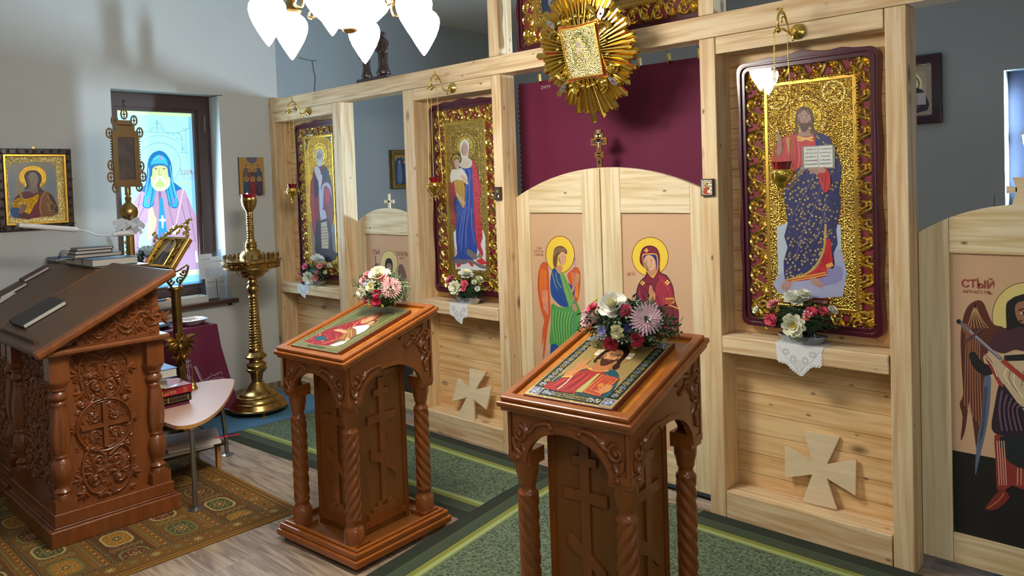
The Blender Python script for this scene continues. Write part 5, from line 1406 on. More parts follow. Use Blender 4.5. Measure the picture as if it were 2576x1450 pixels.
def greens(parent, c, rad, n, mats, ls=.022, lw=.007, down=.2, name='foliage', seed=1, needles=False, back=False):
    rnd = random.Random(seed); mb = MB(); c = Vector(c)
    for i in range(n):
        th = rnd.uniform(0, 2 * PI); ph = math.asin(rnd.uniform(-down, 1))
        d = Vector((math.cos(ph) * math.cos(th), math.cos(ph) * math.sin(th), math.sin(ph)))
        e = Vector((d.x * rad[0], d.y * rad[1], d.z * rad[2])) * rnd.uniform(.75, 1.12)
        st = c + e * .3; mid = c + e * .75 + Vector((0, 0, rad[2] * .08)); en = c + e
        mb.cm = 0; mb.tube([st, mid, en], .0014, 4, cap=False)
        k = 9 if not needles else 14
        for j in range(k):
            t = .25 + .75 * j / (k - 1); q = st.lerp(en, t); dd = (en - st).normalized(); s = dd.cross(Vector((rnd.uniform(-1, 1), rnd.uniform(-1, 1), rnd.uniform(-1, 1)))).normalized()
            ld = (dd * .6 + s).normalized(); up = ld.cross(dd).normalized(); L_ = ls * rnd.uniform(.7, 1.2); wv = lw
            mb.cm = rnd.randrange(len(mats))
            mb.add([q, q + ld * L_ * .5 + up * wv / 2, q + ld * L_, q + ld * L_ * .5 - up * wv / 2], [(0, 1, 2, 3)])
    return mb.build(name, mats, parent)


def bouquet(label, c, rad, flowers, group, nleaf=120, mats=(LEAF, LEAF2), loc=None, needles=False, cat='flower arrangement', down=.25, ls=.022, lw=.007):
    c = Vector(c); t = thing('flower_arrangement', label, cat, loc or tuple(c - Vector((0, 0, rad[2]))), 0, group)
    greens(t, c, rad, nleaf, list(mats), seed=len(label), needles=needles, down=down, ls=ls, lw=lw)
    m = MB(); m.ball(c - Vector((0, 0, rad[2] * .1)), 1.0, 14, 8, (rad[0] * .62, rad[1] * .62, rad[2] * .55)); m.build('moss_core', FIR, t)
    for kind, u, v, rp, col, col2 in flowers:
        d = ray(u, v); o = CAM - c
        A = sum((d[i] / rad[i]) ** 2 for i in range(3)); B_ = sum(2 * d[i] * o[i] / rad[i] ** 2 for i in range(3)); C_ = sum((o[i] / rad[i]) ** 2 for i in range(3)) - .8
        disc = B_ * B_ - 4 * A * C_
        s = (-B_ - math.sqrt(disc)) / (2 * A) if disc > 0 else -B_ / (2 * A)
        q = CAM + d * s; n = Vector([(q[i] - c[i]) / rad[i] ** 2 for i in range(3)]).normalized()
        n = (n * .75 + (CAM - q).normalized() * .45).normalized()
        blossom(kind, q, n, rp * s / FPX, col, t, col2)
    return t


O2, U2, V2 = tray_frame(*LC[1]); c2 = O2 + U2 * .02 + V2 * .52 + Vector((0, 0, .10))
bouquet('big bouquet with a large white rose and two pale gerberas on the nearer lectern', c2, (.215, .14, .12), [
    ('rose', 1545, 776, 40, '#eceadf', '#efe9c0'), ('gerbera', 1625, 803, 44, '#d9b3bd', '#e5c6cc'), ('gerbera', 1480, 800, 32, '#e3a5b0', '#ecc0c6'),
    ('carnation', 1492, 779, 18, '#d8466a', '#e05a78'), ('carnation', 1573, 784, 19, '#d94a66', '#e2705c'), ('carnation', 1500, 802, 12, '#e08a90', '#e8a0a0'),
    ('daisy', 1514, 832, 15, '#8a8fd0', None), ('peony', 1554, 836, 20, '#e9e3b2', None), ('daisy', 1585, 826, 17, '#2a2360', None),
    ('peony', 1503, 863, 19, '#ece6b8', None), ('carnation', 1538, 864, 20, '#b01e3e', '#c83048'), ('carnation', 1602, 854, 21, '#ab1c3c', '#c2304a'),
    ('berries', 1497, 757, 8, '#d8c22a', None), ('berries', 1540, 887, 8, '#d8b51e', None), ('berries', 1597, 873, 7, '#d8b51e', None),
    ('sprig', 1565, 850, 16, '#dfe6ee', None), ('sprig', 1640, 770, 16, '#e6ecec', None), ('sprig', 1530, 757, 12, '#e6ecec', None), ('sprig', 1520, 845, 13, '#dfe6ee', None), ('sprig', 1612, 840, 10, '#dfe6ee', None),
], 'bouquets on the lecterns', 230, mats=(LEAF, FIR, LEAF2, LEAF), ls=.032, lw=.010)
O1, U1, V1 = tray_frame(*LC[0]); c1 = O1 + U1 * .0 + V1 * .53 + Vector((0, 0, .12))
bouquet('bouquet with a pink gerbera and pale green sprays on the farther lectern', c1, (.19, .12, .13), [
    ('gerbera', 983, 724, 28, '#e8a2a0', '#eeb2ac'), ('rose', 953, 696, 26, '#efe8c4', '#f2ecd0'), ('rose', 970, 690, 14, '#f0ead0', None), ('carnation', 926, 696, 14, '#e58a90', '#ee9a98'), ('carnation', 962, 704, 16, '#ee9c88', '#f0b09a'),
    ('peony', 934, 723, 15, '#ece4b0', None), ('peony', 911, 737, 15, '#ece8cc', None), ('daisy', 924, 714, 9, '#a3a6e0', None),
    ('carnation', 948, 740, 12, '#c8224e', '#d8385c'), ('carnation', 947, 758, 14, '#c01c46', '#d63058'), ('carnation', 921, 755, 9, '#b8204a', '#c83058'),
    ('carnation', 915, 707, 12, '#e8a0ac', '#f0b8c0'), ('berries', 960, 706, 7, '#dcc526', None), ('berries', 928, 770, 6, '#dcc526', None), ('berries', 962, 770, 6, '#c9c43a', None), ('carnation', 934, 763, 8, '#d8b48a', None), ('sprig', 915, 722, 12, '#f0ece0', None),
], 'bouquets on the lecterns', 200, mats=(LEAF2, LEAF2, LEAF), ls=.030, lw=.009)

# arrangements on the three shelves, in foil, on lace doilies
FOIL = M('foil', '#cfd2d8', .18, 1.0, bump=1.0, bs=90)
def foil_dish(parent_loc, c, w, label, grp):
    t = thing('foil_dish', label, 'dish', parent_loc, 0, grp)
    m = MB(); rnd = random.Random(3); n = 40; rows = [(.80, 0), (.86, .014), (1.0, .034), (1.06, .04), (.9, .038), (.7, .02)]
    vs = []; fs = []
    for r, zz in rows:
        for i in range(n):
            a = 2 * PI * i / n; q = r * (1 + .05 * rnd.uniform(-1, 1))
            vs.append((c[0] + w * q * math.cos(a), c[1] + w * .45 * q * math.sin(a), c[2] + zz + (.004 * rnd.uniform(-1, 1) if zz else 0)))
    for j in range(len(rows) - 1):
        for i in range(n): fs.append((j * n + i, j * n + (i + 1) % n, (j + 1) * n + (i + 1) % n, (j + 1) * n + i))
    fs.append(tuple(range(n - 1, -1, -1)))
    m.add(vs, fs); m.build('foil', FOIL, t, smooth=20)


def doily(label, cx, w, drop, tail):
    """lace mat on the shelf with a pointed scalloped flap over the front edge (y=-.004, z=1.037)"""
    t = thing('lace_doily', label, 'doily', (cx, 0, 1.037), 0, 'lace doilies on the shelves')
    m = MB(); m.box(cx - w, cx + w, -.0065, .13, 1.0375, 1.039); yy = -.0065
    m.cm = 0
    def seg_tri(pts): m.prism(pts, (cx, -.0050, 1.039), (1, 0, 0), (0, 0, 1), 0, .0016)
    out = [(-w, 0), (-w * .93, -drop * .22)]
    path = [(-w * .93, -drop * .22), (-w * .88, -drop * .62), (-w * .5, -drop * .66), (-w * .32, -drop * .82), (tail, -drop), (w * .30, -drop * .80), (w * .5, -drop * .64), (w * .86, -drop * .62), (w * .9, -drop * .2)]
    for i in range(len(path) - 1):
        (x0, y0), (x1, y1) = path[i], path[i + 1]; L_ = math.hypot(x1 - x0, y1 - y0); k = max(1, round(L_ / .015))
        nx, ny = (y1 - y0) / L_, -(x1 - x0) / L_
        if nx * ((x0 + x1) / 2) + ny * ((y0 + y1) / 2 + drop * .3) < 0: nx, ny = -nx, -ny
        for j in range(k):
            for q in (0.0, .25, .5, .75):
                tt = (j + q) / k; b_ = math.sin(PI * q) * .0075
                out.append((x0 + (x1 - x0) * tt + nx * b_, y0 + (y1 - y0) * tt + ny * b_))
    out += [(w * .9, -drop * .2), (w, 0)]
    seg_tri(out)
    m.build('lace', LACE, t)
    p = Paint((cx, -.0067, 1.039), (1, 0, 0), (0, 0, 1))
    g = '#8e8e90'
    for i in range(1, len(path) - 1):
        (x0, y0), (x1, y1) = path[i], path[min(i + 1, len(path) - 2)]
        L_ = math.hypot(x1 - x0, y1 - y0); k = max(1, round(L_ / .015))
        for j in range(k):
            tt = (j + .5) / k; p.ell(g, (x0 + (x1 - x0) * tt) * .97, (y0 + (y1 - y0) * tt) * .97, .0022, .0032, n=8, px=False, same=True)
    for s_ in (-1, 1):
        for k in range(3):
            r = .016 - .004 * k
            p.line(g, [(s_ * (w * .55) + r * math.cos(a) * 1.2, -drop * .28 + r * math.sin(a)) for a in [2 * PI * i / 12 for i in range(12)]], .0016, px=False, closed=True, same=True)
            p.line(g, [(s_ * (w * .25) + r * math.cos(a), -drop * .5 + r * math.sin(a) * 1.3) for a in [2 * PI * i / 12 for i in range(12)]], .0016, px=False, closed=True, same=True)
        p.line(g, [(s_ * w * .85, -drop * .12), (s_ * w * .5, -drop * .5), (s_ * w * .2, -drop * .72), (0, -drop * .9)], .0018, px=False, smooth=3, same=True)
    for k in range(4): p.line(g, [(-.012 - .006 * k, -drop * (.9 - .07 * k)), (0, -drop * (.72 - .07 * k)), (.012 + .006 * k, -drop * (.9 - .07 * k))], .0016, px=False, smooth=3, same=True)
    p.build('openwork', MATTE, t)


SH = 1.039
doily('white lace doily hanging from the shelf beneath the tall Christ icon', -.617, .128, .16, .01)
doily('white lace doily hanging from the shelf beneath the blue robed Virgin', -3.205, .105, .15, .03)
doily('white lace doily hanging from the shelf beneath the bishop icon', -5.36, .10, .125, .03)
GRP = 'flower arrangements on the shelves'
foil_dish((-.63, .05, SH), (-.63, .055, SH + .001), .125, 'crumpled silver foil dish under the flowers below the Christ icon', 'foil dishes')
bouquet('shelf bouquet with two big white peonies below the tall Christ icon', (-.63, .03, SH + .12), (.20, .075, .10), [
    ('peony', 2000, 758, 32, '#edeedd', None), ('peony', 2022, 745, 20, '#edeedd', None), ('peony', 1998, 818, 33, '#eeeed2', '#f2eaa8'), ('carnation', 1941, 805, 17, '#de4a6c', '#ea7a80'), ('carnation', 1946, 768, 17, '#e08c8c', '#eaa29a'),
    ('carnation', 2041, 786, 15, '#de4c6c', '#e8606c'), ('carnation', 2070, 784, 14, '#dc4668', '#e66070'), ('carnation', 2027, 798, 11, '#e06a60', '#d8706a'), ('bud', 1910, 784, 11, '#e9ead2', None), ('rose', 2092, 784, 15, '#eceadb', None),
    ('berries', 1956, 780, 8, '#d9b41c', None), ('berries', 1944, 818, 6, '#d9b41c', None), ('berries', 2052, 770, 6, '#c9a41c', None), ('sprig', 2030, 793, 14, '#eef2f2', None), ('berries', 1928, 826, 6, '#d9c41c', None),
], GRP, 150, mats=(LEAF, FIR, FIR, LEAF), loc=(-.63, .05, SH), needles=True, ls=.020, lw=.005, down=.5)
foil_dish((-3.16, .05, SH), (-3.16, .055, SH + .001), .12, 'crumpled silver foil dish under the flowers below the blue Virgin', 'foil dishes')
bouquet('shelf bouquet with white peonies and pink blossoms below the blue robed Virgin', (-3.16, .03, SH + .105), (.185, .075, .10), [
    ('peony', 1172, 694, 21, '#eef0e4', '#f2eec0'), ('peony', 1147, 724, 20, '#eeecd0', None), ('carnation', 1132, 707, 13, '#e0708c', '#e890a0'), ('carnation', 1169, 715, 11, '#e25c70', '#ea7478'), ('carnation', 1138, 698, 7, '#d64a70', None),
    ('rose', 1204, 706, 12, '#e9ebcb', None), ('bud', 1193, 713, 7, '#dfe6c2', None), ('bud', 1201, 727, 7, '#e6e8da', None), ('carnation', 1166, 728, 7, '#e25c70', None),
], GRP, 100, mats=(LEAF, FIR, FIR), loc=(-3.16, .05, SH), needles=True, ls=.020, lw=.005, down=.5)
foil_dish((-5.2, .05, SH), (-5.22, .055, SH + .001), .13, 'crumpled silver foil dish under the flowers below the bishop icon', 'foil dishes')
bouquet('shelf bouquet with white peonies and coral blossoms below the bishop icon', (-5.22, .03, SH + .115), (.215, .075, .11), [
    ('peony', 799, 657, 19, '#e9efec', None), ('peony', 779, 698, 18, '#e9ead6', None), ('carnation', 794, 699, 9, '#e88a84', '#f0a090'), ('carnation', 797, 686, 6, '#df7a8c', None), ('carnation', 768, 671, 9, '#e0708a', None), ('carnation', 755, 690, 8, '#e89098', None),
    ('carnation', 804, 671, 8, '#e58890', None), ('carnation', 818, 668, 7, '#e88890', None), ('bud', 823, 671, 8, '#e0e8c8', None), ('bud', 765, 708, 6, '#e07080', None), ('bud', 817, 686, 5, '#e0e8c8', None),
], GRP, 100, mats=(LEAF, FIR, FIR), loc=(-5.22, .05, SH), needles=True, ls=.020, lw=.005, down=.5)

# flared plywood crosses leaning in the bays
def flared_cross(label, c, ang, tilt, az, s=1.0):
    t = thing('flared_cross', label, 'cross', c, 0, 'plywood crosses in the bays')
    c = Vector(c); U = Vector((math.cos(az), math.sin(az), 0)); back = Vector((-math.sin(az), math.cos(az), 0))
    V = Vector((0, 0, 1)) * math.cos(tilt) + back * math.sin(tilt)
    ca, sa = math.cos(ang), math.sin(ang); U2_, V2_ = U * ca + V * sa, V * ca - U * sa
    return t, c, U2_, V2_


def cross_from(label, y0, tilt, vbar, hbar, zloc):
    O = Vector((0, y0, .163)); U = Vector((1, 0, 0)); V = Vector((0, math.sin(tilt), math.cos(tilt)))
    pp = Paint(O, U, V); b = pp.px(vbar); h = pp.px(hbar)
    lowest = min(q[1] for q in b + h); b = [(x, v - lowest + .001) for x, v in b]; h = [(x, v - lowest + .001) for x, v in h]
    t = thing('flared_cross', label, 'cross', (sum(q[0] for q in b) / len(b), y0, .163), 0, 'plywood crosses in the bays')
    m = MB(); m.prism(h, O + V * 0, U, V, -.016, -.001); m.build('cross_arms', PLY, t, fix=True)
    m = MB(); m.prism(b, O, U, V, -.0165, .0); m.build('upright', PLY, t, fix=True)


cross_from('large flared plywood cross standing on the sill beneath the tall Christ icon', .110, .12,
           [(2018, 1265), (2105, 1285), (2080, 1206), (2080, 1170), (2112, 1103), (2021, 1086), (2043, 1163), (2043, 1196)],
           [(1974, 1122), (2043, 1163), (2080, 1170), (2153, 1158), (2151, 1249), (2080, 1206), (2043, 1196), (1974, 1204)], 0)
cross_from('tilted flared plywood cross standing on the sill below the blue robed Virgin', .02, .26,
           [(1150, 1048), (1192.5, 1059.6), (1190, 1005), (1196, 981), (1223.5, 936), (1181, 927.5), (1180, 976), (1174, 1001)],
           [(1152, 953), (1137, 1011), (1174, 1001), (1190, 1005), (1222.4, 1032), (1236.3, 972), (1196, 981), (1180, 976)], 0)

# eight pointed cross fixed on top of the royal doors
t = thing('altar_cross', 'small enamelled three barred cross standing on top of the royal doors', 'cross', (-1.97, .145, 2.004))
O = (0, .155, 0); X = -1.972
def C3(s, h0, h1, mats, name):
    m = MB()
    for r in ((-.014, .014, 2.0, 2.225), (-.058, .058, 2.155, 2.19), (-.030, .030, 2.075, 2.10), (-.030, .030, 2.198, 2.222), (-.016, .016, 2.22, 2.245)):
        m.prism(rect(X + r[0] - s, X + r[1] + s, r[2] - (s if r[2] > 2.01 else 0), r[3] + s), O, (1, 0, 0), (0, 0, 1), h0, h1)
    return m.build(name, mats, t, fix=True)
C3(.004, 0, .012, GOLD_SAT, 'gilt_edge'); C3(-.002, .012, .014, M('cross_wood', '#6b3f26', .4), 'wood_inlay')
p = Paint((X, .1405, 0), (1, 0, 0), (0, 0, 1))
p.poly('#2b201c', rect(-.036, .036, 2.165, 2.18), px=False); p.poly('#e6dcc0', [(-.03, 2.172), (0, 2.168), (.03, 2.172), (.004, 2.164), (.004, 2.135), (-.004, 2.135), (-.004, 2.164)], px=False)
p.ell('#e6dcc0', -.014, 2.209, .010, .007, px=False); p.ell('#e6dcc0', .014, 2.209, .010, .007, px=False); p.poly('#8d8f92', rect(-.010, .010, 2.225, 2.242), px=False)
p.line('#e0c060', [(-.02, 2.087), (.02, 2.087)], .006, .8, px=False); p.ell('#241c18', 0, 2.04, .009, .012, px=False)
p.build('enamel', PICF, t)

# ================================================================ curtain with rings behind the doors
t = thing('curtain', 'dark maroon curtain with a scalloped edge hanging behind the royal doors', 'curtain', (-1.95, .33, 2.63))
m = MB(); x0, x1, zt, zb2 = -2.84, -1.05, 2.655, 1.2
xl = []
nz_ = 40; L_ = []
for i in range(nz_ * 6 + 1):
    zz = zt - (zt - zb2) * i / (nz_ * 6); L_.append((x0 + .014 * abs(math.sin(PI * i / 6)), zz))
nx_ = 60; vs = []; fs = []; nr = len(L_)
for i, (xa, zz) in enumerate(L_):
    for j in range(nx_ + 1):
        s_ = j / nx_; x = (x0 + .04) + (x1 - x0 - .04) * s_ if j else -(-xa)
        x = xa if j == 0 else x
        vs.append((x, .33 + .006 * math.sin(s_ * 19) + .003 * math.sin(s_ * 41 + zz * 2) + .012 * max(0, (zt - .05 - zz)) * math.sin(s_ * 7) * .3, zz + (-.012 * math.sin(PI * (s_ * 7 % 1)) if i == 0 else 0)))
for i in range(nr - 1):
    for j in range(nx_): fs.append((i * (nx_ + 1) + j, i * (nx_ + 1) + j + 1, (i + 1) * (nx_ + 1) + j + 1, (i + 1) * (nx_ + 1) + j))
m.add(vs, fs); m.build('cloth', VELVET, t, smooth=60)
p = Paint((-2.72, .322, 2.60), (1, 0, 0), (0, 0, 1)); p.text('#d9c8cc', 'ΖΙΨΤΥ', (.16, .0), .03, px=False); p.build('printed_mark', MATTE, t)
m = MB(); m.tube([(-2.9, .30, 2.735), (-1.0, .30, 2.735)], .011, 10); m.box(-2.76, -2.74, .146, .30, 2.73, 2.74); m.box(-1.12, -1.10, .146, .30, 2.73, 2.74); solid('curtain_rail', 'grey curtain rail behind the top beam above the maroon curtain', 'rail', m, STEEL)
base = None
for i in range(8):
    x = -2.62 + i * .215
    if base is None:
        rg = thing('curtain_ring', 'brass clip ring carrying the top hem of the maroon curtain', 'ring', (x, .30, 2.735), 0, 'clip rings of the curtain')
        m = MB(); m.tube([(x, .30 + .019 * math.cos(a), 2.735 + .019 * math.sin(a)) for a in [2 * PI * k / 14 for k in range(14)]], .0025, 6, closed=True); m.build('ring', BRASS, rg)
        m = MB(); m.box(x - .007, x + .007, .312, .336, 2.635, 2.70); m.tube([(x, .30, 2.717), (x, .318, 2.69)], .003, 5); m.build('clip', BRASS, rg)
        base = rg
    else:
        c_ = copy_tree(base); c_.location = (x, .30, 2.735)

# ================================================================ floor coverings
m = MB(); m.box(-5.75, -3.06, -3.4, -1.468, .0005, .0055)
t = thing('patterned_rug', 'golden brown patterned rug under the big double lectern', 'rug', (-4.4, -2.4, 0)); m.build('rug_body', M('rug_ground', '#7a5418', .9, var=.35, vs=40), t)
RUG = paint_mat('rug_weave', rough=.95, bump=0.0)
p = Paint((-3.06, -1.468, .0058), (-1, 0, 0), (0, -1, 0), step=4e-6)   # a runs to -x, b to -y
p.N = Vector((0, 0, 1))
RW, RH = 2.69, 1.93
for i, (d_, c_) in enumerate(((0, '#8a5f16'), (.022, '#5a3a14'), (.034, '#8f6a20'), (.046, '#4f3512'), (.055, '#7d5216'))): p.poly(c_, rect(d_, RW - d_, d_, RH - d_), px=False)
rnd = random.Random(5)
CR, GN, RD, OC, DK = '#a89a62', '#6d6d3a', '#5f3014', '#946414', '#3a260f'
def medallion(a, b, w, h, c0, c1, c2):
    o = [(a - w, b - h * .55), (a - w * .8, b - h * .85), (a - w * .5, b - h), (a + w * .5, b - h), (a + w * .8, b - h * .85), (a + w, b - h * .55), (a + w, b + h * .55), (a + w * .8, b + h * .85), (a + w * .5, b + h), (a - w * .5, b + h), (a - w * .8, b + h * .85), (a - w, b + h * .55)]
    p.poly(c0, o, px=False); p.poly(c1, [(a + (x - a) * .86, b + (y - b) * .84) for x, y in o], px=False)
    for s_, c in ((1, CR), (.78, c2), (.5, OC), (.25, CR)):
        st = []
        for k in range(16):
            an = 2 * PI * k / 16; r = (1 if k % 2 == 0 else .55) * s_
            st.append((a + w * .56 * r * math.cos(an), b + h * .56 * r * math.sin(an)))
        p.poly(c, st, px=False)
    for k in range(8):
        an = 2 * PI * (k + .5) / 8; p.ell(CR, a + w * .68 * math.cos(an), b + h * .68 * math.sin(an), .006, .006, n=6, px=False, same=True)
    p.k += 1
def dots(b, a0, a1, step, col, s_):
    n = int((a1 - a0) / step)
    for i in range(n):
        a = a0 + (i + .5) * step; p.poly(col, [(a - s_, b), (a, b - s_ * .8), (a + s_, b), (a, b + s_ * .8)], px=False, same=True)
    p.k += 1
def band_rows(b0, horizontal=True):
    pass
# bands parallel to the long edge
def row_border(b, h, c):
    p.poly(c, rect(.06, RW - .06, b, b + h), px=False)
    for i in range(int((RW - .12) / .03)):
        a = .07 + i * .03; p.line(CR, [(a, b + h * .2), (a + .012, b + h * .8), (a + .024, b + h * .2)], .0032, px=False, same=True)
    p.k += 1
def flower_row(b, c0):
    for i in range(int((RW - .2) / .125)):
        a = .13 + i * .125
        for k in range(8):
            an = PI * k / 4 + .3; p.line(GN if i % 2 else CR, [(a, b), (a + .028 * math.cos(an), b + .028 * math.sin(an))], .006, px=False, same=True)
        p.ell(c0, a, b, .009, .009, n=8, px=False, same=True)
        for dx in (-.055, -.045, .045, .055): p.ell(CR, a + dx + .006, b + .03 * (1 if dx > 0 else -1), .005, .005, n=6, px=False, same=True)
    p.k += 1
flower_row(.105, RD); row_border(.150, .022, DK)
y_ = .18
for blk in range(5):
    p.poly(['#5b3a16', '#6a4a18', '#553514', '#6b4d1c', '#5b3a16'][blk], rect(.06, RW - .06, y_, y_ + .20), px=False)
    for i in range(9):
        a = .19 + i * .29
        medallion(a + (.145 if blk % 2 else 0), y_ + .10, .10, .075, [GN, CR][i % 2], [OC, '#4e4a22', RD][(i + blk) % 3], [RD, DK][i % 2])
        a += .145 + (.145 if blk % 2 else 0)
        for k in range(5):
            p.line(CR, [(a - .03, y_ + .03 + .035 * k), (a, y_ + .015 + .035 * k), (a + .03, y_ + .03 + .035 * k), (a, y_ + .045 + .035 * k)], .0035, px=False, closed=True, same=True)
            p.ell(OC, a, y_ + .03 + .035 * k, .007, .007, n=6, px=False, same=True)
        p.k += 1
    row_border(y_ + .205, .02, DK); dots(y_ + .245, .07, RW - .07, .03, CR, .009); dots(y_ + .245, .085, RW - .07, .06, RD, .009)
    row_border(y_ + .265, .02, '#5f4a1c'); y_ += .30
for i in range(620):     # small filler figures
    a, b = rnd.uniform(.07, RW - .07), rnd.uniform(.07, RH - .07); s_ = rnd.uniform(.003, .007)
    p.poly(rnd.choice([CR, OC, GN, '#8f7c46', RD]), [(a - s_, b), (a, b - s_), (a + s_, b), (a, b + s_)], px=False, same=True)
p.k += 1
# end border on the right edge
p.poly('#6e4a16', rect(.06, .17, .06, RH - .06), px=False)
for i in range(16):
    b = .12 + i * .115
    for k in range(8):
        an = PI * k / 4 + .3; p.line(GN if i % 2 else CR, [(.115, b), (.115 + .028 * math.cos(an), b + .028 * math.sin(an))], .006, px=False, same=True)
    for s_ in (-1, 1): p.ell(CR, .115 + .03 * s_, b + .055, .005, .005, n=6, px=False, same=True)
p.k += 1
p.poly(DK, rect(.17, .19, .15, RH - .06), px=False)
for i in range(60): p.line(CR, [(.173, .16 + i * .03), (.187, .172 + i * .03), (.173, .184 + i * .03)], .003, px=False, same=True)
for f_ in range(len(p.f)): pass
p.f = [tuple(reversed(f)) for f in p.f]
p.build('woven_pattern', RUG, t)

CARPET = M('green_carpet', '#75866a', 1.0, var=.6, vs=70, c2='#2f3b2c', bump=1.0, bs=160, det=3)
CBORD = paint_mat('carpet_border', rough=1.0, bump=0.0)


def carpet(label, pts, edges, zt=.009, group='green runners'):
    """pts: outline on the floor; edges: list of (i) edge numbers that carry the striped border"""
    t = thing('green_carpet', label, 'carpet', (sum(q[0] for q in pts) / len(pts), sum(q[1] for q in pts) / len(pts), 0), 0, group)
    m = MB(); m.prism(pts, (0, 0, 0), (1, 0, 0), (0, 1, 0), .0005 + (zt - .009), zt); m.build('pile', CARPET, t, fix=True)
    p = Paint((0, 0, zt + .0002), (1, 0, 0), (0, 1, 0), step=6e-6); n = len(pts)
    ar = sum(pts[i][0] * pts[(i + 1) % n][1] - pts[(i + 1) % n][0] * pts[i][1] for i in range(n)); sg = 1 if ar > 0 else -1
    for e in edges:
        A, B_ = Vector(pts[e]), Vector(pts[(e + 1) % n]); d = (B_ - A); L_ = d.length; d /= L_; nn = Vector((-d.y, d.x)) * sg
        def strip(a, b, o0, o1): return [tuple(A + d * a + nn * o0), tuple(A + d * b + nn * o0), tuple(A + d * b + nn * o1), tuple(A + d * a + nn * o1)]
        for o0, o1, c in ((0, .085, '#262c20'), (.085, .17, '#44523b'), (.17, .205, '#85863a'), (.205, .24, '#98a46c')): p.poly(c, strip(0, L_, o0, o1), px=False)
        k = int(L_ / .012)
        for i in range(k):
            a = i * .012
            p.put('#1a1f16', [strip(a, a + .006, .083, .091)], same=True); p.put('#1a1f16', [strip(a, a + .007, .165, .172)], same=True)
            p.put('#2b3326', [strip(a, a + .005, .10, .165)], same=True); p.put('#6d7a34', [strip(a, a + .005, .177, .20)], same=True)
            p.put('#56683f', [strip(a, a + .006, .23, .255)], same=True)
        p.k += 1
    p.build('striped_border', CBORD, t)
    return t


carpet('green runner reaching the blue mat, beneath the farther carved lectern', [(-4.80, -1.125), (-1.95, -.93), (-1.95, -.035), (-4.77, -.035)], [0, 2])
carpet('big green carpet in front of the royal doors, overlapping the other runner', [(-2.05, -1.95), (-1.85, -3.2), (2.3, -3.2), (2.3, -.012), (-1.19, -.012), (-2.30, -.16), (-2.27, -.55)], [0, 5, 6, 3], zt=.0185)
m = MB(); m.box(-2.2, -1.18, .17, 1.1, .0005, .012); solid('dark_mat', 'dark green mat glimpsed under the royal doors', 'mat', m, M('mat_dark', '#1f2a22', .95, bump=.6, bs=200))
m = MB(); m.prism([(-5.70, -1.13), (-4.805, -1.13), (-4.765, -.32), (-4.76, -.02), (-5.70, -.02)], (0, 0, 0), (1, 0, 0), (0, 1, 0), .0005, .013)
solid('blue_mat', 'flat blue mat under the brass candle stand', 'mat', m, M('mat_blue', '#47708f', .75, var=.08, vs=30), fix=True)
m = MB(); m.box(-.05, 1.9, .3, 1.5, .0005, .010); m.box(.2, 1.9, .19, .29, .0005, .010); solid('altar_carpet', 'grey blue carpet in the altar behind the sword bearer door', 'carpet', m, M('altar_carpet', '#7f8794', .95, var=.4, vs=20, bump=.8, bs=120))

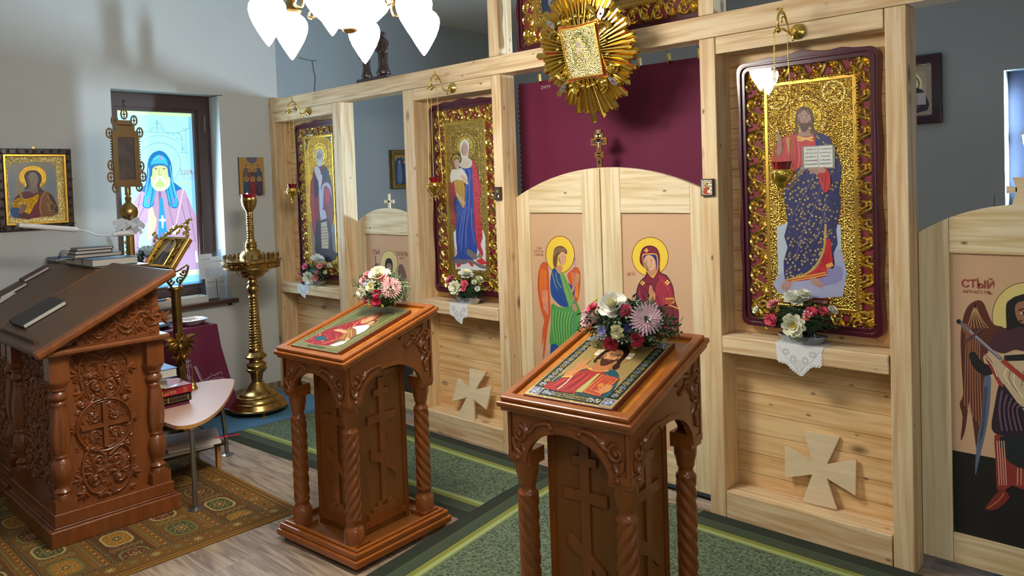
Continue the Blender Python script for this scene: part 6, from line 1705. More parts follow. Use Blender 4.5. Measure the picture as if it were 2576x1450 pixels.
# ================================================================ two big lecterns side by side
def big_lectern(x1, wdt, yf, yb, zs=1.0, label='', top_mat=WALNUT_TOP, back_top=True, zt1=1.475):
    """x1: right side of the base, wdt its width; yf front of base, yb back"""
    t = thing('choir_lectern', label, 'lectern', (x1 - wdt / 2, (yf + yb) / 2, 0.006), 0, 'big choir lecterns')
    x0 = x1 - wdt
    m = MB()
    def r2(o, z0, z1): m.ring([(x0 - o, yf - o), (x1 + o, yf - o), (x1 + o, yb + o), (x0 - o, yb + o)], [(x0 + .1, yf + .1), (x1 - .1, yf + .1), (x1 - .1, yb - .1), (x0 + .1, yb - .1)], (0, 0, 0), (1, 0, 0), (0, 1, 0), z0, z1)
    r2(0, .0065, .098); r2(-.022, .098, .108); r2(-.03, .108, .178)
    m.build('base_plinth', WALNUT, t, bevel=.012, bseg=3)
    ix0, ix1, iy0, iy1 = x0 + .095, x1 - .095, yf + .095, yb - .095
    MB().box(ix0, ix1, iy0, iy1, .10, 1.06).build('cabinet', WALNUT, t)
    # corner balusters
    prof = [(.040, .245), (.040, .26), (.034, .268), (.046, .285), (.034, .30), (.030, .31), (.042, .34), (.052, .375), (.055, .41), (.045, .45), (.032, .468), (.038, .474), (.038, .482), (.034, .49)] + \
           [(.034 + .014 * math.sin(PI * (i / 16) ** .8), .49 + .275 * i / 16) for i in range(17)] + [(.038, .772), (.038, .78), (.030, .79), (.046, .806), (.05, .82), (.04, .84), (.034, .848), (.045, .856), (.045, .87)]
    for cx_, cy_ in ((x1 - .095, yf + .095), (x1 - .095, yb - .095), (x0 + .095, yf + .095), (x0 + .095, yb - .095)):
        m = MB(); m.lathe(prof, (cx_, cy_, 0), seg=32, twist=(.5, .76, 6, .10, 6))
        m.box(cx_ - .055, cx_ + .055, cy_ - .055, cy_ + .055, .178, .246)
        o = .05; m.prism([(cx_ - o, cy_ - o), (cx_ + o, cy_ - o), (cx_ + o, cy_ + o), (cx_ - o, cy_ + o)], (0, 0, 0), (1, 0, 0), (0, 1, 0), .905, 1.055)
        m.lathe([(.045, .868), (.056, .885), (.066, .905), (.066, .91)], (cx_, cy_, 0), seg=24)
        m.build('baluster', WALNUT, t, smooth=50)
    # cornice board and sloping top
    MB().box(x0 + .01, x1 + .005, yf + .0, yb - .02, 1.056, 1.088).build('cornice', WALNUT, t, bevel=.012, bseg=3)
    yfT, zfT = yf - .03, 1.105; ybT, zbT = yb - .0, zt1
    sl = math.atan2(zbT - zfT, ybT - yfT); V = Vector((0, math.cos(sl), math.sin(sl))); O = Vector((0, yfT, zfT)); Ls = math.hypot(ybT - yfT, zbT - zfT)
    m = MB(); m.prism([(yf + .06, 1.088), (yb - .045, 1.088), (yb - .045, zbT - .07), (yf + .06, 1.10)], (ix1 + .0, 0, 0), (0, 1, 0), (0, 0, 1), -(ix1 - ix0), 0); m.build('gable', WALNUT, t, fix=True)
    m = MB(); m.prism(rect(x0 + .0, x1 + .035, -.012, Ls), O, (1, 0, 0), V, -.042, .0); m.build('sloping_board', top_mat, t, bevel=.014, bseg=3, fix=True)
    m = MB(); m.prism(rect(x1 - .0, x1 + .045, -.018, Ls + .004), O, (1, 0, 0), V, -.046, -.004); m.prism(rect(x1 - .01, x1 + .038, -.018, Ls + .004), O, (1, 0, 0), V, -.05, .001); m.build('nosing', WALNUT, t, bevel=.014, bseg=4, fix=True)
    m = MB(); m.prism([(.04, 0), (.065, .0), (.062, .028), (.045, .024)], (x1 - .14, yfT, zfT), V, V.cross(Vector((1, 0, 0))) * -1, -(wdt - .14), 0)
    m.build('book_ledge', top_mat, t, fix=True)
    # carved side panel
    if label.startswith('nearer'):
        cv = Carve((ix1 + .001, 0, 0), (0, 1, 0), (0, 0, 1)); P = lambda l: [(q.y, q.z) for q in (onx(140 + a / 3.627, 860 + b / 3.627, ix1) for a, b in l)]
        rr = .0095
        rr = .013
        def sc_(a, b, R, a0, tr, r=rr):
            (y, zz), (y2, z2) = P([(a, b), (a + R, b)]); cv.scroll(y, zz, abs(y2 - y) * 1.15, a0, tr, r, r * .5, n=14, seg=6)
        def vn(l, r0=rr, r1=None): cv.vine(P(l), r0, r1 or r0 * .6, seg=6)
        def fn(a, b, ang, ln=.06, w=.02, n=5, sp=1.5):
            y, zz = P([(a, b)])[0]; cv.fan(y, zz, ang, ln * 1.25, w * 1.6, n, sp)
        for sx in (-1, 1):
            X_ = lambda a, cx=430: cx + sx * a
            sk = .16        # perspective skew in tracing
            def T(l, cx=430): return [(cx + sx * a, b - sx * a * sk * .9) for a, b in l]
            vn(T([(10, 150), (60, 105), (130, 95), (190, 130), (225, 200), (215, 300), (190, 400), (170, 470), (195, 540)]), .011, .008)
            for o in (18, 34, 48): vn(T([(25 + o * .2, 290), (30 + o * .5, 180 + o * .2), (90, 125 + o), (150 - o * .2, 150 + o), (180 - o, 230), (170 - o, 320)]),   .009, .006)
            sc_(*T([(195, 545)])[0], 28, 0, sx * 1.2); sc_(*T([(60, 400)])[0], 40, PI / 2, -sx * 1.4); sc_(*T([(120, 300)])[0], 34, PI, sx * 1.1)
            vn(T([(0, 440), (30, 370), (90, 340), (140, 380), (150, 440), (110, 490)]), .010, .006)
            fn(*T([(110, 300)])[0], PI / 2, .05, .018, 6, 3.5); fn(*T([(180, 430)])[0], -PI / 2 + sx * .5, .06, .018, 4, 1.2); fn(*T([(225, 260)])[0], -PI / 2 + sx * .9, .05, .016, 4, 1.6); fn(*T([(200, 120)])[0], sx * .6 + PI * (sx < 0), .05, .02, 4, 1.6)
            fn(*T([(60, 240)])[0], PI / 2 + sx * .4, .06, .016, 3, .8); fn(*T([(130, 180)])[0], PI / 2 - sx * .7, .05, .016, 4, 1.2)
            # lower group
            def T2(l): return T(l, 470)
            vn(T2([(20, 1030), (70, 985), (130, 950), (180, 975), (215, 1060), (225, 1160), (200, 1260), (150, 1340), (80, 1370), (20, 1340)]), .011, .008)
            for o in (16, 32, 46): vn(T2([(190 - o, 1060 + o * .3), (200 - o, 1160), (170 - o * .6, 1260 - o * .3), (110, 1310 - o), (60 + o * .3, 1280 - o)]),   .009, .006)
            sc_(*T2([(75, 1070)])[0], 52, -PI / 2, sx * 1.5, .011); sc_(*T2([(185, 950)])[0], 30, PI / 2, sx * 1.1); sc_(*T2([(110, 1240)])[0], 40, 0, -sx * 1.2)
            fn(*T2([(120, 1180)])[0], PI / 2, .06, .02, 7, 3.8); fn(*T2([(225, 1210)])[0], -PI / 2 + sx * .9, .05, .016, 4, 1.6); fn(*T2([(40, 1370)])[0], -PI / 2, .04, .016, 4, 1.6); fn(*T2([(130, 1110)])[0], PI / 2 - sx * .5, .06, .018, 4, 1.4)
            fn(*T2([(200, 1340)])[0], -PI / 2 + sx * .5, .05, .016, 4, 1.4)
        fn(432, 345, PI / 2, .07, .02, 7, 1.8); fn(445, 520, PI / 2, .06, .02, 7, 2.0); fn(440, 440, -PI / 2, .05, .016, 5, 1.4)
        y0, z0 = P([(448, 752)])[0]; R = .148
        cv.vine([(y0 + R * math.cos(a), z0 + R * 1.02 * math.sin(a)) for a in [2 * PI * i / 28 for i in range(29)]], .010, .010, seg=6, n=2)
        cv.vine([(y0 + R * .9 * math.cos(a), z0 + R * .92 * math.sin(a)) for a in [2 * PI * i / 28 for i in range(29)]], .005, .005, seg=6, n=2)
        for q in range(4):
            a = PI / 4 + q * PI / 2; y1, z1 = y0 + .072 * math.cos(a), z0 + .072 * math.sin(a)
            cv.scroll(y1, z1, .032, a, 1.3 if q % 2 else -1.3, .008, .005, n=14); cv.fan(y1, z1, a, .055, .017, 5, 2.4); cv.fan(y1, z1, a + PI, .045, .014, 3, 1.6)
            cv.fan(y0 + R * math.cos(a - PI / 4), z0 + R * math.sin(a - PI / 4), a - PI / 4, .045, .018, 5, 1.8)
        cv.mb.prism([(y0 - .128, z0 - .010), (y0 + .128, z0 - .010), (y0 + .128, z0 + .012), (y0 - .128, z0 + .012)], (ix1, 0, 0), (0, 1, 0), (0, 0, 1), 0, .018)
        cv.mb.prism([(y0 - .012, z0 - .13), (y0 + .012, z0 - .13), (y0 + .012, z0 + .13), (y0 - .012, z0 + .13)], (ix1, 0, 0), (0, 1, 0), (0, 0, 1), 0, .0185)
        rnd = random.Random(8); done = []
        for i in range(2600):
            y, zz = y0 + rnd.uniform(-.14, .14), rnd.uniform(.26, .99); d_ = math.hypot(y - y0, zz - z0)
            e_ = .14 * (1 - .25 * (abs(zz - (z0 - .17)) < .04)) - .05 * max(0, 1 - abs(zz - (z0 + .17)) / .04)
            if abs(y - y0) > e_ or (d_ < .15 and (abs(y - y0) < .03 or abs(zz - z0) < .03)) or any(abs(y - a) + abs(zz - b) < .036 for a, b in done): continue
            done.append((y, zz)); a = rnd.uniform(0, 6.28)
            if len(done) % 3: cv.fan(y, zz, a, .034, .012, 4, 1.9)
            else: cv.scroll(y, zz, .017, a, rnd.choice((-1.2, 1.2)), .0065, .004, n=9, seg=5)
        cv.mb.build('carved_panel', WALNUT, t, smooth=60)
        cv = Carve((ix1 + .001, 0, 0), (0, 1, 0), (0, 0, 1)); ya, yb_ = yf + .18, yb - .075
        def zt(y): return 1.09 + (y - yfT) / (ybT - yfT) * (zbT - zfT) - .075
        n = 7; pts = []
        for i in range(n):
            y = ya + (yb_ - ya) * i / (n - 1); hgt = max(.012, zt(y) - 1.10)
            pts.append((y, 1.105 + hgt * (.25 + .35 * (i % 2))))
        cv.vine(pts, .006, .012, seg=6)
        for i in range(1, n):
            y = ya + (yb_ - ya) * (i - .2) / (n - 1); hgt = max(.02, zt(y) - 1.10); cz = 1.10 + hgt * (.62 if i % 2 else .38); R = min(.06, hgt * .33)
            cv.scroll(y, cz, R, PI * (i % 2), (1.4 if i % 2 else -1.4), .0085, .005, n=14); cv.fan(y, cz, PI / 2 if i % 2 == 0 else -PI / 2, R * 1.5, R * .5, 5, 2.6)
            cv.fan(y + R, cz - R * .4, .3, R * 1.2, R * .4, 4, 1.6); cv.fan(y - R * .9, cz - R * .5, PI + .4, R * 1.1, R * .35, 4, 1.6)
        done = []
        for i in range(1500):
            y = rnd.uniform(ya, yb_); zz = rnd.uniform(1.10, 1.42)
            if zz > zt(y) - .0 or any(abs(y - a) + abs(zz - b) < .036 for a, b in done): continue
            done.append((y, zz)); cv.fan(y, zz, rnd.uniform(0, 6.28), .036, .013, 4, 1.9)
        for i in range(5): cv.fan(yb_ - .01, 1.13 + i * .055, PI / 2 + .3, .06, .02, 4, 1.4)
        cv.mb.build('carved_gable', WALNUT, t, smooth=60)
    # carving and inner column on the front
    cv = Carve((0, iy0 - .001, 0), (1, 0, 0), (0, 0, 1))
    rnd = random.Random(6); done = []
    for i in range(3000):
        x, zz = rnd.uniform(x0 + .2, x1 - .2), rnd.uniform(.27, .98)
        if any(abs(x - a) + abs(zz - b) < .05 for a, b in done): continue
        done.append((x, zz)); a = rnd.uniform(0, 6.28)
        if len(done) % 2: cv.fan(x, zz, a, .055, .019, 5, 2.0)
        else: cv.scroll(x, zz, .026, a, rnd.choice((-1.2, 1.2)), .009, .005, n=9, seg=5, ball=False)
    cv.mb.build('carved_front', WALNUT, t, smooth=60)
    return t, (lambda u, v, h=0: hit(u, v, O + V.cross(Vector((-1, 0, 0))) * 0 + (Vector((0, -math.sin(sl), math.cos(sl)))) * h, Vector((0, -math.sin(sl), math.cos(sl))))), V, Vector((0, -math.sin(sl), math.cos(sl)))


bl1, onL, VL, NL = big_lectern(-3.668, .94, -2.635, -1.925, label='nearer carved choir lectern with the leaf carved side panel')
bl2, onL2, VL2, NL2 = big_lectern(-4.70, 1.03, -2.60, -1.985, label='darker choir lectern against the wall, stacked with closed books', zt1=1.43)
m = MB(); m.box(-5.85, -4.66, -1.985, -1.662, 1.40, 1.4355); m.box(-5.7, -4.75, -1.96, -1.69, 1.0, 1.40); m.build('back_shelf', WALNUT_TOP, bl2, bevel=.004)
MB().box(-5.66, -4.82, -1.90, -1.69, .0065, 1.0).build('back_cabinet', WALNUT, bl2)


# ================================================================ books
def book(name, label, O, U, V, w, l, th, cover, group=None, pages=PAPER2, spine='U-', loc=None, title=None):
    """closed book lying in the plane O,U,V: w along U, l along V, thickness th"""
    U, V = Vector(U).normalized(), Vector(V).normalized(); N_ = U.cross(V).normalized(); O = Vector(O)
    t = thing(name, label, 'book', tuple(loc or O), 0, group)
    m = MB(); c = .003
    m.prism(rect(0, w, 0, l), O, U, V, 0, c); m.prism(rect(0, w, 0, l), O, U, V, th - c, th)
    if spine == 'U-': m.prism(rect(0, c, 0, l), O, U, V, 0, th)
    if spine == 'U+': m.prism(rect(w - c, w, 0, l), O, U, V, 0, th)
    if spine == 'V-': m.prism(rect(0, w, 0, c), O, U, V, 0, th)
    if spine == 'V+': m.prism(rect(0, w, l - c, l), O, U, V, 0, th)
    m.build('cover', cover, t, fix=True)
    i = .005; m = MB(); m.prism(rect(i, w - i, i, l - i), O, U, V, c, th - c); m.build('page_block', pages, t, fix=True)
    return t


def bm(name, c, r=.45): return M(name, c, max(r, .5))
BOOKS_G = 'closed books on the dark choir lectern'
def bk(label, x0, x1, y0, l, z0, th, col, spine='V+', group=BOOKS_G, r=.4):
    return book('book', label, (x0, y0, z0), (1, 0, 0), (0, 1, 0), x1 - x0, l, th, bm('cover_' + col.strip('#'), col, r), group, spine=spine)
z0 = 1.4365
bk('thickest book with a blue shining cover beside the stack on the dark choir lectern', -5.0, -4.79, -2.0, .31, z0, .050, '#3a5878', spine='U-', r=.25)
bk('grey edged book wedged between the stack and the thickest book', -5.19, -5.004, -2.0, .30, z0, .042, '#5b4658')
bk('thin book at the bottom of the stack beside the small blue book', -5.37, -5.194, -2.0, .26, z0, .030, '#463c46')
bk('widest book of the stack, resting on two lower books', -5.355, -5.165, -1.995, .33, z0 + .0435, .027, '#4a4552')
bk('pale edged book second from the top of the stack', -5.32, -5.15, -1.995, .255, z0 + .072, .025, '#3f3a4a')
bk('dark covered book lying on the very top of the stack', -5.30, -5.14, -1.985, .25, z0 + .0985, .019, '#3b3a46')
bk('small blue book lying alone at the wall end of the dark choir lectern', -5.835, -5.60, -1.995, .22, z0, .026, '#2f5b86')
t = thing('bookmark_ribbon', 'dark blue bookmark ribbon hanging out of the book stack', 'ribbon', (-5.36, -2.0, 1.5))
m = MB()
for k in range(3): m.tube(catmull([(-5.32, -2.0, 1.535 - .01 * k), (-5.37, -2.02, 1.53 - .015 * k), (-5.43 - .02 * k, -2.02, 1.50 - .02 * k), (-5.47, -2.0, 1.475 - .01 * k)], 4), .0028, 5, flat=.3)
m.build('ribbon', M('navy_ribbon', '#1f2f55', .5), t)
# on the slopes
def bslope(label, on, V, Nn, u, v, w, l, th, col, g='books on the slopes of the choir lecterns', spine='U-'):
    q = on(u, v, .002); U = Vector((1, 0, 0)); O = q - U * w
    return book('book', label, O, U, V, w, l, th, bm('cover_' + col.strip('#'), col, .5), g, spine=spine)
bslope('black book with pale page edges lying low on the brown choir lectern slope', onL, VL, NL, 63, 828, .30, .262, .028, '#23242a')
bslope('maroon book higher on the slope near the wall', onL2, VL2, NL2, 63, 711, .12, .19, .022, '#4a2a30')
bslope('maroon book lower on the slope near the wall, cut by the picture edge', onL2, VL2, NL2, 4, 754, .12, .19, .022, '#432529')
t = thing('open_page', 'handwritten white sheet lying on the slope of the dark choir lectern', 'paper', tuple(onL2(20, 748)))
a = [onL2(u, v, .006) for u, v in ((39, 737), (0, 762), (-25, 755), (12, 733))]
m = MB(); m.add([q for q in a] + [q - NL2 * .003 for q in a], [(0, 3, 2, 1), (4, 5, 6, 7), (0, 1, 5, 4), (1, 2, 6, 5), (2, 3, 7, 6), (3, 0, 4, 7)]); m.build('sheet', PAPER, t, fix=True)
m = MB(); q = onL(8, 830, .004); m.tube(catmull([q, q + Vector((-.02, -.02, .004)), q + Vector((-.03, -.045, -.03)), q + Vector((-.05, -.05, -.07))], 4), .003, 5); solid('page_ribbon', 'white ribbon end dangling over the lectern ledge', 'ribbon', m, PAPER)

# ================================================================ kidney shaped side table with books
TZ = .52
t = thing('side_table', 'kidney shaped pink laminate side table on grey tube legs', 'table', (-4.1, -1.7, 0))
ol = [(-3.877, -1.955), (-3.72, -1.95), (-3.645, -1.935), (-3.606, -1.872), (-3.624, -1.795), (-3.692, -1.703), (-3.794, -1.605), (-3.969, -1.468), (-4.197, -1.314), (-4.363, -1.215), (-4.462, -1.171), (-4.529, -1.192), (-4.568, -1.247), (-4.60, -1.369), (-4.62, -1.6), (-4.56, -1.82), (-4.3, -1.885), (-4.05, -1.92)]
ol = [tuple(q)[:2] for q in catmull([(a, b, 0) for a, b in ol], 4, True)]
m = MB(); m.prism(ol, (0, 0, 0), (1, 0, 0), (0, 1, 0), TZ - .022, TZ); m.build('table_top', M('pink_laminate', '#d0ab98', .45), t, fix=True)
m = MB(); m.prism([(a * 1.0005 + .002, b * 1.0005 + .001) for a, b in ol], (0, 0, 0), (1, 0, 0), (0, 1, 0), TZ - .0215, TZ - .0015); m.build('edge_band', M('edge_orange', '#c98c4c', .4), t, fix=True)
for pts in (((-3.585, -1.878, .499), (-3.583, -1.879, .006)), ((-4.30, -1.36, .499), (-4.36, -1.30, .13), (-4.37, -1.292, .006)), ((-4.45, -1.75, .499), (-4.5, -1.8, .006))):
    m = MB(); m.tube([(p_[0] * .995 - .02, p_[1], p_[2]) if p_[2] > .4 and pts[0][0] > -3.7 else p_ for p_ in pts], .0155, 12); m.lathe([(.045, 0), (.045, .004), (.03, .009), (.018, .014)], (pts[-1][0], pts[-1][1], .006 - .0 if pts[-1][0] > -4.0 else .0005), 20)
    m.build('leg', STEEL, t, smooth=50)
BG = 'pile of books on the side table'
x1 = -4.085
def kb(label, x0, x1, y0, y1, z0, th, col, spine='V-', r=.4): return book('book', label, (x0, y0, z0), (1, 0, 0), (0, 1, 0), x1 - x0, y1 - y0, th, bm('cover_' + col.strip('#'), col, r), BG, spine=spine)
kb('thin burgundy book at the bottom of the pile on the side table', -4.36, x1, -1.95, -1.67, TZ + .001, .020, '#6a1430', spine='U+')
b_ = kb('black book with gilt ornament on its spine in the pile on the side table', -4.36, x1, -1.97, -1.655, TZ + .023, .050, '#1b1a18', spine='U+')
p = Paint((x1 + .0006, -1.97, TZ + .023), (0, 1, 0), (0, 0, 1)); g = '#b08c3c'
for i in range(11):
    a = .03 + i * .026
    if i == 2: p.ell(g, a, .025, .012, .012, .6, px=False, n=12)
    elif i in (5, 10): p.poly(g, rect(a - .004, a + .006, .008, .042), .6, px=False)
    else:
        for dx, dz in ((-.007, .012), (.007, .012), (-.007, .036), (.007, .036)): p.poly(g, [(a + dx - .004, dz - .004), (a + dx + .004, dz), (a + dx - .004, dz + .004)], .6, px=False, same=True)
p.k += 1; p.build('gilt_ornament', PICF, b_)
b_ = kb('red psalter with gold lettering on its spine in the pile on the side table', -4.34, x1, -1.96, -1.648, TZ + .075, .055, '#a01a2c', spine='U+', r=.35)
p = Paint((x1 + .0006, -1.96, TZ + .075), (0, 1, 0), (0, 0, 1))
p.text('#e0b86a', 'ѰАЛТИРЬ', (.135, .027), .036, px=False, rot=PI, sx=.8, metal=.3, bold=.01)
for a in (.035, .265):
    for k in range(4): p.line('#d8a850', [(a - .012, .010 + .009 * k), (a - .004, .014 + .009 * k), (a + .004, .010 + .009 * k), (a + .013, .015 + .009 * k)], .003, .3, px=False, smooth=2, same=True)
p.build('gold_lettering', PICF, b_)
kb('dark book with a wide cream ribbon looped over it on the side table', -4.33, x1 - .01, -1.97, -1.80, TZ + .132, .066, '#22324e')
t = thing('cream_ribbon', 'cream satin ribbon looping out over the dark book on the side table', 'ribbon', (x1, -1.75, TZ + .14))
m = MB(); C_ = catmull([(x1 - .03, -1.90, TZ + .196), (x1 + .001, -1.80, TZ + .196), (x1 + .005, -1.735, TZ + .185), (x1 + .003, -1.725, TZ + .165), (x1 - .002, -1.76, TZ + .146), (x1 + .002, -1.84, TZ + .140)], 5); n = len(C_)
vs = [q + Vector((d_, 0, 0)) for q in C_ for d_ in (-.0, .035)]; m.add(vs, [(2 * i, 2 * i + 1, 2 * i + 3, 2 * i + 2) for i in range(n - 1)]); m.build('ribbon', M('cream_satin', '#d8c8a8', .35), t, smooth=60)
bb = kb('bright blue book with white page edges on top of the pile on the side table', -4.40, x1, -1.98, -1.74, TZ + .20, .058, '#2f66b0', spine='U-', r=.3)
t = thing('hand_bell', 'small brass hand bell with a slim handle on the side table', 'bell', (-4.44, -1.49, TZ))
m = MB(); m.lathe([(.034, .001), (.036, .006), (.030, .012), (.024, .03), (.020, .045), (.012, .052), (.004, .055)], (-4.44, -1.49, TZ), 22); m.build('bell_body', BRASS, t, smooth=50)
m = MB(); m.lathe([(.004, .053), (.008, .058), (.004, .064), (.006, .09), (.0035, .11), (.005, .14), (.004, .158), (.001, .162)], (-4.44, -1.49, TZ), 12); m.build('handle', BRASS, t, smooth=50)
# dark shelf and papers below the table
t = thing('low_stool', 'low dark stool with a wooden bracket under the side table', 'stool', (-4.25, -1.62, 0))
MB().box(-4.55, -4.10, -1.86, -1.42, .17, .19).build('seat_board', M('dark_board', '#2a211e', .6), t)
for a, b in ((-4.5, -1.82), (-4.15, -1.82), (-4.5, -1.46), (-4.15, -1.46)): MB().box(a - .015, a + .015, b - .015, b + .015, .0065, .17).build('leg', M('stool_leg_wood', '#b08048', .5), t)
def sheaf(label, pts, z0, th, mt):
    t = thing('paper_sheaf', label, 'papers', (pts[0][0], pts[0][1], z0), 0, 'papers under the side table'); m = MB(); m.prism(pts, (0, 0, 0), (1, 0, 0), (0, 1, 0), z0, z0 + th); m.build('sheets', mt, t, fix=True)
sheaf('flat brown folder under the side table, lowest of its pile', [(-4.10, -1.86), (-4.06, -1.53), (-4.3, -1.5), (-4.4, -1.8)], .1905, .014, PAPER2)
sheaf('white paper sheaf sticking out in the middle of the pile under the side table', [(-4.12, -1.81), (-4.05, -1.48), (-4.28, -1.42), (-4.4, -1.75)], .206, .016, PAPER)
sheaf('grey newspaper lying uppermost under the side table', [(-4.25, -1.86), (-4.12, -1.46), (-4.33, -1.38), (-4.5, -1.8)], .224, .012, M('newsprint', '#a7a39b', .8, var=.2, vs=60))
m = MB(); m.tube(catmull([(-4.10, -1.50, .237), (-4.07, -1.43, .236), (-4.05, -1.38, .235), (-4.045, -1.35, .232)], 4), .004, 5); solid('pink_bookmark', 'bright pink bookmark sticking out of the papers below the table', 'bookmark', m, M('pink', '#d8205a', .5))

# ================================================================ table with the maroon cloth
t = thing('cloth_table', 'table against the window wall, draped to the floor in maroon cloth', 'table', (-5.6, -1.4, 0))
MB().box(-5.84, -5.40, -1.56, -.88, .76, .785).build('table_board', DARKWOOD, t)
for a, b in ((-5.8, -1.5), (-5.8, -.92), (-5.45, -1.5), (-5.45, -.92)): MB().box(a - .02, a + .02, b - .02, b + .02, .0005, .76).build('leg', DARKWOOD, t)
tc_ = thing('table_cloth', 'maroon tablecloth embroidered with a white cross and wheat ears', 'tablecloth', (-5.6, -1.4, .8))
m = MB(); rows = [(0, .800), (.006, .795), (.03, .6), (.08, .38), (.125, .18), (.155, .09)]; n1, n2 = 30, 12
vs = []; fs = []; y0, y1, xa, xb = -1.58, -.855, -5.37, -5.845
def edge(k, o, zz, row):
    if k <= n1:
        y = y0 + (y1 - y0) * k / n1; x = xa; wv = .018 * math.sin(k * .6 + .5) * row / 5
        return (x + o * .8 + wv, y + (o * .75 if k == n1 else o * .0), zz)
    j = k - n1; x = xa + (xb - xa) * j / n2; return (x + (o * .5 if j == 1 else 0), y1 + o * .75 + .01 * math.sin(j) * row / 5, zz)
for r_, (o, zz) in enumerate(rows):
    for k in range(n1 + n2 + 1): vs.append(edge(k, o, zz, r_))
w_ = n1 + n2 + 1
for i in range(len(rows) - 1):
    for k in range(w_ - 1): fs.append((i * w_ + k, (i + 1) * w_ + k, (i + 1) * w_ + k + 1, i * w_ + k + 1))
# scalloped hem
b = len(vs); last = (len(rows) - 1) * w_; hem = []
for k in range(w_ - 1):
    A, B_ = Vector(vs[last + k]), Vector(vs[last + k + 1])
    q = [A]; 
    for j in range(1, 6): tt = j / 6; q.append(A.lerp(B_, tt) - Vector((0, 0, .028 * math.sin(PI * tt))))
    q.append(B_); i0 = len(vs); vs += q; fs.append(tuple(range(i0, i0 + 7))); hem += q
m.add(vs, fs); m.add([(xa, y0, .8), (xa, y1, .8), (xb, y1, .8), (xb, y0, .8)], [(0, 1, 2, 3)])
m.build('cloth', VELVET, tc_, smooth=70)
m = MB(); m.tube([q + Vector((.002, .001, 0)) for q in hem], .0018, 4); m.build('hem_cord', LACE, tc_)
O = Vector((-5.368, -1.4, .62)); V = Vector((-.22, 0, 1)).normalized(); EMB = paint_mat('embroidery', rough=.8, bump=0)
p = Paint(Vector((-5.332, -1.4, .60)), (0, 1, 0), (-.26, 0, 1), step=2e-4); w_ = '#c9b9c4'
f = lambda l: Z(340, 860, 4.264, l)
for l, c in (([(545, 170), (560, 165), (590, 435), (570, 440)], 1), ([(512, 222), (595, 198), (597, 212), (514, 238)], 1), ([(508, 262), (608, 245), (610, 265), (510, 282)], 1), ([(522, 352), (618, 388), (612, 405), (520, 372)], 1)): p.line(w_, f(l), .0035, closed=True, same=True)
for k in range(8):
    a, b = 645 + 9 * k, 280 + 20 * k
    p.line(w_, f([(a, b), (a - 16, b - 14)]), .006, same=True); p.line(w_, f([(a, b), (a + 14, b - 18)]), .006, same=True)
p.line(w_, f([(640, 270), (715, 440)]), .003, same=True)
for l in ([(700, 440), (760, 400), (800, 375)], [(740, 440), (800, 385), (870, 345), (920, 325), (930, 340), (915, 345)], [(830, 360), (812, 350), (820, 335)], [(860, 350), (850, 365), (865, 368)], [(885, 340), (880, 356), (893, 352)], [(800, 410), (880, 385), (950, 390), (940, 400)]): p.line(w_, f(l), .003, smooth=3, same=True)
p.build('embroidery', EMB, tc_)
ZC_ = .8005
t = thing('ceramic_dish', 'white square dish holding thin candles on the maroon cloth', 'dish', (-5.52, -1.02, ZC_)); c_ = Vector((-5.53, -1.0, ZC_))
def sqdish(rows, seg=32, e=.28):
    m = MB(); vs = []; fs = []
    for r, zz in rows:
        for k in range(seg):
            a = 2 * PI * k / seg; ca, sa = math.cos(a), math.sin(a); vs.append(c_ + Vector((r * math.copysign(abs(ca) ** (1 - e), ca), r * 1.0 * math.copysign(abs(sa) ** (1 - e), sa), zz)))
    for i in range(len(rows) - 1):
        for k in range(seg): fs.append((i * seg + k, i * seg + (k + 1) % seg, (i + 1) * seg + (k + 1) % seg, (i + 1) * seg + k))
    fs.append(tuple(range(seg - 1, -1, -1))); fs.append(tuple((len(rows) - 1) * seg + k for k in range(seg))); m.add(vs, fs); return m
sqdish([(.07, 0), (.085, .008), (.115, .04), (.125, .046), (.12, .048), (.105, .036), (.085, .014), (.07, .012)]).build('dish_body', M('white_glaze', '#dddcd8', .2, coat=.6), t, smooth=50)
for i in range(9):
    y = -1.09 + i * .016; m = MB(); m.tube([(-5.60 + .004 * i, y, ZC_ + .045 + .002 * (i % 3)), (-5.46 + .006 * (i % 4), y + .012 * (i % 3 - 1), ZC_ + .05)], .0028, 6)
    tag(m.build('thin_candle', M('beeswax', '#b07c4a', .5) if i == 0 else bpy.data.materials['beeswax']), 'thin beeswax candle lying in the white square dish', 'candle', 'candles in the white dish')
t = thing('dark_plate', 'dark blue round plate on the maroon cloth next to the brass pole', 'plate', (-5.6, -1.28, ZC_)); m = MB(); m.lathe([(.05, 0), (.09, .008), (.125, .028), (.122, .031), (.085, .014), (.0, .010)], (-5.58, -1.28, ZC_), 32); m.build('plate', M('dark_glaze', '#1f2836', .25, coat=.5), t, smooth=40)

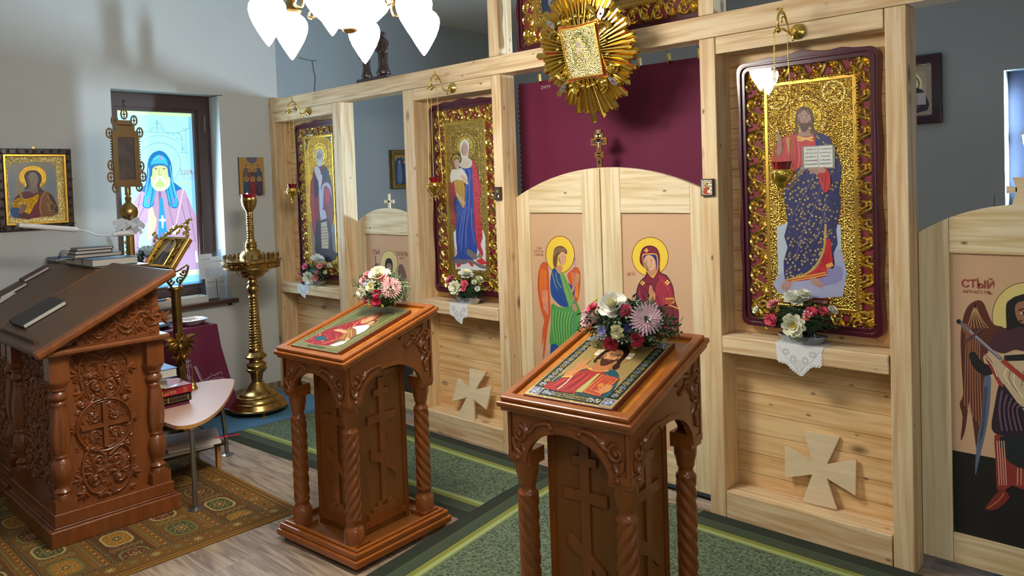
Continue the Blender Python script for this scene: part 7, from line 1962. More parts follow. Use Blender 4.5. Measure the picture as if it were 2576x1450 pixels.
# ================================================================ things on the window sill
ZS = .9352
def tray(label, y0, y1, x0=-5.99, x1=-5.825, hgt=.055):
    t = thing('paper_box', label, 'box', ((x0 + x1) / 2, (y0 + y1) / 2, ZS), 0, 'white boxes on the window sill'); m = MB(); w_ = .004
    m.box(x0, x1, y0, y1, ZS, ZS + .004); m.box(x0, x1, y0, y0 + w_, ZS + .004, ZS + hgt); m.box(x0, x1, y1 - w_, y1, ZS + .004, ZS + hgt); m.box(x0, x0 + w_, y0 + w_, y1 - w_, ZS + .004, ZS + hgt); m.box(x1 - w_, x1, y0 + w_, y1 - w_, ZS + .004, ZS + hgt)
    m.build('box_walls', M('white_card', '#cfccc4', .7), t)
tray('open white box with small odds and ends at the window', -1.24, -.985); tray('open white box with notes on the sill beside the leaflet stand', -.98, -.705)
m = MB(); m.tube([(-5.90, -1.16, ZS + .052), (-5.875, -1.07, ZS + .06)], .013, 10); t = tag(m.build('marker_tube', M('tube_navy', '#243a5a', .4)), 'navy marker tube with an orange cap in the white box', 'marker'); m = MB(); m.tube([(-5.874, -1.068, ZS + .06), (-5.868, -1.04, ZS + .061)], .015, 10); m.build('cap', M('cap_orange', '#d98a1c', .4), t)
sheaf('small brown notes in the open box beside the marker', [(-5.95, -1.22), (-5.85, -1.22), (-5.85, -1.06), (-5.95, -1.08)], ZS + .005, .034, M('kraft', '#9a7a58', .8))
sheaf('white notes in the open box beside the leaflet stand', [(-5.96, -.95), (-5.85, -.93), (-5.85, -.75), (-5.96, -.77)], ZS + .005, .03, PAPER)
t = thing('leaflet_stand', 'clear acrylic leaflet stand with printed prayer cards on the sill', 'leaflet stand', (-5.9, -.57, ZS))
def pane(y0, y1, x, z0, z1, lean, mt, name, th=.003, text=None, par=None):
    m = MB(); V = Vector((-lean, 0, 1)).normalized(); m.prism(rect(y0, y1, 0, (z1 - z0)), (x, 0, z0), (0, 1, 0), V, -th, 0); o = m.build(name, mt, par, fix=True)
    return V
for y0, y1, x, z0, z1 in ((-.70, -.512, -5.88, ZS + .21, ZS + .30), (-.735, -.47, -5.835, ZS + .01, ZS + .13)): pane(y0, y1, x, z0, z1, .14, ACRYL, 'front_pocket', par=t)
pane(-.72, -.512, -5.925, ZS + .0, ZS + .44, .12, ACRYL, 'back_panel', par=t)
m = MB()
for y in (-.735, -.514):
    m.prism([(-5.83, ZS), (-5.96, ZS), (-5.985, ZS + .46), (-5.95, ZS + .46), (-5.90, ZS + .24), (-5.87, ZS + .22), (-5.845, ZS + .13)], (0, y, 0), (1, 0, 0), (0, 0, 1), -.0015, .0015)
m.build('side_cheek', ACRYL, t, fix=True)
CARD = M('card_white', '#dcdde0', .7)
for i, (y0, y1, x, z0, z1, w1_, txt) in enumerate(((-.735, -.60, -5.912, ZS + .20, ZS + .43, 0, 'ЗА УПОКОЙ'), (-.595, -.515, -5.914, ZS + .19, ZS + .40, 0, 'ЗА ЗДРАВИЕ'), (-.70, -.60, -5.862, ZS + .02, ZS + .225, 1, 'Венчание'), (-.59, -.515, -5.864, ZS + .02, ZS + .215, 1, 'Молитва'))):
    c_ = thing('prayer_card', ['white prayer card in the upper pocket next to the window frame', 'white prayer card in the upper pocket at the wall side', 'framed prayer card in the lower pocket nearer the boxes', 'framed prayer card in the lower pocket at the wall side'][i], 'card', (x, y0, z0), 0, 'cards in the leaflet stand')
    V = pane(y0, y1, x, z0, z1, .14, CARD, 'card', th=.002, par=c_)
    p = Paint(Vector((x + .0003, y0, z0)), (0, 1, 0), V); w_, h_ = y1 - y0, z1 - z0
    p.text('#55555f', txt, (w_ / 2, h_ * (.78 if i < 2 else .74)), .018, px=False, sx=.75, bold=.01)
    p.text('#b04a4a', 'Х', (w_ / 2, h_ * .9), .018, px=False)
    if w1_: p.line('#8a8a92', rect(.012, w_ - .012, .02, h_ * .8), .0018, px=False, closed=True)
    for k in range(9): p.line('#a5a5ad', [(.02, h_ * (.66 - .065 * k)), (w_ - .02 - .01 * (k % 3), h_ * (.66 - .065 * k))], .0022, px=False, same=True)
    p.build('print', MATTE, c_)
# flowers standing at the window behind the lectern
t = thing('flower_vase', 'white hydrangea and yellow flowers in front of the backlit window', 'flowers', (-5.62, -1.35, ZC_ + .0))
m = MB(); m.lathe([(.05, .0), (.065, .05), (.07, .14), (.045, .22), (.05, .26)], (-5.62, -1.47, ZC_), 20); m.tube([(-5.62, -1.47, ZC_ + .24), (-5.62, -1.40, 1.36)], .02, 8); m.build('vase', M('dark_vase', '#2c2a2a', .4), t, smooth=50)
greens(t, (-5.6, -1.33, 1.37), (.10, .15, .12), 60, [FIR, LEAF], seed=4, ls=.04, lw=.012)
rnd = random.Random(2)
for i in range(34):
    a, b_ = rnd.uniform(0, 6.28), rnd.uniform(-.2, 1); q = Vector((-5.57 + .05 * math.cos(a), -1.29 + .10 * math.sin(a) * math.cos(b_), 1.44 + .055 * b_))
    blossom('daisy', q, (q - Vector((-5.63, -1.31, 1.36))), .022, '#b9c6c4', t)
for i in range(12):
    q = Vector((-5.56, -1.50 + .03 * rnd.random(), 1.44 + .12 * rnd.random())); blossom('berries', q, (1, 0, .2), .022, '#c9a31c', t)
for i in range(10):
    q = Vector((-5.56, -1.255 + .02 * rnd.uniform(-1, 1), 1.50 + .012 * i)); blossom('daisy', q, (1, 0, 0), .014, '#a38248', t)

# ================================================================ brass candle stand
cx, cy = -5.19, -.60; z0 = .0135
t = thing('candle_stand', 'tall brass floor candle stand with a spiral stem on the blue mat', 'candle stand', (cx, cy, z0))
m = MB(); m.lathe([(.10, .03), (.235, .033), (.252, .040), (.252, .050), (.238, .054), (.228, .075), (.214, .092), (.214, .10), (.196, .104), (.190, .122), (.176, .134), (.176, .142), (.156, .146), (.148, .160), (.13, .170), (.105, .185), (.085, .205), (.075, .225), (.058, .245), (.05, .26)], (cx, cy, z0), 48); m.build('bell_base', BRASS, t, smooth=40)
m = MB(); m.lathe([(.042, .25), (.055, .33), (.085, .36), (.090, .375), (.078, .385), (.078, .395), (.088, .405), (.082, .42), (.06, .435), (.055, .45), (.088, .47), (.092, .485), (.075, .50), (.058, .52), (.060, .53)], (cx, cy, z0), 36); m.build('vase_knop', BRASS, t, smooth=40)
m = MB(); m.lathe([(.060 - .026 * i / 60, .53 + (.99 - .53) * i / 60) for i in range(61)], (cx, cy, z0), 40, twist=(.54, .985, 260, .09, 1)); m.build('spiral_stem', BRASS, t, smooth=60)
m = MB(); m.lathe([(.034, .985), (.045, 1.0), (.036, 1.012), (.036, 1.03), (.05, 1.045), (.057, 1.07), (.05, 1.095), (.036, 1.11), (.045, 1.125), (.035, 1.14), (.035, 1.16)], (cx, cy, z0), 28); m.build('upper_knop', BRASS, t, smooth=40)
m = MB(); m.lathe([(.035, 1.15), (.10, 1.18), (.105, 1.20), (.14, 1.215), (.15, 1.235), (.20, 1.245), (.240, 1.255), (.240, 1.262), (.232, 1.265), (.235, 1.30), (.252, 1.312), (.252, 1.325), (.24, 1.328), (.12, 1.335), (.11, 1.345), (.10, 1.365), (.075, 1.40), (.05, 1.415), (.045, 1.43)], (cx, cy, z0), 48); m.build('candle_tray', BRASS, t, smooth=40)
cvm = MB()
for i in range(30):
    a = 2 * PI * i / 30; c_ = Vector((cx + .236 * math.cos(a), cy + .236 * math.sin(a), z0 + 1.283)); U = Vector((-math.sin(a), math.cos(a), 0)); cv = Carve(c_, U, (0, 0, 1), cvm)
    cv.scroll(0, 0, .016, 0 if i % 2 else PI, 1.1 if i % 2 else -1.1, .0032, .002, n=8, seg=4, ball=False)
cvm.build('pierced_rim', BRASS, t)
for ring, (R, n) in enumerate(((.225, 26), (.175, 20), (.135, 14))):
    for i in range(n):
        a = 2 * PI * (i + .5 * ring) / n; m = MB(); q = (cx + R * math.cos(a), cy + R * math.sin(a), z0 + 1.328)
        m.lathe([(.0035, 0), (.0035, .018), (.0075, .022), (.0075, .045), (.0055, .045), (.0055, .030)], q, 7); m.build('candle_holder', BRASS_OLD, t, smooth=50)
m = MB(); m.lathe([(.045, 1.425), (.052, 1.44), (.045, 1.455), (.050, 1.47), (.036, 1.485), (.036, 1.50)], (cx, cy, z0), 24); m.lathe([(.0295, 1.495 + .24 * i / 50) for i in range(51)], (cx, cy, z0), 24, twist=(1.50, 1.73, 300, .12, 1)); m.build('upper_stem', BRASS, t, smooth=60)
m = MB(); m.lathe([(.026, 1.73), (.032, 1.745), (.045, 1.765), (.062, 1.80), (.066, 1.83), (.070, 1.84), (.066, 1.85), (.066, 1.862), (.060, 1.862), (.055, 1.82), (.0, 1.79)], (cx, cy, z0), 32); m.build('oil_cup', BRASS, t, smooth=40)
m = MB(); m.lathe([(.0, 1.83), (.055, 1.845), (.060, 1.865), (.066, 1.893), (.064, 1.893), (.056, 1.868), (.0, 1.862)], (cx, cy, z0), 32); m.build('red_glass', RUBY, t, smooth=50)
m = MB(); m.ball((cx + .01, cy - .02, z0 + 1.888), .011, 8, 6, (1, 1, 1.6)); m.build('flame', emit_mat('flame', '#ff5060', 14), t)
for a in (.9, 2.99, 5.1): m = MB(); m.lathe([(.038, .0), (.036, .008), (.024, .016), (.024, .022), (.014, .03), (.014, .038)], (cx + .205 * math.cos(a + 3.0), cy + .205 * math.sin(a + 3.0), z0), 18); m.build('foot', BRASS, t, smooth=40)
for a in (-.35,):
    m = MB(); m.ball((cx + .20 * math.cos(a), cy + .20 * math.sin(a), z0 + .06), .02, 8, 5); m.build('knob', BRASS, t, smooth=50)
m = MB(); q = Vector((cx + .09, cy - .10, z0 + 1.40)); m.tube([q + Vector((0, 0, -.02)), q + Vector((-.03, 0, .10))], .004, 6); solid('candle_stub', 'thin beeswax candle leaning on the brass candle stand', 'candle', m, M('stub_wax', '#b98a58', .5))

# ================================================================ brass analogion pole with tilted icon
t = thing('icon_stand', 'brass pole stand carrying a tilted jewelled icon of a dark robed monk', 'icon stand', (-5.0, -1.33, 0))
m = MB(); m.tube([(-5.0, -1.33, .02), (-5.0, -1.345, 1.19)], .036, 20); m.lathe([(.18, .0065), (.18, .02), (.12, .03), (.05, .05), (.04, .09)], (-5.0, -1.33, 0), 28); m.build('pole', BRASS_OLD, t, smooth=50)
cvm = MB(); c_ = Vector((-4.955, -1.35, .74)); cv = Carve(c_, (0, 1, 0), (0, 0, 1), cvm)
for s_ in (-1, 1):
    for k in range(5): cv.leaf(s_ * .02, .05 - .01 * k, PI / 2 - s_ * (1.0 + .38 * k), .13 - .008 * k, .032, curl=-s_ * .7)
    cv.vine([(s_ * .005, .05), (s_ * .03, .09), (s_ * .02, .105)], .008, .004); cv.leaf(0, -.06, -PI / 2 + s_ * .45, .09, .03)
    cv.fan(s_ * .035, -.07, -PI / 2 + s_ * .5, .05, .014, 4, 1.2)
cv.leaf(0, -.03, -PI / 2, .13, .04); cv.dome(0, 0, .03); cvm.build('eagle_ornament', BRASS, t, smooth=60)
# tilted case
tl = .95; U = Vector((math.cos(.08), math.sin(.08), 0)); Vv = Vector((-U.y, U.x, 0)) * math.cos(tl) + Vector((0, 0, math.sin(tl)))
O = Vector((-5.05, -1.555, 1.39)); Wd, Hh = .42, .255
m = MB(); m.prism(rect(0, Wd, 0, Hh), O, U, Vv, -.035, 0); m.prism(rect(-.012, Wd + .012, -.012, .0), O, U, Vv, -.04, .02); m.build('case', BRASS, t, bevel=.004, fix=True)
m = MB(); m.ring(rect(0, Wd, 0, Hh), rect(.018, Wd - .018, .014, Hh - .018), O, U, Vv, 0, .010)
ar = [(Wd * .28, .0), (Wd * .28, Hh * .6)] + [(Wd * .5 - Wd * .22 * math.cos(a), Hh * .62 + Hh * .3 * math.sin(a)) for a in [PI * i / 10 for i in range(11)]] + [(Wd * .72, .0)]
m.tube([O + U * a + Vv * b + U.cross(Vv) * .006 for a, b in ar], .006, 6); m.build('frame_moulding', GOLD, t)
cv = Carve(O + U.cross(Vv) * .002, U, Vv, MB())
for s_ in (Wd * .16, Wd * .84):
    for k in range(4): cv.scroll(s_, .05 + k * .06, .018, k * 2, 1.3, .004, .003, n=9, seg=5); cv.fan(s_, .07 + k * .06, k * 1.7, .024, .008, 4, 3)
for k in range(5):
    a = PI * (k + .5) / 5; cv.scroll(Wd * .5 + Wd * .42 * math.cos(a), Hh + .0 + .045 * math.sin(a), .022, a, 1.4 if k % 2 else -1.4, .005, .003, n=10, seg=5); cv.fan(Wd * .5 + Wd * .3 * math.cos(a), Hh + .03 + .05 * math.sin(a), a, .06, .016, 4, 1.6)
cv.vine([(Wd * .1, Hh), (Wd * .3, Hh + .05), (Wd * .5, Hh + .11), (Wd * .7, Hh + .07), (Wd * .95, Hh + .02)], .007, .006)
cv.vine([(Wd * .5, Hh + .02), (Wd * .55, Hh + .13), (Wd * .75, Hh + .16)], .006, .004); cv.fan(Wd * .6, Hh + .12, .9, .07, .016, 5, 1.8)
cv.mb.build('openwork_crest', GOLD, t, smooth=60)
gm = MB()
for s_ in (Wd * .16, Wd * .84):
    for q in (.09, .15): gm.ball(O + U * s_ + Vv * q + U.cross(Vv) * .008, .008, 8, 5)
gm.build('red_stone', RUBY, t, smooth=60)
p = Paint(O + U.cross(Vv) * .0005, U, Vv)
p.poly('#8a6a34', rect(.02, Wd - .02, .0, Hh - .02), .8, px=False); p.poly('#cdbd97', [(a, max(b, .012)) for a, b in ar], px=False)
p.poly('#2d2c3c', [(Wd * .30, .012), (Wd * .33, .10), (Wd * .42, .15), (Wd * .44, .2), (Wd * .50, .25), (Wd * .56, .2), (Wd * .58, .15), (Wd * .67, .10), (Wd * .70, .012)], smooth=3, px=False)
p.poly('#5c6a8c', [(Wd * .44, .03), (Wd * .42, .1), (Wd * .46, .13), (Wd * .48, .03)], px=False); p.poly('#a08a78', [(Wd * .42, .145), (Wd * .5, .165), (Wd * .60, .14), (Wd * .5, .12)], smooth=3, px=False)
p.ell('#8799a8', Wd * .5, .175, Wd * .045, .022, px=False); p.poly('#c3a48c', [(Wd * .455, .195), (Wd * .5, .2), (Wd * .545, .195), (Wd * .5, .18)], px=False)
p.build('picture', PICF, t)
cv = Carve(Vector((-5.0, -1.345, 1.19)), Vector((.0, 1, 0)), (0, 0, 1), MB())
for s_ in (-1, 1):
    cv.vine([(s_ * .02, 0), (s_ * .05, .05), (s_ * .09, .10), (s_ * .11, .17)], .010, .008, h=0); cv.scroll(s_ * .035, .06, .03, 0, s_ * 1.3, .007, .005, h=0); cv.scroll(s_ * .07, .12, .028, PI, s_ * 1.3, .007, .005, h=0)
cv.vine([(-.10, .16), (0, .13), (.10, .18)], .008, .008, h=0)
for o in (0,): cv.mb.lathe([(.055, -.01), (.06, 0), (.055, .012), (.04, .018)], (-5.0, -1.345, 1.19), 20)
cv.mb.build('scroll_bracket', BRASS_OLD, t, smooth=60)

# ================================================================ processional pierced icon on a pole, with the clip lamp
px_, py_ = -5.1, -1.625
t = thing('processional_icon', 'tall pierced brass processional icon on a pole before the window', 'processional icon', (px_, py_, 0))
m = MB(); m.tube([(px_, py_, .01), (px_, py_, 1.80)], .030, 18); m.build('pole', BRASS, t, smooth=50)
m = MB(); m.lathe([(.02, 1.70), (.035, 1.73), (.062, 1.77), (.068, 1.80), (.062, 1.835), (.035, 1.865), (.02, 1.88), (.025, 1.91), (.012, 1.93), (.012, 1.99)], (px_, py_, 0), 32); m.build('globe', BRASS, t, smooth=40)
AB = M('aged_bronze', '#6a5638', .45, .8)
cv = Carve(Vector((px_ + .012, py_, 0)), (0, 1, 0), (0, 0, 1), MB()); hw, zb_, zt_ = .095, 2.00, 2.42
m = cv.mb
m.ring([(-hw, zb_), (hw, zb_), (hw, zt_), (-hw, zt_)], [(-hw * .62, zb_ + .05), (hw * .62, zb_ + .05), (hw * .62, zt_ - .05), (-hw * .62, zt_ - .05)], (px_, py_, 0), (0, 1, 0), (0, 0, 1), -.01, .012)
def pierced(a, b, r=.026, e=1.6, ang=0):
    o = [(a + r * math.cos(k), b + r * e * math.sin(k)) for k in [2 * PI * i / 16 for i in range(16)]]; i_ = [(a + (x - a) * .66, b + (y - b) * .72) for x, y in o]
    m.ring(o, i_, (px_, py_, 0), (0, 1, 0), (0, 0, 1), -.004, .006); m.box(px_ - .002, px_ + .004, py_ + a - .003, py_ + a + .003, b - r * e * .75, b + r * e * .75); m.box(px_ - .002, px_ + .004, py_ + a - r * .7, py_ + a + r * .7, b - .003, b + .003); m.ball((px_ + .001, py_ + a, b), .008, 6, 4)
for a, b in ((0, 2.545), (-.07, 2.495), (.07, 2.50), (.108, 2.41), (-.11, 2.40), (.115, 2.07), (-.115, 2.07), (.085, 1.995), (-.085, 1.99), (.105, 2.15), (-.108, 2.16)): pierced(a, b)
m.box(px_ - .004, px_ + .008, py_ - .07, py_ + .07, 2.42, 2.465); m.box(px_ - .004, px_ + .008, py_ - .05, py_ + .05, 2.46, 2.50)
m.tube([(px_, py_, 2.58), (px_, py_, 2.66)], .004, 6); m.ball((px_, py_, 2.64), .012, 6, 4)
for i in range(14):
    for s_ in (-1, 1): m.ball((px_, py_ + s_ * (hw + .008), 2.12 + i * .02), .006, 5, 4)
m.box(px_ - .006, px_ + .006, py_ - .02, py_ + .02, 1.93, 2.0); m.box(px_ - .004, px_ + .004, py_ - .085, py_ + .085, 1.995, 2.012)
m.build('pierced_body', AB, t, fix=True)
MB().box(px_ - .005, px_ + .003, py_ - hw * .64, py_ + hw * .64, zb_ + .045, zt_ - .045).build('dim_picture', M('dim_picture', '#4a3b38', .4, var=.5, vs=14), t)
# clip lamp
t = thing('clip_lamp', 'white gooseneck clip lamp clamped to the pole', 'lamp', (-5.04, -1.6, 1.66))
xl = -5.05
P = [onx(u, v, xl) for u, v in ((47, 567), (190, 578))]
m = MB(); m.tube([P[0], P[1], P[1] + (P[1] - P[0]).normalized() * .02], [.017, .019, .010], 16); m.build('lamp_tube', PLASTIC, t, smooth=40)
m = MB(); m.tube([P[0] - (P[1] - P[0]).normalized() * .008, P[0]], .0165, 16); m.build('end_cap', M('grey_plastic', '#8d8d90', .4), t)
m = MB(); m.tube(catmull([onx(u, v, xl) for u, v in ((188, 578), (205, 580), (222, 584), (240, 591), (262, 593), (285, 592))], 5), .0055, 8); m.build('gooseneck', PLASTIC, t, smooth=50)
m = MB(); q = onx(300, 590, xl); m.tube([onx(283, 592, xl), onx(292, 588, xl), onx(325, 586, xl)], [.012, .022, .022], 14); m.lathe([(.034, -.02), (.034, .02)], tuple(onx(333, 583, xl)), 20); m.tube([onx(335, 575, xl), onx(352, 578, xl), onx(356, 588, xl)], .012, 10); m.tube([onx(333, 560, xl), onx(333, 592, xl)], .014, 10); m.build('clamp', PLASTIC, t, smooth=40)
t = thing('white_ribbon', 'shiny white ribbon bow tied round the pole above the clamp', 'ribbon', tuple(onx(330, 560, xl))); m = MB(); c_ = onx(327, 558, xl + .03)
for tgt in ((284, 562), (292, 578), (310, 575), (352, 556), (364, 572), (345, 585)):
    e = onx(tgt[0], tgt[1], xl + .04); d = (e - c_); s = d.cross(Vector((1, 0, 0))).normalized() * .024
    mid = c_ + d * .55 + Vector((.03, 0, .01)); m.add([c_ - s * .3, c_ + s * .3, mid + s, e + s * .7, e - s * .7, mid - s], [(0, 1, 2, 5), (5, 2, 3, 4)])
m.build('ribbon', M('satin_white', '#c9ced6', .25, coat=.4), t, smooth=60)

# ================================================================ icons on the window wall and elsewhere
def wall_icon(label, y0, y1, z0, z1, fr, frame_mat, depth=.03, group='icons on the window wall', x=XW):
    t = thing('wall_icon', label, 'icon', (x, (y0 + y1) / 2, z0), 0, group)
    if fr:
        m = MB(); O = (x + .001, 0, 0); U, V = (0, 1, 0), (0, 0, 1)
        m.ring([(y0, z0), (y1, z0), (y1, z1), (y0, z1)], [(y0 + fr, z0 + fr), (y1 - fr, z0 + fr), (y1 - fr, z1 - fr), (y0 + fr, z1 - fr)], O, U, V, 0, depth)
        m.ring([(y0 + .006, z0 + .006), (y1 - .006, z0 + .006), (y1 - .006, z1 - .006), (y0 + .006, z1 - .006)], [(y0 + fr * .7, z0 + fr * .7), (y1 - fr * .7, z0 + fr * .7), (y1 - fr * .7, z1 - fr * .7), (y0 + fr * .7, z1 - fr * .7)], O, U, V, depth, depth + .012)
        m.build('frame', frame_mat, t, bevel=.004)
    else: MB().box(x + .001, x + depth, y0, y1, z0, z1).build('board', frame_mat, t)
    return t


# winged archangel, left
y0, y1, z0_, z1_ = -2.305, -1.782, 1.683, 2.322
t = wall_icon('gold framed half length archangel with sword and shield near the corner of the picture', y0, y1, z0_, z1_, .06, DARKWOOD)
m = MB(); X = XW + .03
m.ring([(y0 + .045, z0_ + .045), (y1 - .045, z0_ + .045), (y1 - .045, z1_ - .045), (y0 + .045, z1_ - .045)], [(y0 + .062, z0_ + .062), (y1 - .062, z0_ + .062), (y1 - .062, z1_ - .062), (y0 + .062, z1_ - .062)], (XW + .002, 0, 0), (0, 1, 0), (0, 0, 1), 0, .048); m.build('gilt_slip', GOLD_SAT, t, bevel=.003)
cv = Carve((XW + .041, 0, 0), (0, 1, 0), (0, 0, 1), MB())
for a0, b0, a1, b1 in ((y0, z0_, y1, z0_), (y1, z0_, y1, z1_), (y1, z1_, y0, z1_), (y0, z1_, y0, z0_)):
    n = 9
    for i in range(n):
        f_ = (i + .5) / n; a = a0 + (a1 - a0) * f_; b = b0 + (b1 - b0) * f_; a += (.024 if a0 == a1 == y0 else -.024 if a0 == a1 else 0); b += (.024 if b0 == b1 == z0_ else -.024 if b0 == b1 else 0)
        cv.scroll(a, b, .015, i, 1.2 if i % 2 else -1.2, .004, .002, n=8, seg=4); cv.fan(a, b, i * 1.3, .03, .009, 3, 1.5)
cv.mb.build('frame_carving', DARKWOOD, t, smooth=60)
p = Paint((XW + .022, y0 + .06, z0_ + .06), (0, 1, 0), (0, 0, 1)); w, h = y1 - y0 - .12, z1_ - z0_ - .12
z = lambda l: Z(0, 370, 6.59, l)
p.poly('#cdb878', rect(0, w, 0, h), 1.0, px=False)
p.poly('#9a9488', z([(120, 320), (180, 310), (190, 260), (540, 250), (860, 250), (875, 295), (925, 305), (940, 600), (960, 900), (965, 1130), (170, 1180), (150, 800)]))
for i in range(40): p.line('#efe0a8', [(.008 + .0102 * i, .012), (.015 + .0102 * i, .026)], .003, 1.0, px=False, same=True); p.line('#efe0a8', [(.008 + .0102 * i, h - .012), (.015 + .0102 * i, h - .026)], .003, 1.0, px=False, same=True)
p.k += 1
p.poly('#87929a', z([(170, 420), (215, 400), (250, 480), (240, 620), (250, 780), (200, 950), (165, 800)]), smooth=3); p.poly('#84909b', z([(770, 450), (830, 370), (880, 420), (910, 600), (905, 850), (850, 760), (740, 720), (790, 560)]), smooth=3)
p.ell('#8a6a2c', 82.5, 370 + 500 / 6.59, 35.5, 28.5 * 1.02); p.ell('#e3b53c', 82.5, 370 + 500 / 6.59, 34.5, 27.8 * 1.02, .5)
for i in range(34):
    a = 2 * PI * i / 34; p.ell('#8a6a2c', 82.5 + 29.5 * math.cos(a), 446 + 24 * math.sin(a), .7, .9, same=True, n=6)
p.k += 1
p.poly('#6b2634', z([(230, 900), (270, 820), (370, 750), (470, 730), (560, 770), (640, 735), (735, 735), (800, 850), (700, 1150), (250, 1175)]), smooth=2)
p.poly('#c8982a', z([(200, 1000), (220, 900), (290, 850), (380, 840), (420, 870), (520, 840), (620, 780), (650, 800), (600, 950), (540, 1060), (480, 1120), (300, 1020)]), .9)
for k in range(5): p.line('#6e4f14', z([(215, 900 + 26 * k), (330, 905 + 28 * k)]), .004, same=True)
p.k += 1
p.poly('#7d2434', z([(520, 1060), (640, 870), (740, 740), (760, 900), (700, 1140), (520, 1170)]), smooth=2)
p.poly('#1f5a94', z([(170, 1080), (195, 1005), (330, 1020), (300, 1100), (320, 1150), (240, 1180)]), smooth=2)
p.poly('#b98b4c', z([(265, 560), (300, 640), (360, 780), (400, 910), (370, 935), (330, 800), (280, 650)])); p.poly('#b29068', z([(340, 940), (480, 940), (470, 955), (340, 958)]))
p.poly('#8f6e5a', z([(350, 960), (430, 955), (445, 1000), (400, 1080), (330, 1105), (300, 1080), (340, 1020)]), smooth=3)
p.poly('#8c5a3a', z([(650, 950), (680, 800), (750, 740), (830, 760), (900, 860), (960, 1000), (965, 1080), (900, 1140), (680, 1150)]), smooth=3)
p.poly('#4b2e2e', z([(800, 790), (850, 790), (910, 880), (955, 1000), (955, 1075), (860, 1070), (850, 940)]), smooth=2)
folds(p, '#d3ae54', [z([(780, 930), (830, 945), (860, 900), (880, 960), (930, 970), (890, 1010), (900, 1070), (850, 1050), (800, 1060), (820, 1010), (780, 930)]), z([(790, 800), (850, 930)]), z([(690, 1140), (660, 1000), (690, 830), (750, 752)])], .004, smooth=0)
p.poly('#3c2a28', z([(400, 720), (440, 640), (420, 560), (400, 480), (440, 410), (530, 385), (620, 400), (680, 470), (690, 560), (655, 640), (690, 700), (735, 730), (640, 740), (600, 690), (480, 690)]), smooth=3)
p.poly('#8c7468', z([(490, 640), (610, 640), (630, 720), (560, 765), (480, 720)]), smooth=2)
face(p, 545 / 6.59, 370 + 545 / 6.59, 13.5, 19.5, skin='#9a8678', dark='#2e2320', look=-.05)
p.text('#5c4a20', 'Ѡ', z([(385, 610)])[0], .028); p.text('#5c4a20', 'Н', z([(705, 610)])[0], .028)
p.build('picture', PICF, t)
MB().box(XW + .002, XW + .008, -2.052, -2.032, z1_, z1_ + .016).build('hanging_loop', BRASS, t)

# small group icon right of the window
t = wall_icon('small icon of seven haloed figures above the candle stand', -.344, -.090, 1.897, 2.257, 0, DARKWOOD, .022)
p = Paint((XW + .0222, -.344, 1.897), (0, 1, 0), (0, 0, 1)); w, h = .254, .36
p.poly('#b98f4a', rect(.0, w, 0, h), px=False); p.poly('#3a4a5a', rect(.035, w - .02, .0, h * .62), px=False)
p.poly('#4c628a', [(w * .30, h)] + [(w * .52 + w * .22 * math.cos(a), h - h * .16 * math.sin(a)) for a in [PI - PI * i / 10 for i in range(11)]], px=False)
p.ell('#8a5a4c', w * .52, h * .93, .018, .02, px=False)
cols = ['#6a5a58', '#31536a', '#7a3a3a', '#4a3a50', '#2b4a60', '#8a2e34', '#3a3050']
for (x_, y_, r_), c in zip(((.27, .78, 1), (.75, .78, 1), (.42, .66, .9), (.62, .66, .9), (.27, .42, 1.05), (.52, .42, 1.05), (.78, .42, 1.05)), cols):
    p.poly(c, [(w * (x_ - .12), h * max(y_ - .46, .0)), (w * (x_ - .11), h * (y_ - .14)), (w * (x_ - .05), h * (y_ - .055)), (w * (x_ + .05), h * (y_ - .055)), (w * (x_ + .11), h * (y_ - .14)), (w * (x_ + .12), h * max(y_ - .46, .0))], smooth=2, px=False)
    p.line(mixc(c, '#ffffff', .35), [(w * (x_ - .05), h * (y_ - .1)), (w * x_, h * (y_ - .25)), (w * (x_ + .04), h * max(y_ - .38, .02))], .003, px=False)
    p.ell('#d0a456', w * x_, h * y_, .023 * r_, .024 * r_, px=False); p.ell('#4a3226', w * x_, h * y_, .014 * r_, .017 * r_, px=False); p.ell('#b98c6c', w * x_, h * (y_ - .005), .0095 * r_, .012 * r_, px=False)
p.poly('#8e2a2c', rect(w * .44, w * .6, 0, h * .16), px=False); p.text('#3c2a1a', 'СВѦТЫѦ', (w * .52, h * .80), .012, px=False)
p.build('picture', PICF, t)
# framed icon seen through the side door gap
t = wall_icon('small gold framed icon seen in the altar through the gap above the plain side door', 1.445, 1.86, 1.905, 2.342, .055, BRASS_OLD)
p = Paint((XW + .02, 1.5, 1.96), (0, 1, 0), (0, 0, 1)); p.poly('#2c4a74', rect(0, .305, 0, .327), px=False); p.poly('#b08a4a', [(0, .24), (.04, .29), (.1, .3), (.15, .27), (.2, .3), (.27, .29), (.305, .24), (.305, .327), (0, .327)], px=False)
for i in range(4): p.poly(['#6d7a9c', '#37507c', '#5c4a6a', '#7d86a0'][i], [(.04 + .07 * i, .02), (.045 + .07 * i, .2), (.075 + .07 * i, .235), (.10 + .07 * i, .2), (.105 + .07 * i, .02)], smooth=2, px=False); p.ell('#c9a070', .073 + .07 * i, .245, .016, .02, px=False)
p.build('picture', PICF, t)
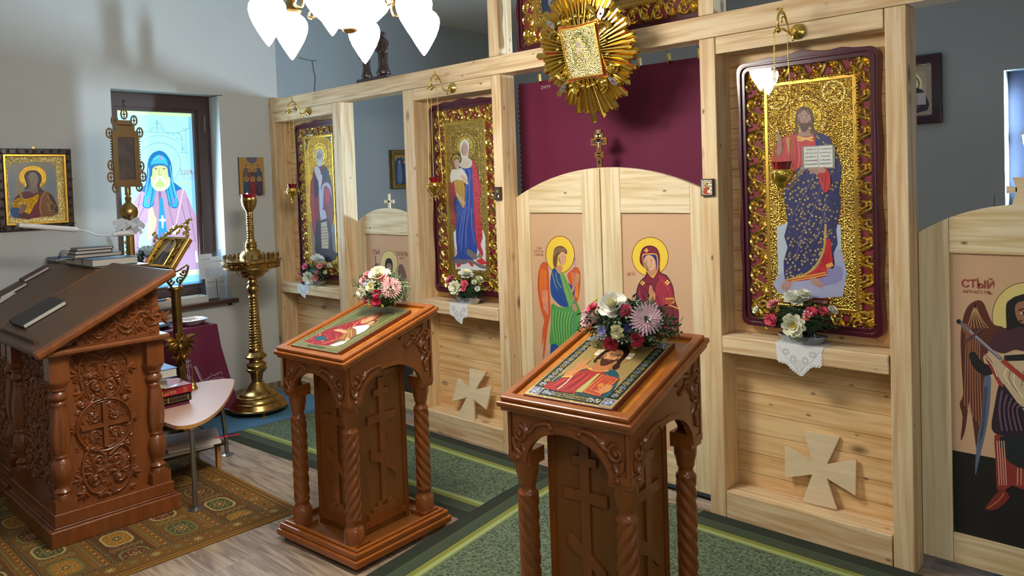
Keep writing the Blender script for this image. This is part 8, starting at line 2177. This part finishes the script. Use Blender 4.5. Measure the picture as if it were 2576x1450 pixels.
# icon on the altar back wall
x0_, x1_ = -1.27, -.755
t = thing('wall_icon', 'black framed silver icon on the altar wall beyond the tall pine post', 'icon', ((x0_ + x1_) / 2, YB, 2.31), 0)
m = MB(); m.ring([(x0_, 2.305), (x1_, 2.305), (x1_, 2.888), (x0_, 2.888)], [(x0_ + .075, 2.38), (x1_ - .075, 2.38), (x1_ - .075, 2.81), (x0_ + .075, 2.81)], (0, YB - .001, 0), (1, 0, 0), (0, 0, 1), 0, .05); m.build('frame', M('black_lacquer', '#15131c', .3, coat=.5), t, bevel=.01)
p = Paint((x0_ + .07, YB - .02, 2.37), (1, 0, 0), (0, 0, 1)); w, h = .375, .445
p.poly('#8d8678', rect(0, w, 0, h), .9, px=False); p.line('#ddd6bd', rect(.008, w - .008, .008, h - .008), .006, .9, px=False, closed=True); p.poly('#a39c88', rect(.05, w - .05, .05, h - .06), .6, px=False)
for q in (.105, .09, .075): p.ell(['#d9cfae', '#7c745c', '#c9bf9c'][int((.105 - q) / .015 + .5)], w * .5, h * .62, q, q, .8, px=False)
p.poly('#2c3444', [(.06, .05), (.08, .2), (.15, .25), (.24, .25), (.31, .2), (.33, .05)], smooth=3, px=False); p.ell('#221a18', w * .5, h * .62, .05, .07, px=False); p.ell('#6a5a50', w * .5, h * .62, .032, .05, px=False)
p.poly('#b9bcc0', rect(.19, .32, .10, .2), px=False); p.line('#4a4e58', [(.255, .1), (.255, .2)], .003, px=False); p.poly('#6a5a50', [(.2, .09), (.24, .11), (.27, .08), (.23, .06)], px=False)
p.build('picture', PICF, t)

# ================================================================ backlit saint picture in the window
wx = xf - .044
t = thing('window_picture', 'backlit translucent picture of a blue hooded bearded saint filling the window', 'picture', (wx, -1.0, 1.08))
WP = paint_mat('backlit_print', emit=1.0)
p = Paint((wx, G[0], G[2]), (0, 1, 0), (0, 0, 1), step=4e-5); w, h = G[1] - G[0], G[3] - G[2]
z = lambda l: Z(250, 230, 2.9, l)
p.poly('#a3e2e8', rect(0, w, 0, h), px=False)
p.poly('#c4eeb4', rect(0, w, h - .028, h), px=False); p.poly('#7cc4f4', rect(w - .028, w, 0, h - .03), px=False)
p.poly('#d9e4c6', rect(0, w, .0, .30), px=False); p.poly('#5cb0ee', rect(0, w, 0, .016), px=False); p.poly('#8fd2ee', rect(0, w, .016, .08), px=False)
LN = '#5f9aa8'
for r_ in (155, 212):
    aa = [2 * PI * i / 60 for i in range(61)] if r_ == 155 else [PI + PI * i / 30 for i in range(31)]
    p.line(LN, z([(436 + r_ * 1.0 * math.cos(a), 530 + r_ * math.sin(a) * (1 if r_ == 155 else .98)) for a in aa]), .004 if r_ == 155 else .003)
p.line(LN, z([(270, 290), (560, 305), (640, 280)]), .004); p.line(LN, z([(628, 285), (636, 440), (655, 450), (590, 445)]), .004); p.line(LN, z([(600, 310), (606, 438)]), .004)
for a, b, r_ in ((300, 330, 14), (330, 312, 12), (500, 305, 13), (540, 318, 14), (570, 345, 13), (600, 350, 14), (620, 390, 12), (612, 420, 10), (390, 265, 16), (450, 262, 16), (375, 280, 10), (470, 282, 10), (580, 310, 11)):
    for s_ in (0, PI): p.line(LN, z([(a + r_ * (1 - .16 * k) * math.cos(s_ + k * .9), b + r_ * (1 - .16 * k) * math.sin(s_ + k * .9)) for k in range(6)]), .003, smooth=3, same=True)
p.line(LN, z([(420, 205), (422, 290)]), .006); p.line(LN, z([(392, 236), (452, 238)]), .005); p.line(LN, z([(408, 220), (436, 221)]), .004); p.line(LN, z([(410, 262), (434, 272)]), .004)
p.line(LN, z([(605, 275), (640, 275), (665, 262)]), .005, smooth=3)
p.poly('#b79cc0', z([(230, 900), (250, 820), (290, 740), (340, 705), (430, 715), (600, 710), (640, 760), (690, 880), (720, 960), (760, 1250), (700, 1300), (230, 1300)]), smooth=2)
folds(p, '#7a5c94', [z([(360, 740), (330, 840), (270, 950)]), z([(300, 760), (270, 900), (240, 1000)]), z([(490, 740), (520, 900), (560, 1050)]), z([(640, 780), (670, 930), (700, 1100)]), z([(600, 830), (640, 1000), (660, 1150)]), z([(400, 760), (380, 860), (420, 960)]), z([(440, 740), (452, 900), (440, 1100)])], .005)
p.poly('#7e6ea8', z([(430, 730), (450, 730), (455, 900), (440, 900)]))
p.poly('#2f9ddc', z([(440, 780), (462, 780), (500, 1080), (500, 1180), (420, 1180), (430, 1000)]), smooth=0)
p.poly('#b4e4ee', z([(300, 1010), (350, 960), (390, 1000), (380, 1100), (360, 1180), (290, 1180)]), smooth=2)
p.poly('#d9ddb4', z([(355, 900), (370, 850), (390, 850), (400, 900), (417, 930), (410, 990), (380, 1060), (350, 1090), (355, 1000)]), smooth=3)
p.line('#d8c4dc', z([(615, 700), (555, 990)]), .012); p.line('#b9cf9a', z([(578, 668), (610, 672), (640, 670), (668, 692)]), .008, smooth=3)
p.poly('#e4d6e6', z([(530, 985), (575, 985), (590, 1020), (560, 1050), (530, 1030)]), smooth=3)
p.poly('#cfd8ea', z([(452, 905), (466, 905), (468, 930), (484, 932), (484, 948), (470, 950), (466, 1000), (455, 1000), (453, 950), (436, 948), (436, 934), (452, 930)]))
p.line('#c05aa0', z([(460, 1030), (460, 1090)]), .006); p.line('#c05aa0', z([(440, 1042), (480, 1042)]), .005); p.line('#9ac4e8', z([(430, 1000), (422, 1180)]), .004)
p.poly('#1774b8', z([(350, 530), (365, 480), (390, 450), (436, 432), (480, 450), (515, 500), (530, 560), (540, 660), (605, 710), (560, 730), (578, 820), (555, 855), (508, 830), (480, 720), (410, 720), (395, 830), (345, 855), (312, 830), (330, 740), (285, 715), (335, 680)]), smooth=2)
p.poly('#3cb6e8', z([(375, 540), (390, 490), (436, 462), (485, 490), (500, 545), (470, 528), (400, 530)]), smooth=2)
p.poly('#38aee2', z([(320, 825), (345, 720), (380, 640), (405, 720), (388, 825), (348, 848)]), smooth=2); p.poly('#38aee2', z([(515, 825), (492, 730), (510, 620), (545, 690), (572, 815), (552, 846)]), smooth=2)
folds(p, '#0f5a9c', [z([(385, 560), (375, 640), (340, 760)]), z([(400, 650), (385, 750), (370, 840)]), z([(505, 560), (520, 660), (550, 780)]), z([(490, 640), (510, 740), (530, 830)])], .006); folds(p, '#a4e6f6', [z([(360, 560), (355, 640), (330, 760)]), z([(515, 540), (530, 640), (565, 780)]), z([(400, 500), (436, 476), (470, 500)])], .004)
for a, b in ((442, 485), (358, 800), (540, 798)): p.line('#b46ac0', z([(a - 8, b - 18), (a + 2, b), (a - 8, b + 18)]), .007, smooth=3); p.line('#b46ac0', z([(a + 10, b - 18), (a, b), (a + 14, b + 14)]), .007, smooth=3)
p.poly('#c6e2a0', z([(385, 600), (390, 560), (440, 540), (490, 555), (500, 600), (505, 660), (470, 720), (410, 720), (378, 660)]), smooth=3)
p.poly('#d3ecc0', z([(376, 620), (395, 650), (420, 640), (441, 622), (470, 640), (495, 645), (512, 625), (515, 680), (480, 720), (440, 726), (405, 718), (380, 680)]), smooth=3)
p.poly('#e6f4e0', z([(398, 660), (420, 625), (441, 617), (462, 625), (486, 660), (470, 668), (462, 650), (441, 640), (424, 650), (410, 672)]), smooth=3); p.poly('#b4e08a', z([(412, 668), (441, 648), (470, 668), (470, 690), (441, 702), (412, 690)]), smooth=3)
folds(p, '#a0685c', [z([(395, 548), (412, 540), (428, 548)]), z([(455, 548), (472, 540), (488, 548)]), z([(397, 566), (412, 560), (427, 566)]), z([(457, 566), (470, 560), (486, 566)]), z([(436, 560), (433, 605), (441, 614), (450, 606)]), z([(428, 642), (441, 638), (455, 642)])], .0045)
for a in (412, 471): p.ell('#5a3a34', 250 + a / 2.9, 230 + 566 / 2.9, 1.6, 1.8)
p.text('#8a6f8c', 'ЇѠВЪ', z([(638, 592)])[0], .066, sx=.72); p.text('#9a7f98', 'ВСКІЙ', z([(648, 632)])[0], .038, sx=.8)
p.line('#7ab8c8', [(.10 + .07 * math.cos(a), .16 + .07 * math.sin(a)) for a in [2 * PI * i / 24 for i in range(24)]], .003, px=False, closed=True)
p.build('backlit_print', WP, t)
MB().box(wx - .006, wx - .001, G[0], G[1], G[2], G[3]).build('print_backing', M('film', '#9cc8d8', .5), t)

# ================================================================ chandelier
D0, RC = 3.64, .38
cc = CAM + ray(881, 100) * D0
SHM = emit_mat('lit_opal_glass', '#fffaf0', 60.0)
_, N, L, B = nt(SHM); ge = N.new('ShaderNodeNewGeometry'); sx_ = N.new('ShaderNodeSeparateXYZ'); mr = N.new('ShaderNodeMapRange')   # opal glass: bright belly, dimmer shoulder under the cap
L.new(ge.outputs['Normal'], sx_.inputs[0]); L.new(sx_.outputs['Z'], mr.inputs['Value']); mr.inputs['From Min'].default_value = .45; mr.inputs['From Max'].default_value = -.35; mr.inputs['To Min'].default_value = 4.0; mr.inputs['To Max'].default_value = 72.0
L.new(mr.outputs[0], B.inputs['Emission Strength'])
hz = Vector((cc.x - CAM.x, cc.y - CAM.y, 0)).normalized(); hr = Vector((hz.y, -hz.x, 0))
t = thing('chandelier', 'brass chandelier with lit white drop shaped glass shades around a bowl', 'chandelier', (cc.x, cc.y, 2.66)); ztip = 2.574
for k in range(6):
    a = math.radians(11 + 60 * k); c_ = Vector((cc.x, cc.y, 0)) + hz * RC * math.cos(a) + hr * RC * math.sin(a)
    m = MB(); m.lathe([(a * 1.055, b * 1.055) for a, b in ((.002, 0), (.012, .012), (.035, .048), (.060, .092), (.074, .128), (.079, .155), (.076, .178), (.064, .198), (.046, .212), (.040, .222))], (c_.x, c_.y, ztip), 24); m.build('glass_shade', SHM, t, smooth=60)
    m = MB(); m.lathe([(.052, .230), (.058, .24), (.052, .254), (.035, .265), (.020, .28), (.010, .31)], (c_.x, c_.y, ztip), 20); m.build('shade_cap', BRASS, t, smooth=50)
    d = (c_ - Vector((cc.x, cc.y, 0))).normalized()
    def q(r, zz): return Vector((cc.x, cc.y, zz)) + d * r
    m = MB(); m.tube(catmull([q(.02, 2.96), q(.10, 2.89), q(.21, 2.86), q(.30, 2.92), q(.35, 2.99), q(RC, 2.96), q(RC, 2.87)], 6), .009, 8)
    m.tube(catmull([q(.285, 2.90), q(.255, 2.85), q(.217, 2.805), q(.227, 2.763), q(.256, 2.77), q(.252, 2.795)], 6), .0068, 7)
    m.build('curved_arm', BRASS, t, smooth=60)
zo = .052
m = MB(); m.lathe([(a * 1.055, b + zo) for a, b in ((.012, 2.628), (.07, 2.640), (.13, 2.672), (.168, 2.71), (.188, 2.745), (.193, 2.775), (.180, 2.79))], (cc.x, cc.y, 0), 36); m.build('glass_bowl', SHM, t, smooth=60)
m = MB(); m.lathe([(.0, 2.606), (.020, 2.608), (.033, 2.616), (.036, 2.624), (.03, 2.630), (.012, 2.632)], (cc.x, cc.y, zo), 24); m.build('finial', BRASS, t, smooth=50)
m = MB(); m.lathe([(.19, 2.842), (.2, 2.852), (.05, 2.87), (.03, 2.92), (.045, 2.96), (.02, 3.02), (.011, 3.05), (.011, 3.77), (.06, 3.79), (.065, ZC - .001)], (cc.x, cc.y, 0), 24); m.build('stem', BRASS, t, smooth=40)

# ================================================================ hanging oil lamps
def lampada():
    """origin at the wall plate centre on the screen"""
    t = thing('hanging_lamp', 'x', 'oil lamp', (0, 0, 0), 0, 'hanging oil lamps of the icon screen'); L = dict(parent=t, local=True)
    m = MB(); T_ = Matrix.Rotation(PI / 2, 4, 'X'); m.T = T_
    m.lathe([(.038, .001), (.040, .006), (.036, .012), (.026, .015), (.022, .022), (.010, .026), (.008, .04)], (0, 0, 0), 24); m.T = None; m.build('wall_plate', GOLD, smooth=50, **L)
    m = MB(); m.tube(catmull([(0, -.03, 0), (-.005, -.055, -.022), (-.01, -.085, -.012), (-.012, -.10, .03), (-.014, -.125, .075), (-.016, -.155, .085), (-.018, -.185, .065), (-.018, -.195, .03), (-.018, -.19, .012)], 5), .0055, 7)
    m.tube(catmull([(-.012, -.10, .03), (-.014, -.115, .055), (-.016, -.14, .06), (-.016, -.155, .045), (-.016, -.15, .03)], 5), .004, 6); m.ball((-.016, -.155, .095), .008, 8, 5); m.tube([(-.016, -.155, .09), (-.016, -.155, .12)], .004, 6); m.ball((-.004, -.055, -.045), .008, 8, 5); m.tube([(-.004, -.055, -.022), (-.004, -.055, -.045)], .0035, 5); m.build('curled_arm', GOLD, smooth=60, **L)
    hx0, hy0 = -.018, -.19
    m = MB(); m.lathe([(.003, .016), (.009, .010), (.006, 0), (.014, -.008), (.012, -.018), (.003, -.026)], (hx0, hy0, 0), 14)
    for k in range(3):
        a = .5 + 2 * PI * k / 3; m.tube(catmull([(hx0, hy0, -.008), (hx0 + .02 * math.cos(a), hy0 + .02 * math.sin(a), -.006), (hx0 + .04 * math.cos(a), hy0 + .04 * math.sin(a), -.022)], 4), [.005] * 8 + [.003], 6)
    m.build('crown', GOLD, smooth=60, **L)
    for k in range(3):
        a = .5 + 2 * PI * k / 3; m = MB(); A = Vector((hx0 + .04 * math.cos(a), hy0 + .04 * math.sin(a), -.024)); B_ = Vector((hx0 + .058 * math.cos(a), hy0 + .058 * math.sin(a), -.705)); n = 74
        for i in range(n):
            q = A.lerp(B_, i / (n - 1)); m.ball(q, .0026, 5, 3, (1, 1, 1.9))
        m.build('chain', GOLD, **L)
    zb = -.66
    m = MB(); m.lathe([(.040, zb - .045), (.044, zb - .02), (.052, zb + .002), (.049, zb + .002), (.040, zb - .02), (0, zb - .03)], (hx0, hy0, 0), 18); m.build('red_glass', RUBY, smooth=30, **L)
    m = MB(); m.lathe([(.0, zb - .175), (.006, zb - .165), (.004, zb - .15), (.016, zb - .142), (.010, zb - .13), (.024, zb - .118), (.028, zb - .105), (.042, zb - .098), (.055, zb - .07), (.058, zb - .05), (.05, zb - .035), (.046, zb - .042)], (hx0, hy0, 0), 24, twist=(zb - .10, zb - .04, 0, .06, 8)); m.build('bowl', GOLD, smooth=50, **L)
    cvm = MB()
    for i in range(12):
        a = 2 * PI * i / 12; U = Vector((-math.sin(a), math.cos(a), 0)); cv = Carve(Vector((hx0 + .055 * math.cos(a), hy0 + .055 * math.sin(a), zb - .065)), U, (0, 0, 1), cvm); cv.scroll(0, .006, .012, 0, 1.2 if i % 2 else -1.2, .003, .002, n=8, seg=4)
    for k in range(3):
        a = .5 + 2 * PI * k / 3; U = Vector((math.cos(a), math.sin(a), 0)); cv = Carve(Vector((hx0, hy0, zb - .06)), U, (0, 0, 1), cvm); cv.vine([(.058, .015), (.072, .0), (.070, -.03), (.05, -.05), (.035, -.075)], .003, .003)
    cvm.build('filigree', GOLD, smooth=60, **L)
    m = MB()
    for i in range(6): a = 2 * PI * i / 6 + .2; m.ball((hx0 + .058 * math.cos(a), hy0 + .058 * math.sin(a), zb - .06), .005, 6, 4)
    m.build('red_stone', RUBY, **L)
    return t


h1 = lampada(); h1['label'] = 'hanging oil lamp with a ruby glass in front of the tall Christ icon'; h1.location = (-.588, -.0025, 2.640)
for x, lb in ((-3.186, 'hanging oil lamp in front of the blue robed Virgin icon'), (-5.145, 'hanging oil lamp in front of the bishop icon next to the window wall')):
    c_ = copy_tree(h1); c_['label'] = lb; c_.location = (x, -.0025, 2.642)

# ================================================================ carved figures on the beam, cable, banner edge
t = thing('carved_sculpture', 'dark carved wooden group of standing figures on the top beam, half hidden by a lamp', 'sculpture', (-4.21, .07, 2.8135))
m = MB(); m.box(-4.42, -4.01, .02, .125, 2.8135, 2.846); m.build('plinth', DARKWOOD, t, bevel=.004)
def fig(x, hgt, s):
    m = MB(); b = 2.846; m.lathe([(.038 * s, 0), (.05 * s, .02), (.036 * s, .06), (.03 * s, .10), (.034 * s, .16 * hgt), (.03 * s, .2 * hgt), (.042 * s, .24 * hgt), (.03 * s, .27 * hgt), (.014 * s, .28 * hgt)], (x, .07, b), 14, twist=(.0, .3, 12, .12, 5))
    m.ball((x, .07, b + .30 * hgt), .022 * s, 10, 7, (1, 1, 1.2)); m.tube(catmull([(x - .03 * s, .06, b + .23 * hgt), (x - .045 * s, .035, b + .19 * hgt), (x - .01 * s, .03, b + .18 * hgt)], 4), .010 * s, 6); m.tube(catmull([(x + .03 * s, .06, b + .23 * hgt), (x + .045 * s, .035, b + .18 * hgt), (x + .01 * s, .03, b + .17 * hgt)], 4), .010 * s, 6)
    return m.build('figure', DARKWOOD, t, smooth=60)
fig(-4.33, .95, .95); fig(-4.10, 1.12, 1.2)
m = MB(); m.tube(catmull([(-4.08, .06, 3.14), (-4.05, .05, 3.10), (-4.04, .05, 3.04), (-4.07, .04, 3.0)], 4), .018, 7); m.build('raised_arm', DARKWOOD, t, smooth=60)
m = MB(); x = XW + .006
m.tube(catmull([(x, .36, 3.268), (x, .44, 3.252), (x, .56, 3.252)], 4), .0035, 5); m.tube(catmull([(x, .51, 3.25), (x, .52, 3.16), (x, .538, 3.08), (x, .528, 3.0), (x, .522, 2.88)], 4), .0035, 5)
solid('cable', 'thin dark cable hanging down the altar wall beside the beam', 'cable', m, M('cable_grey', '#5a5d66', .6))
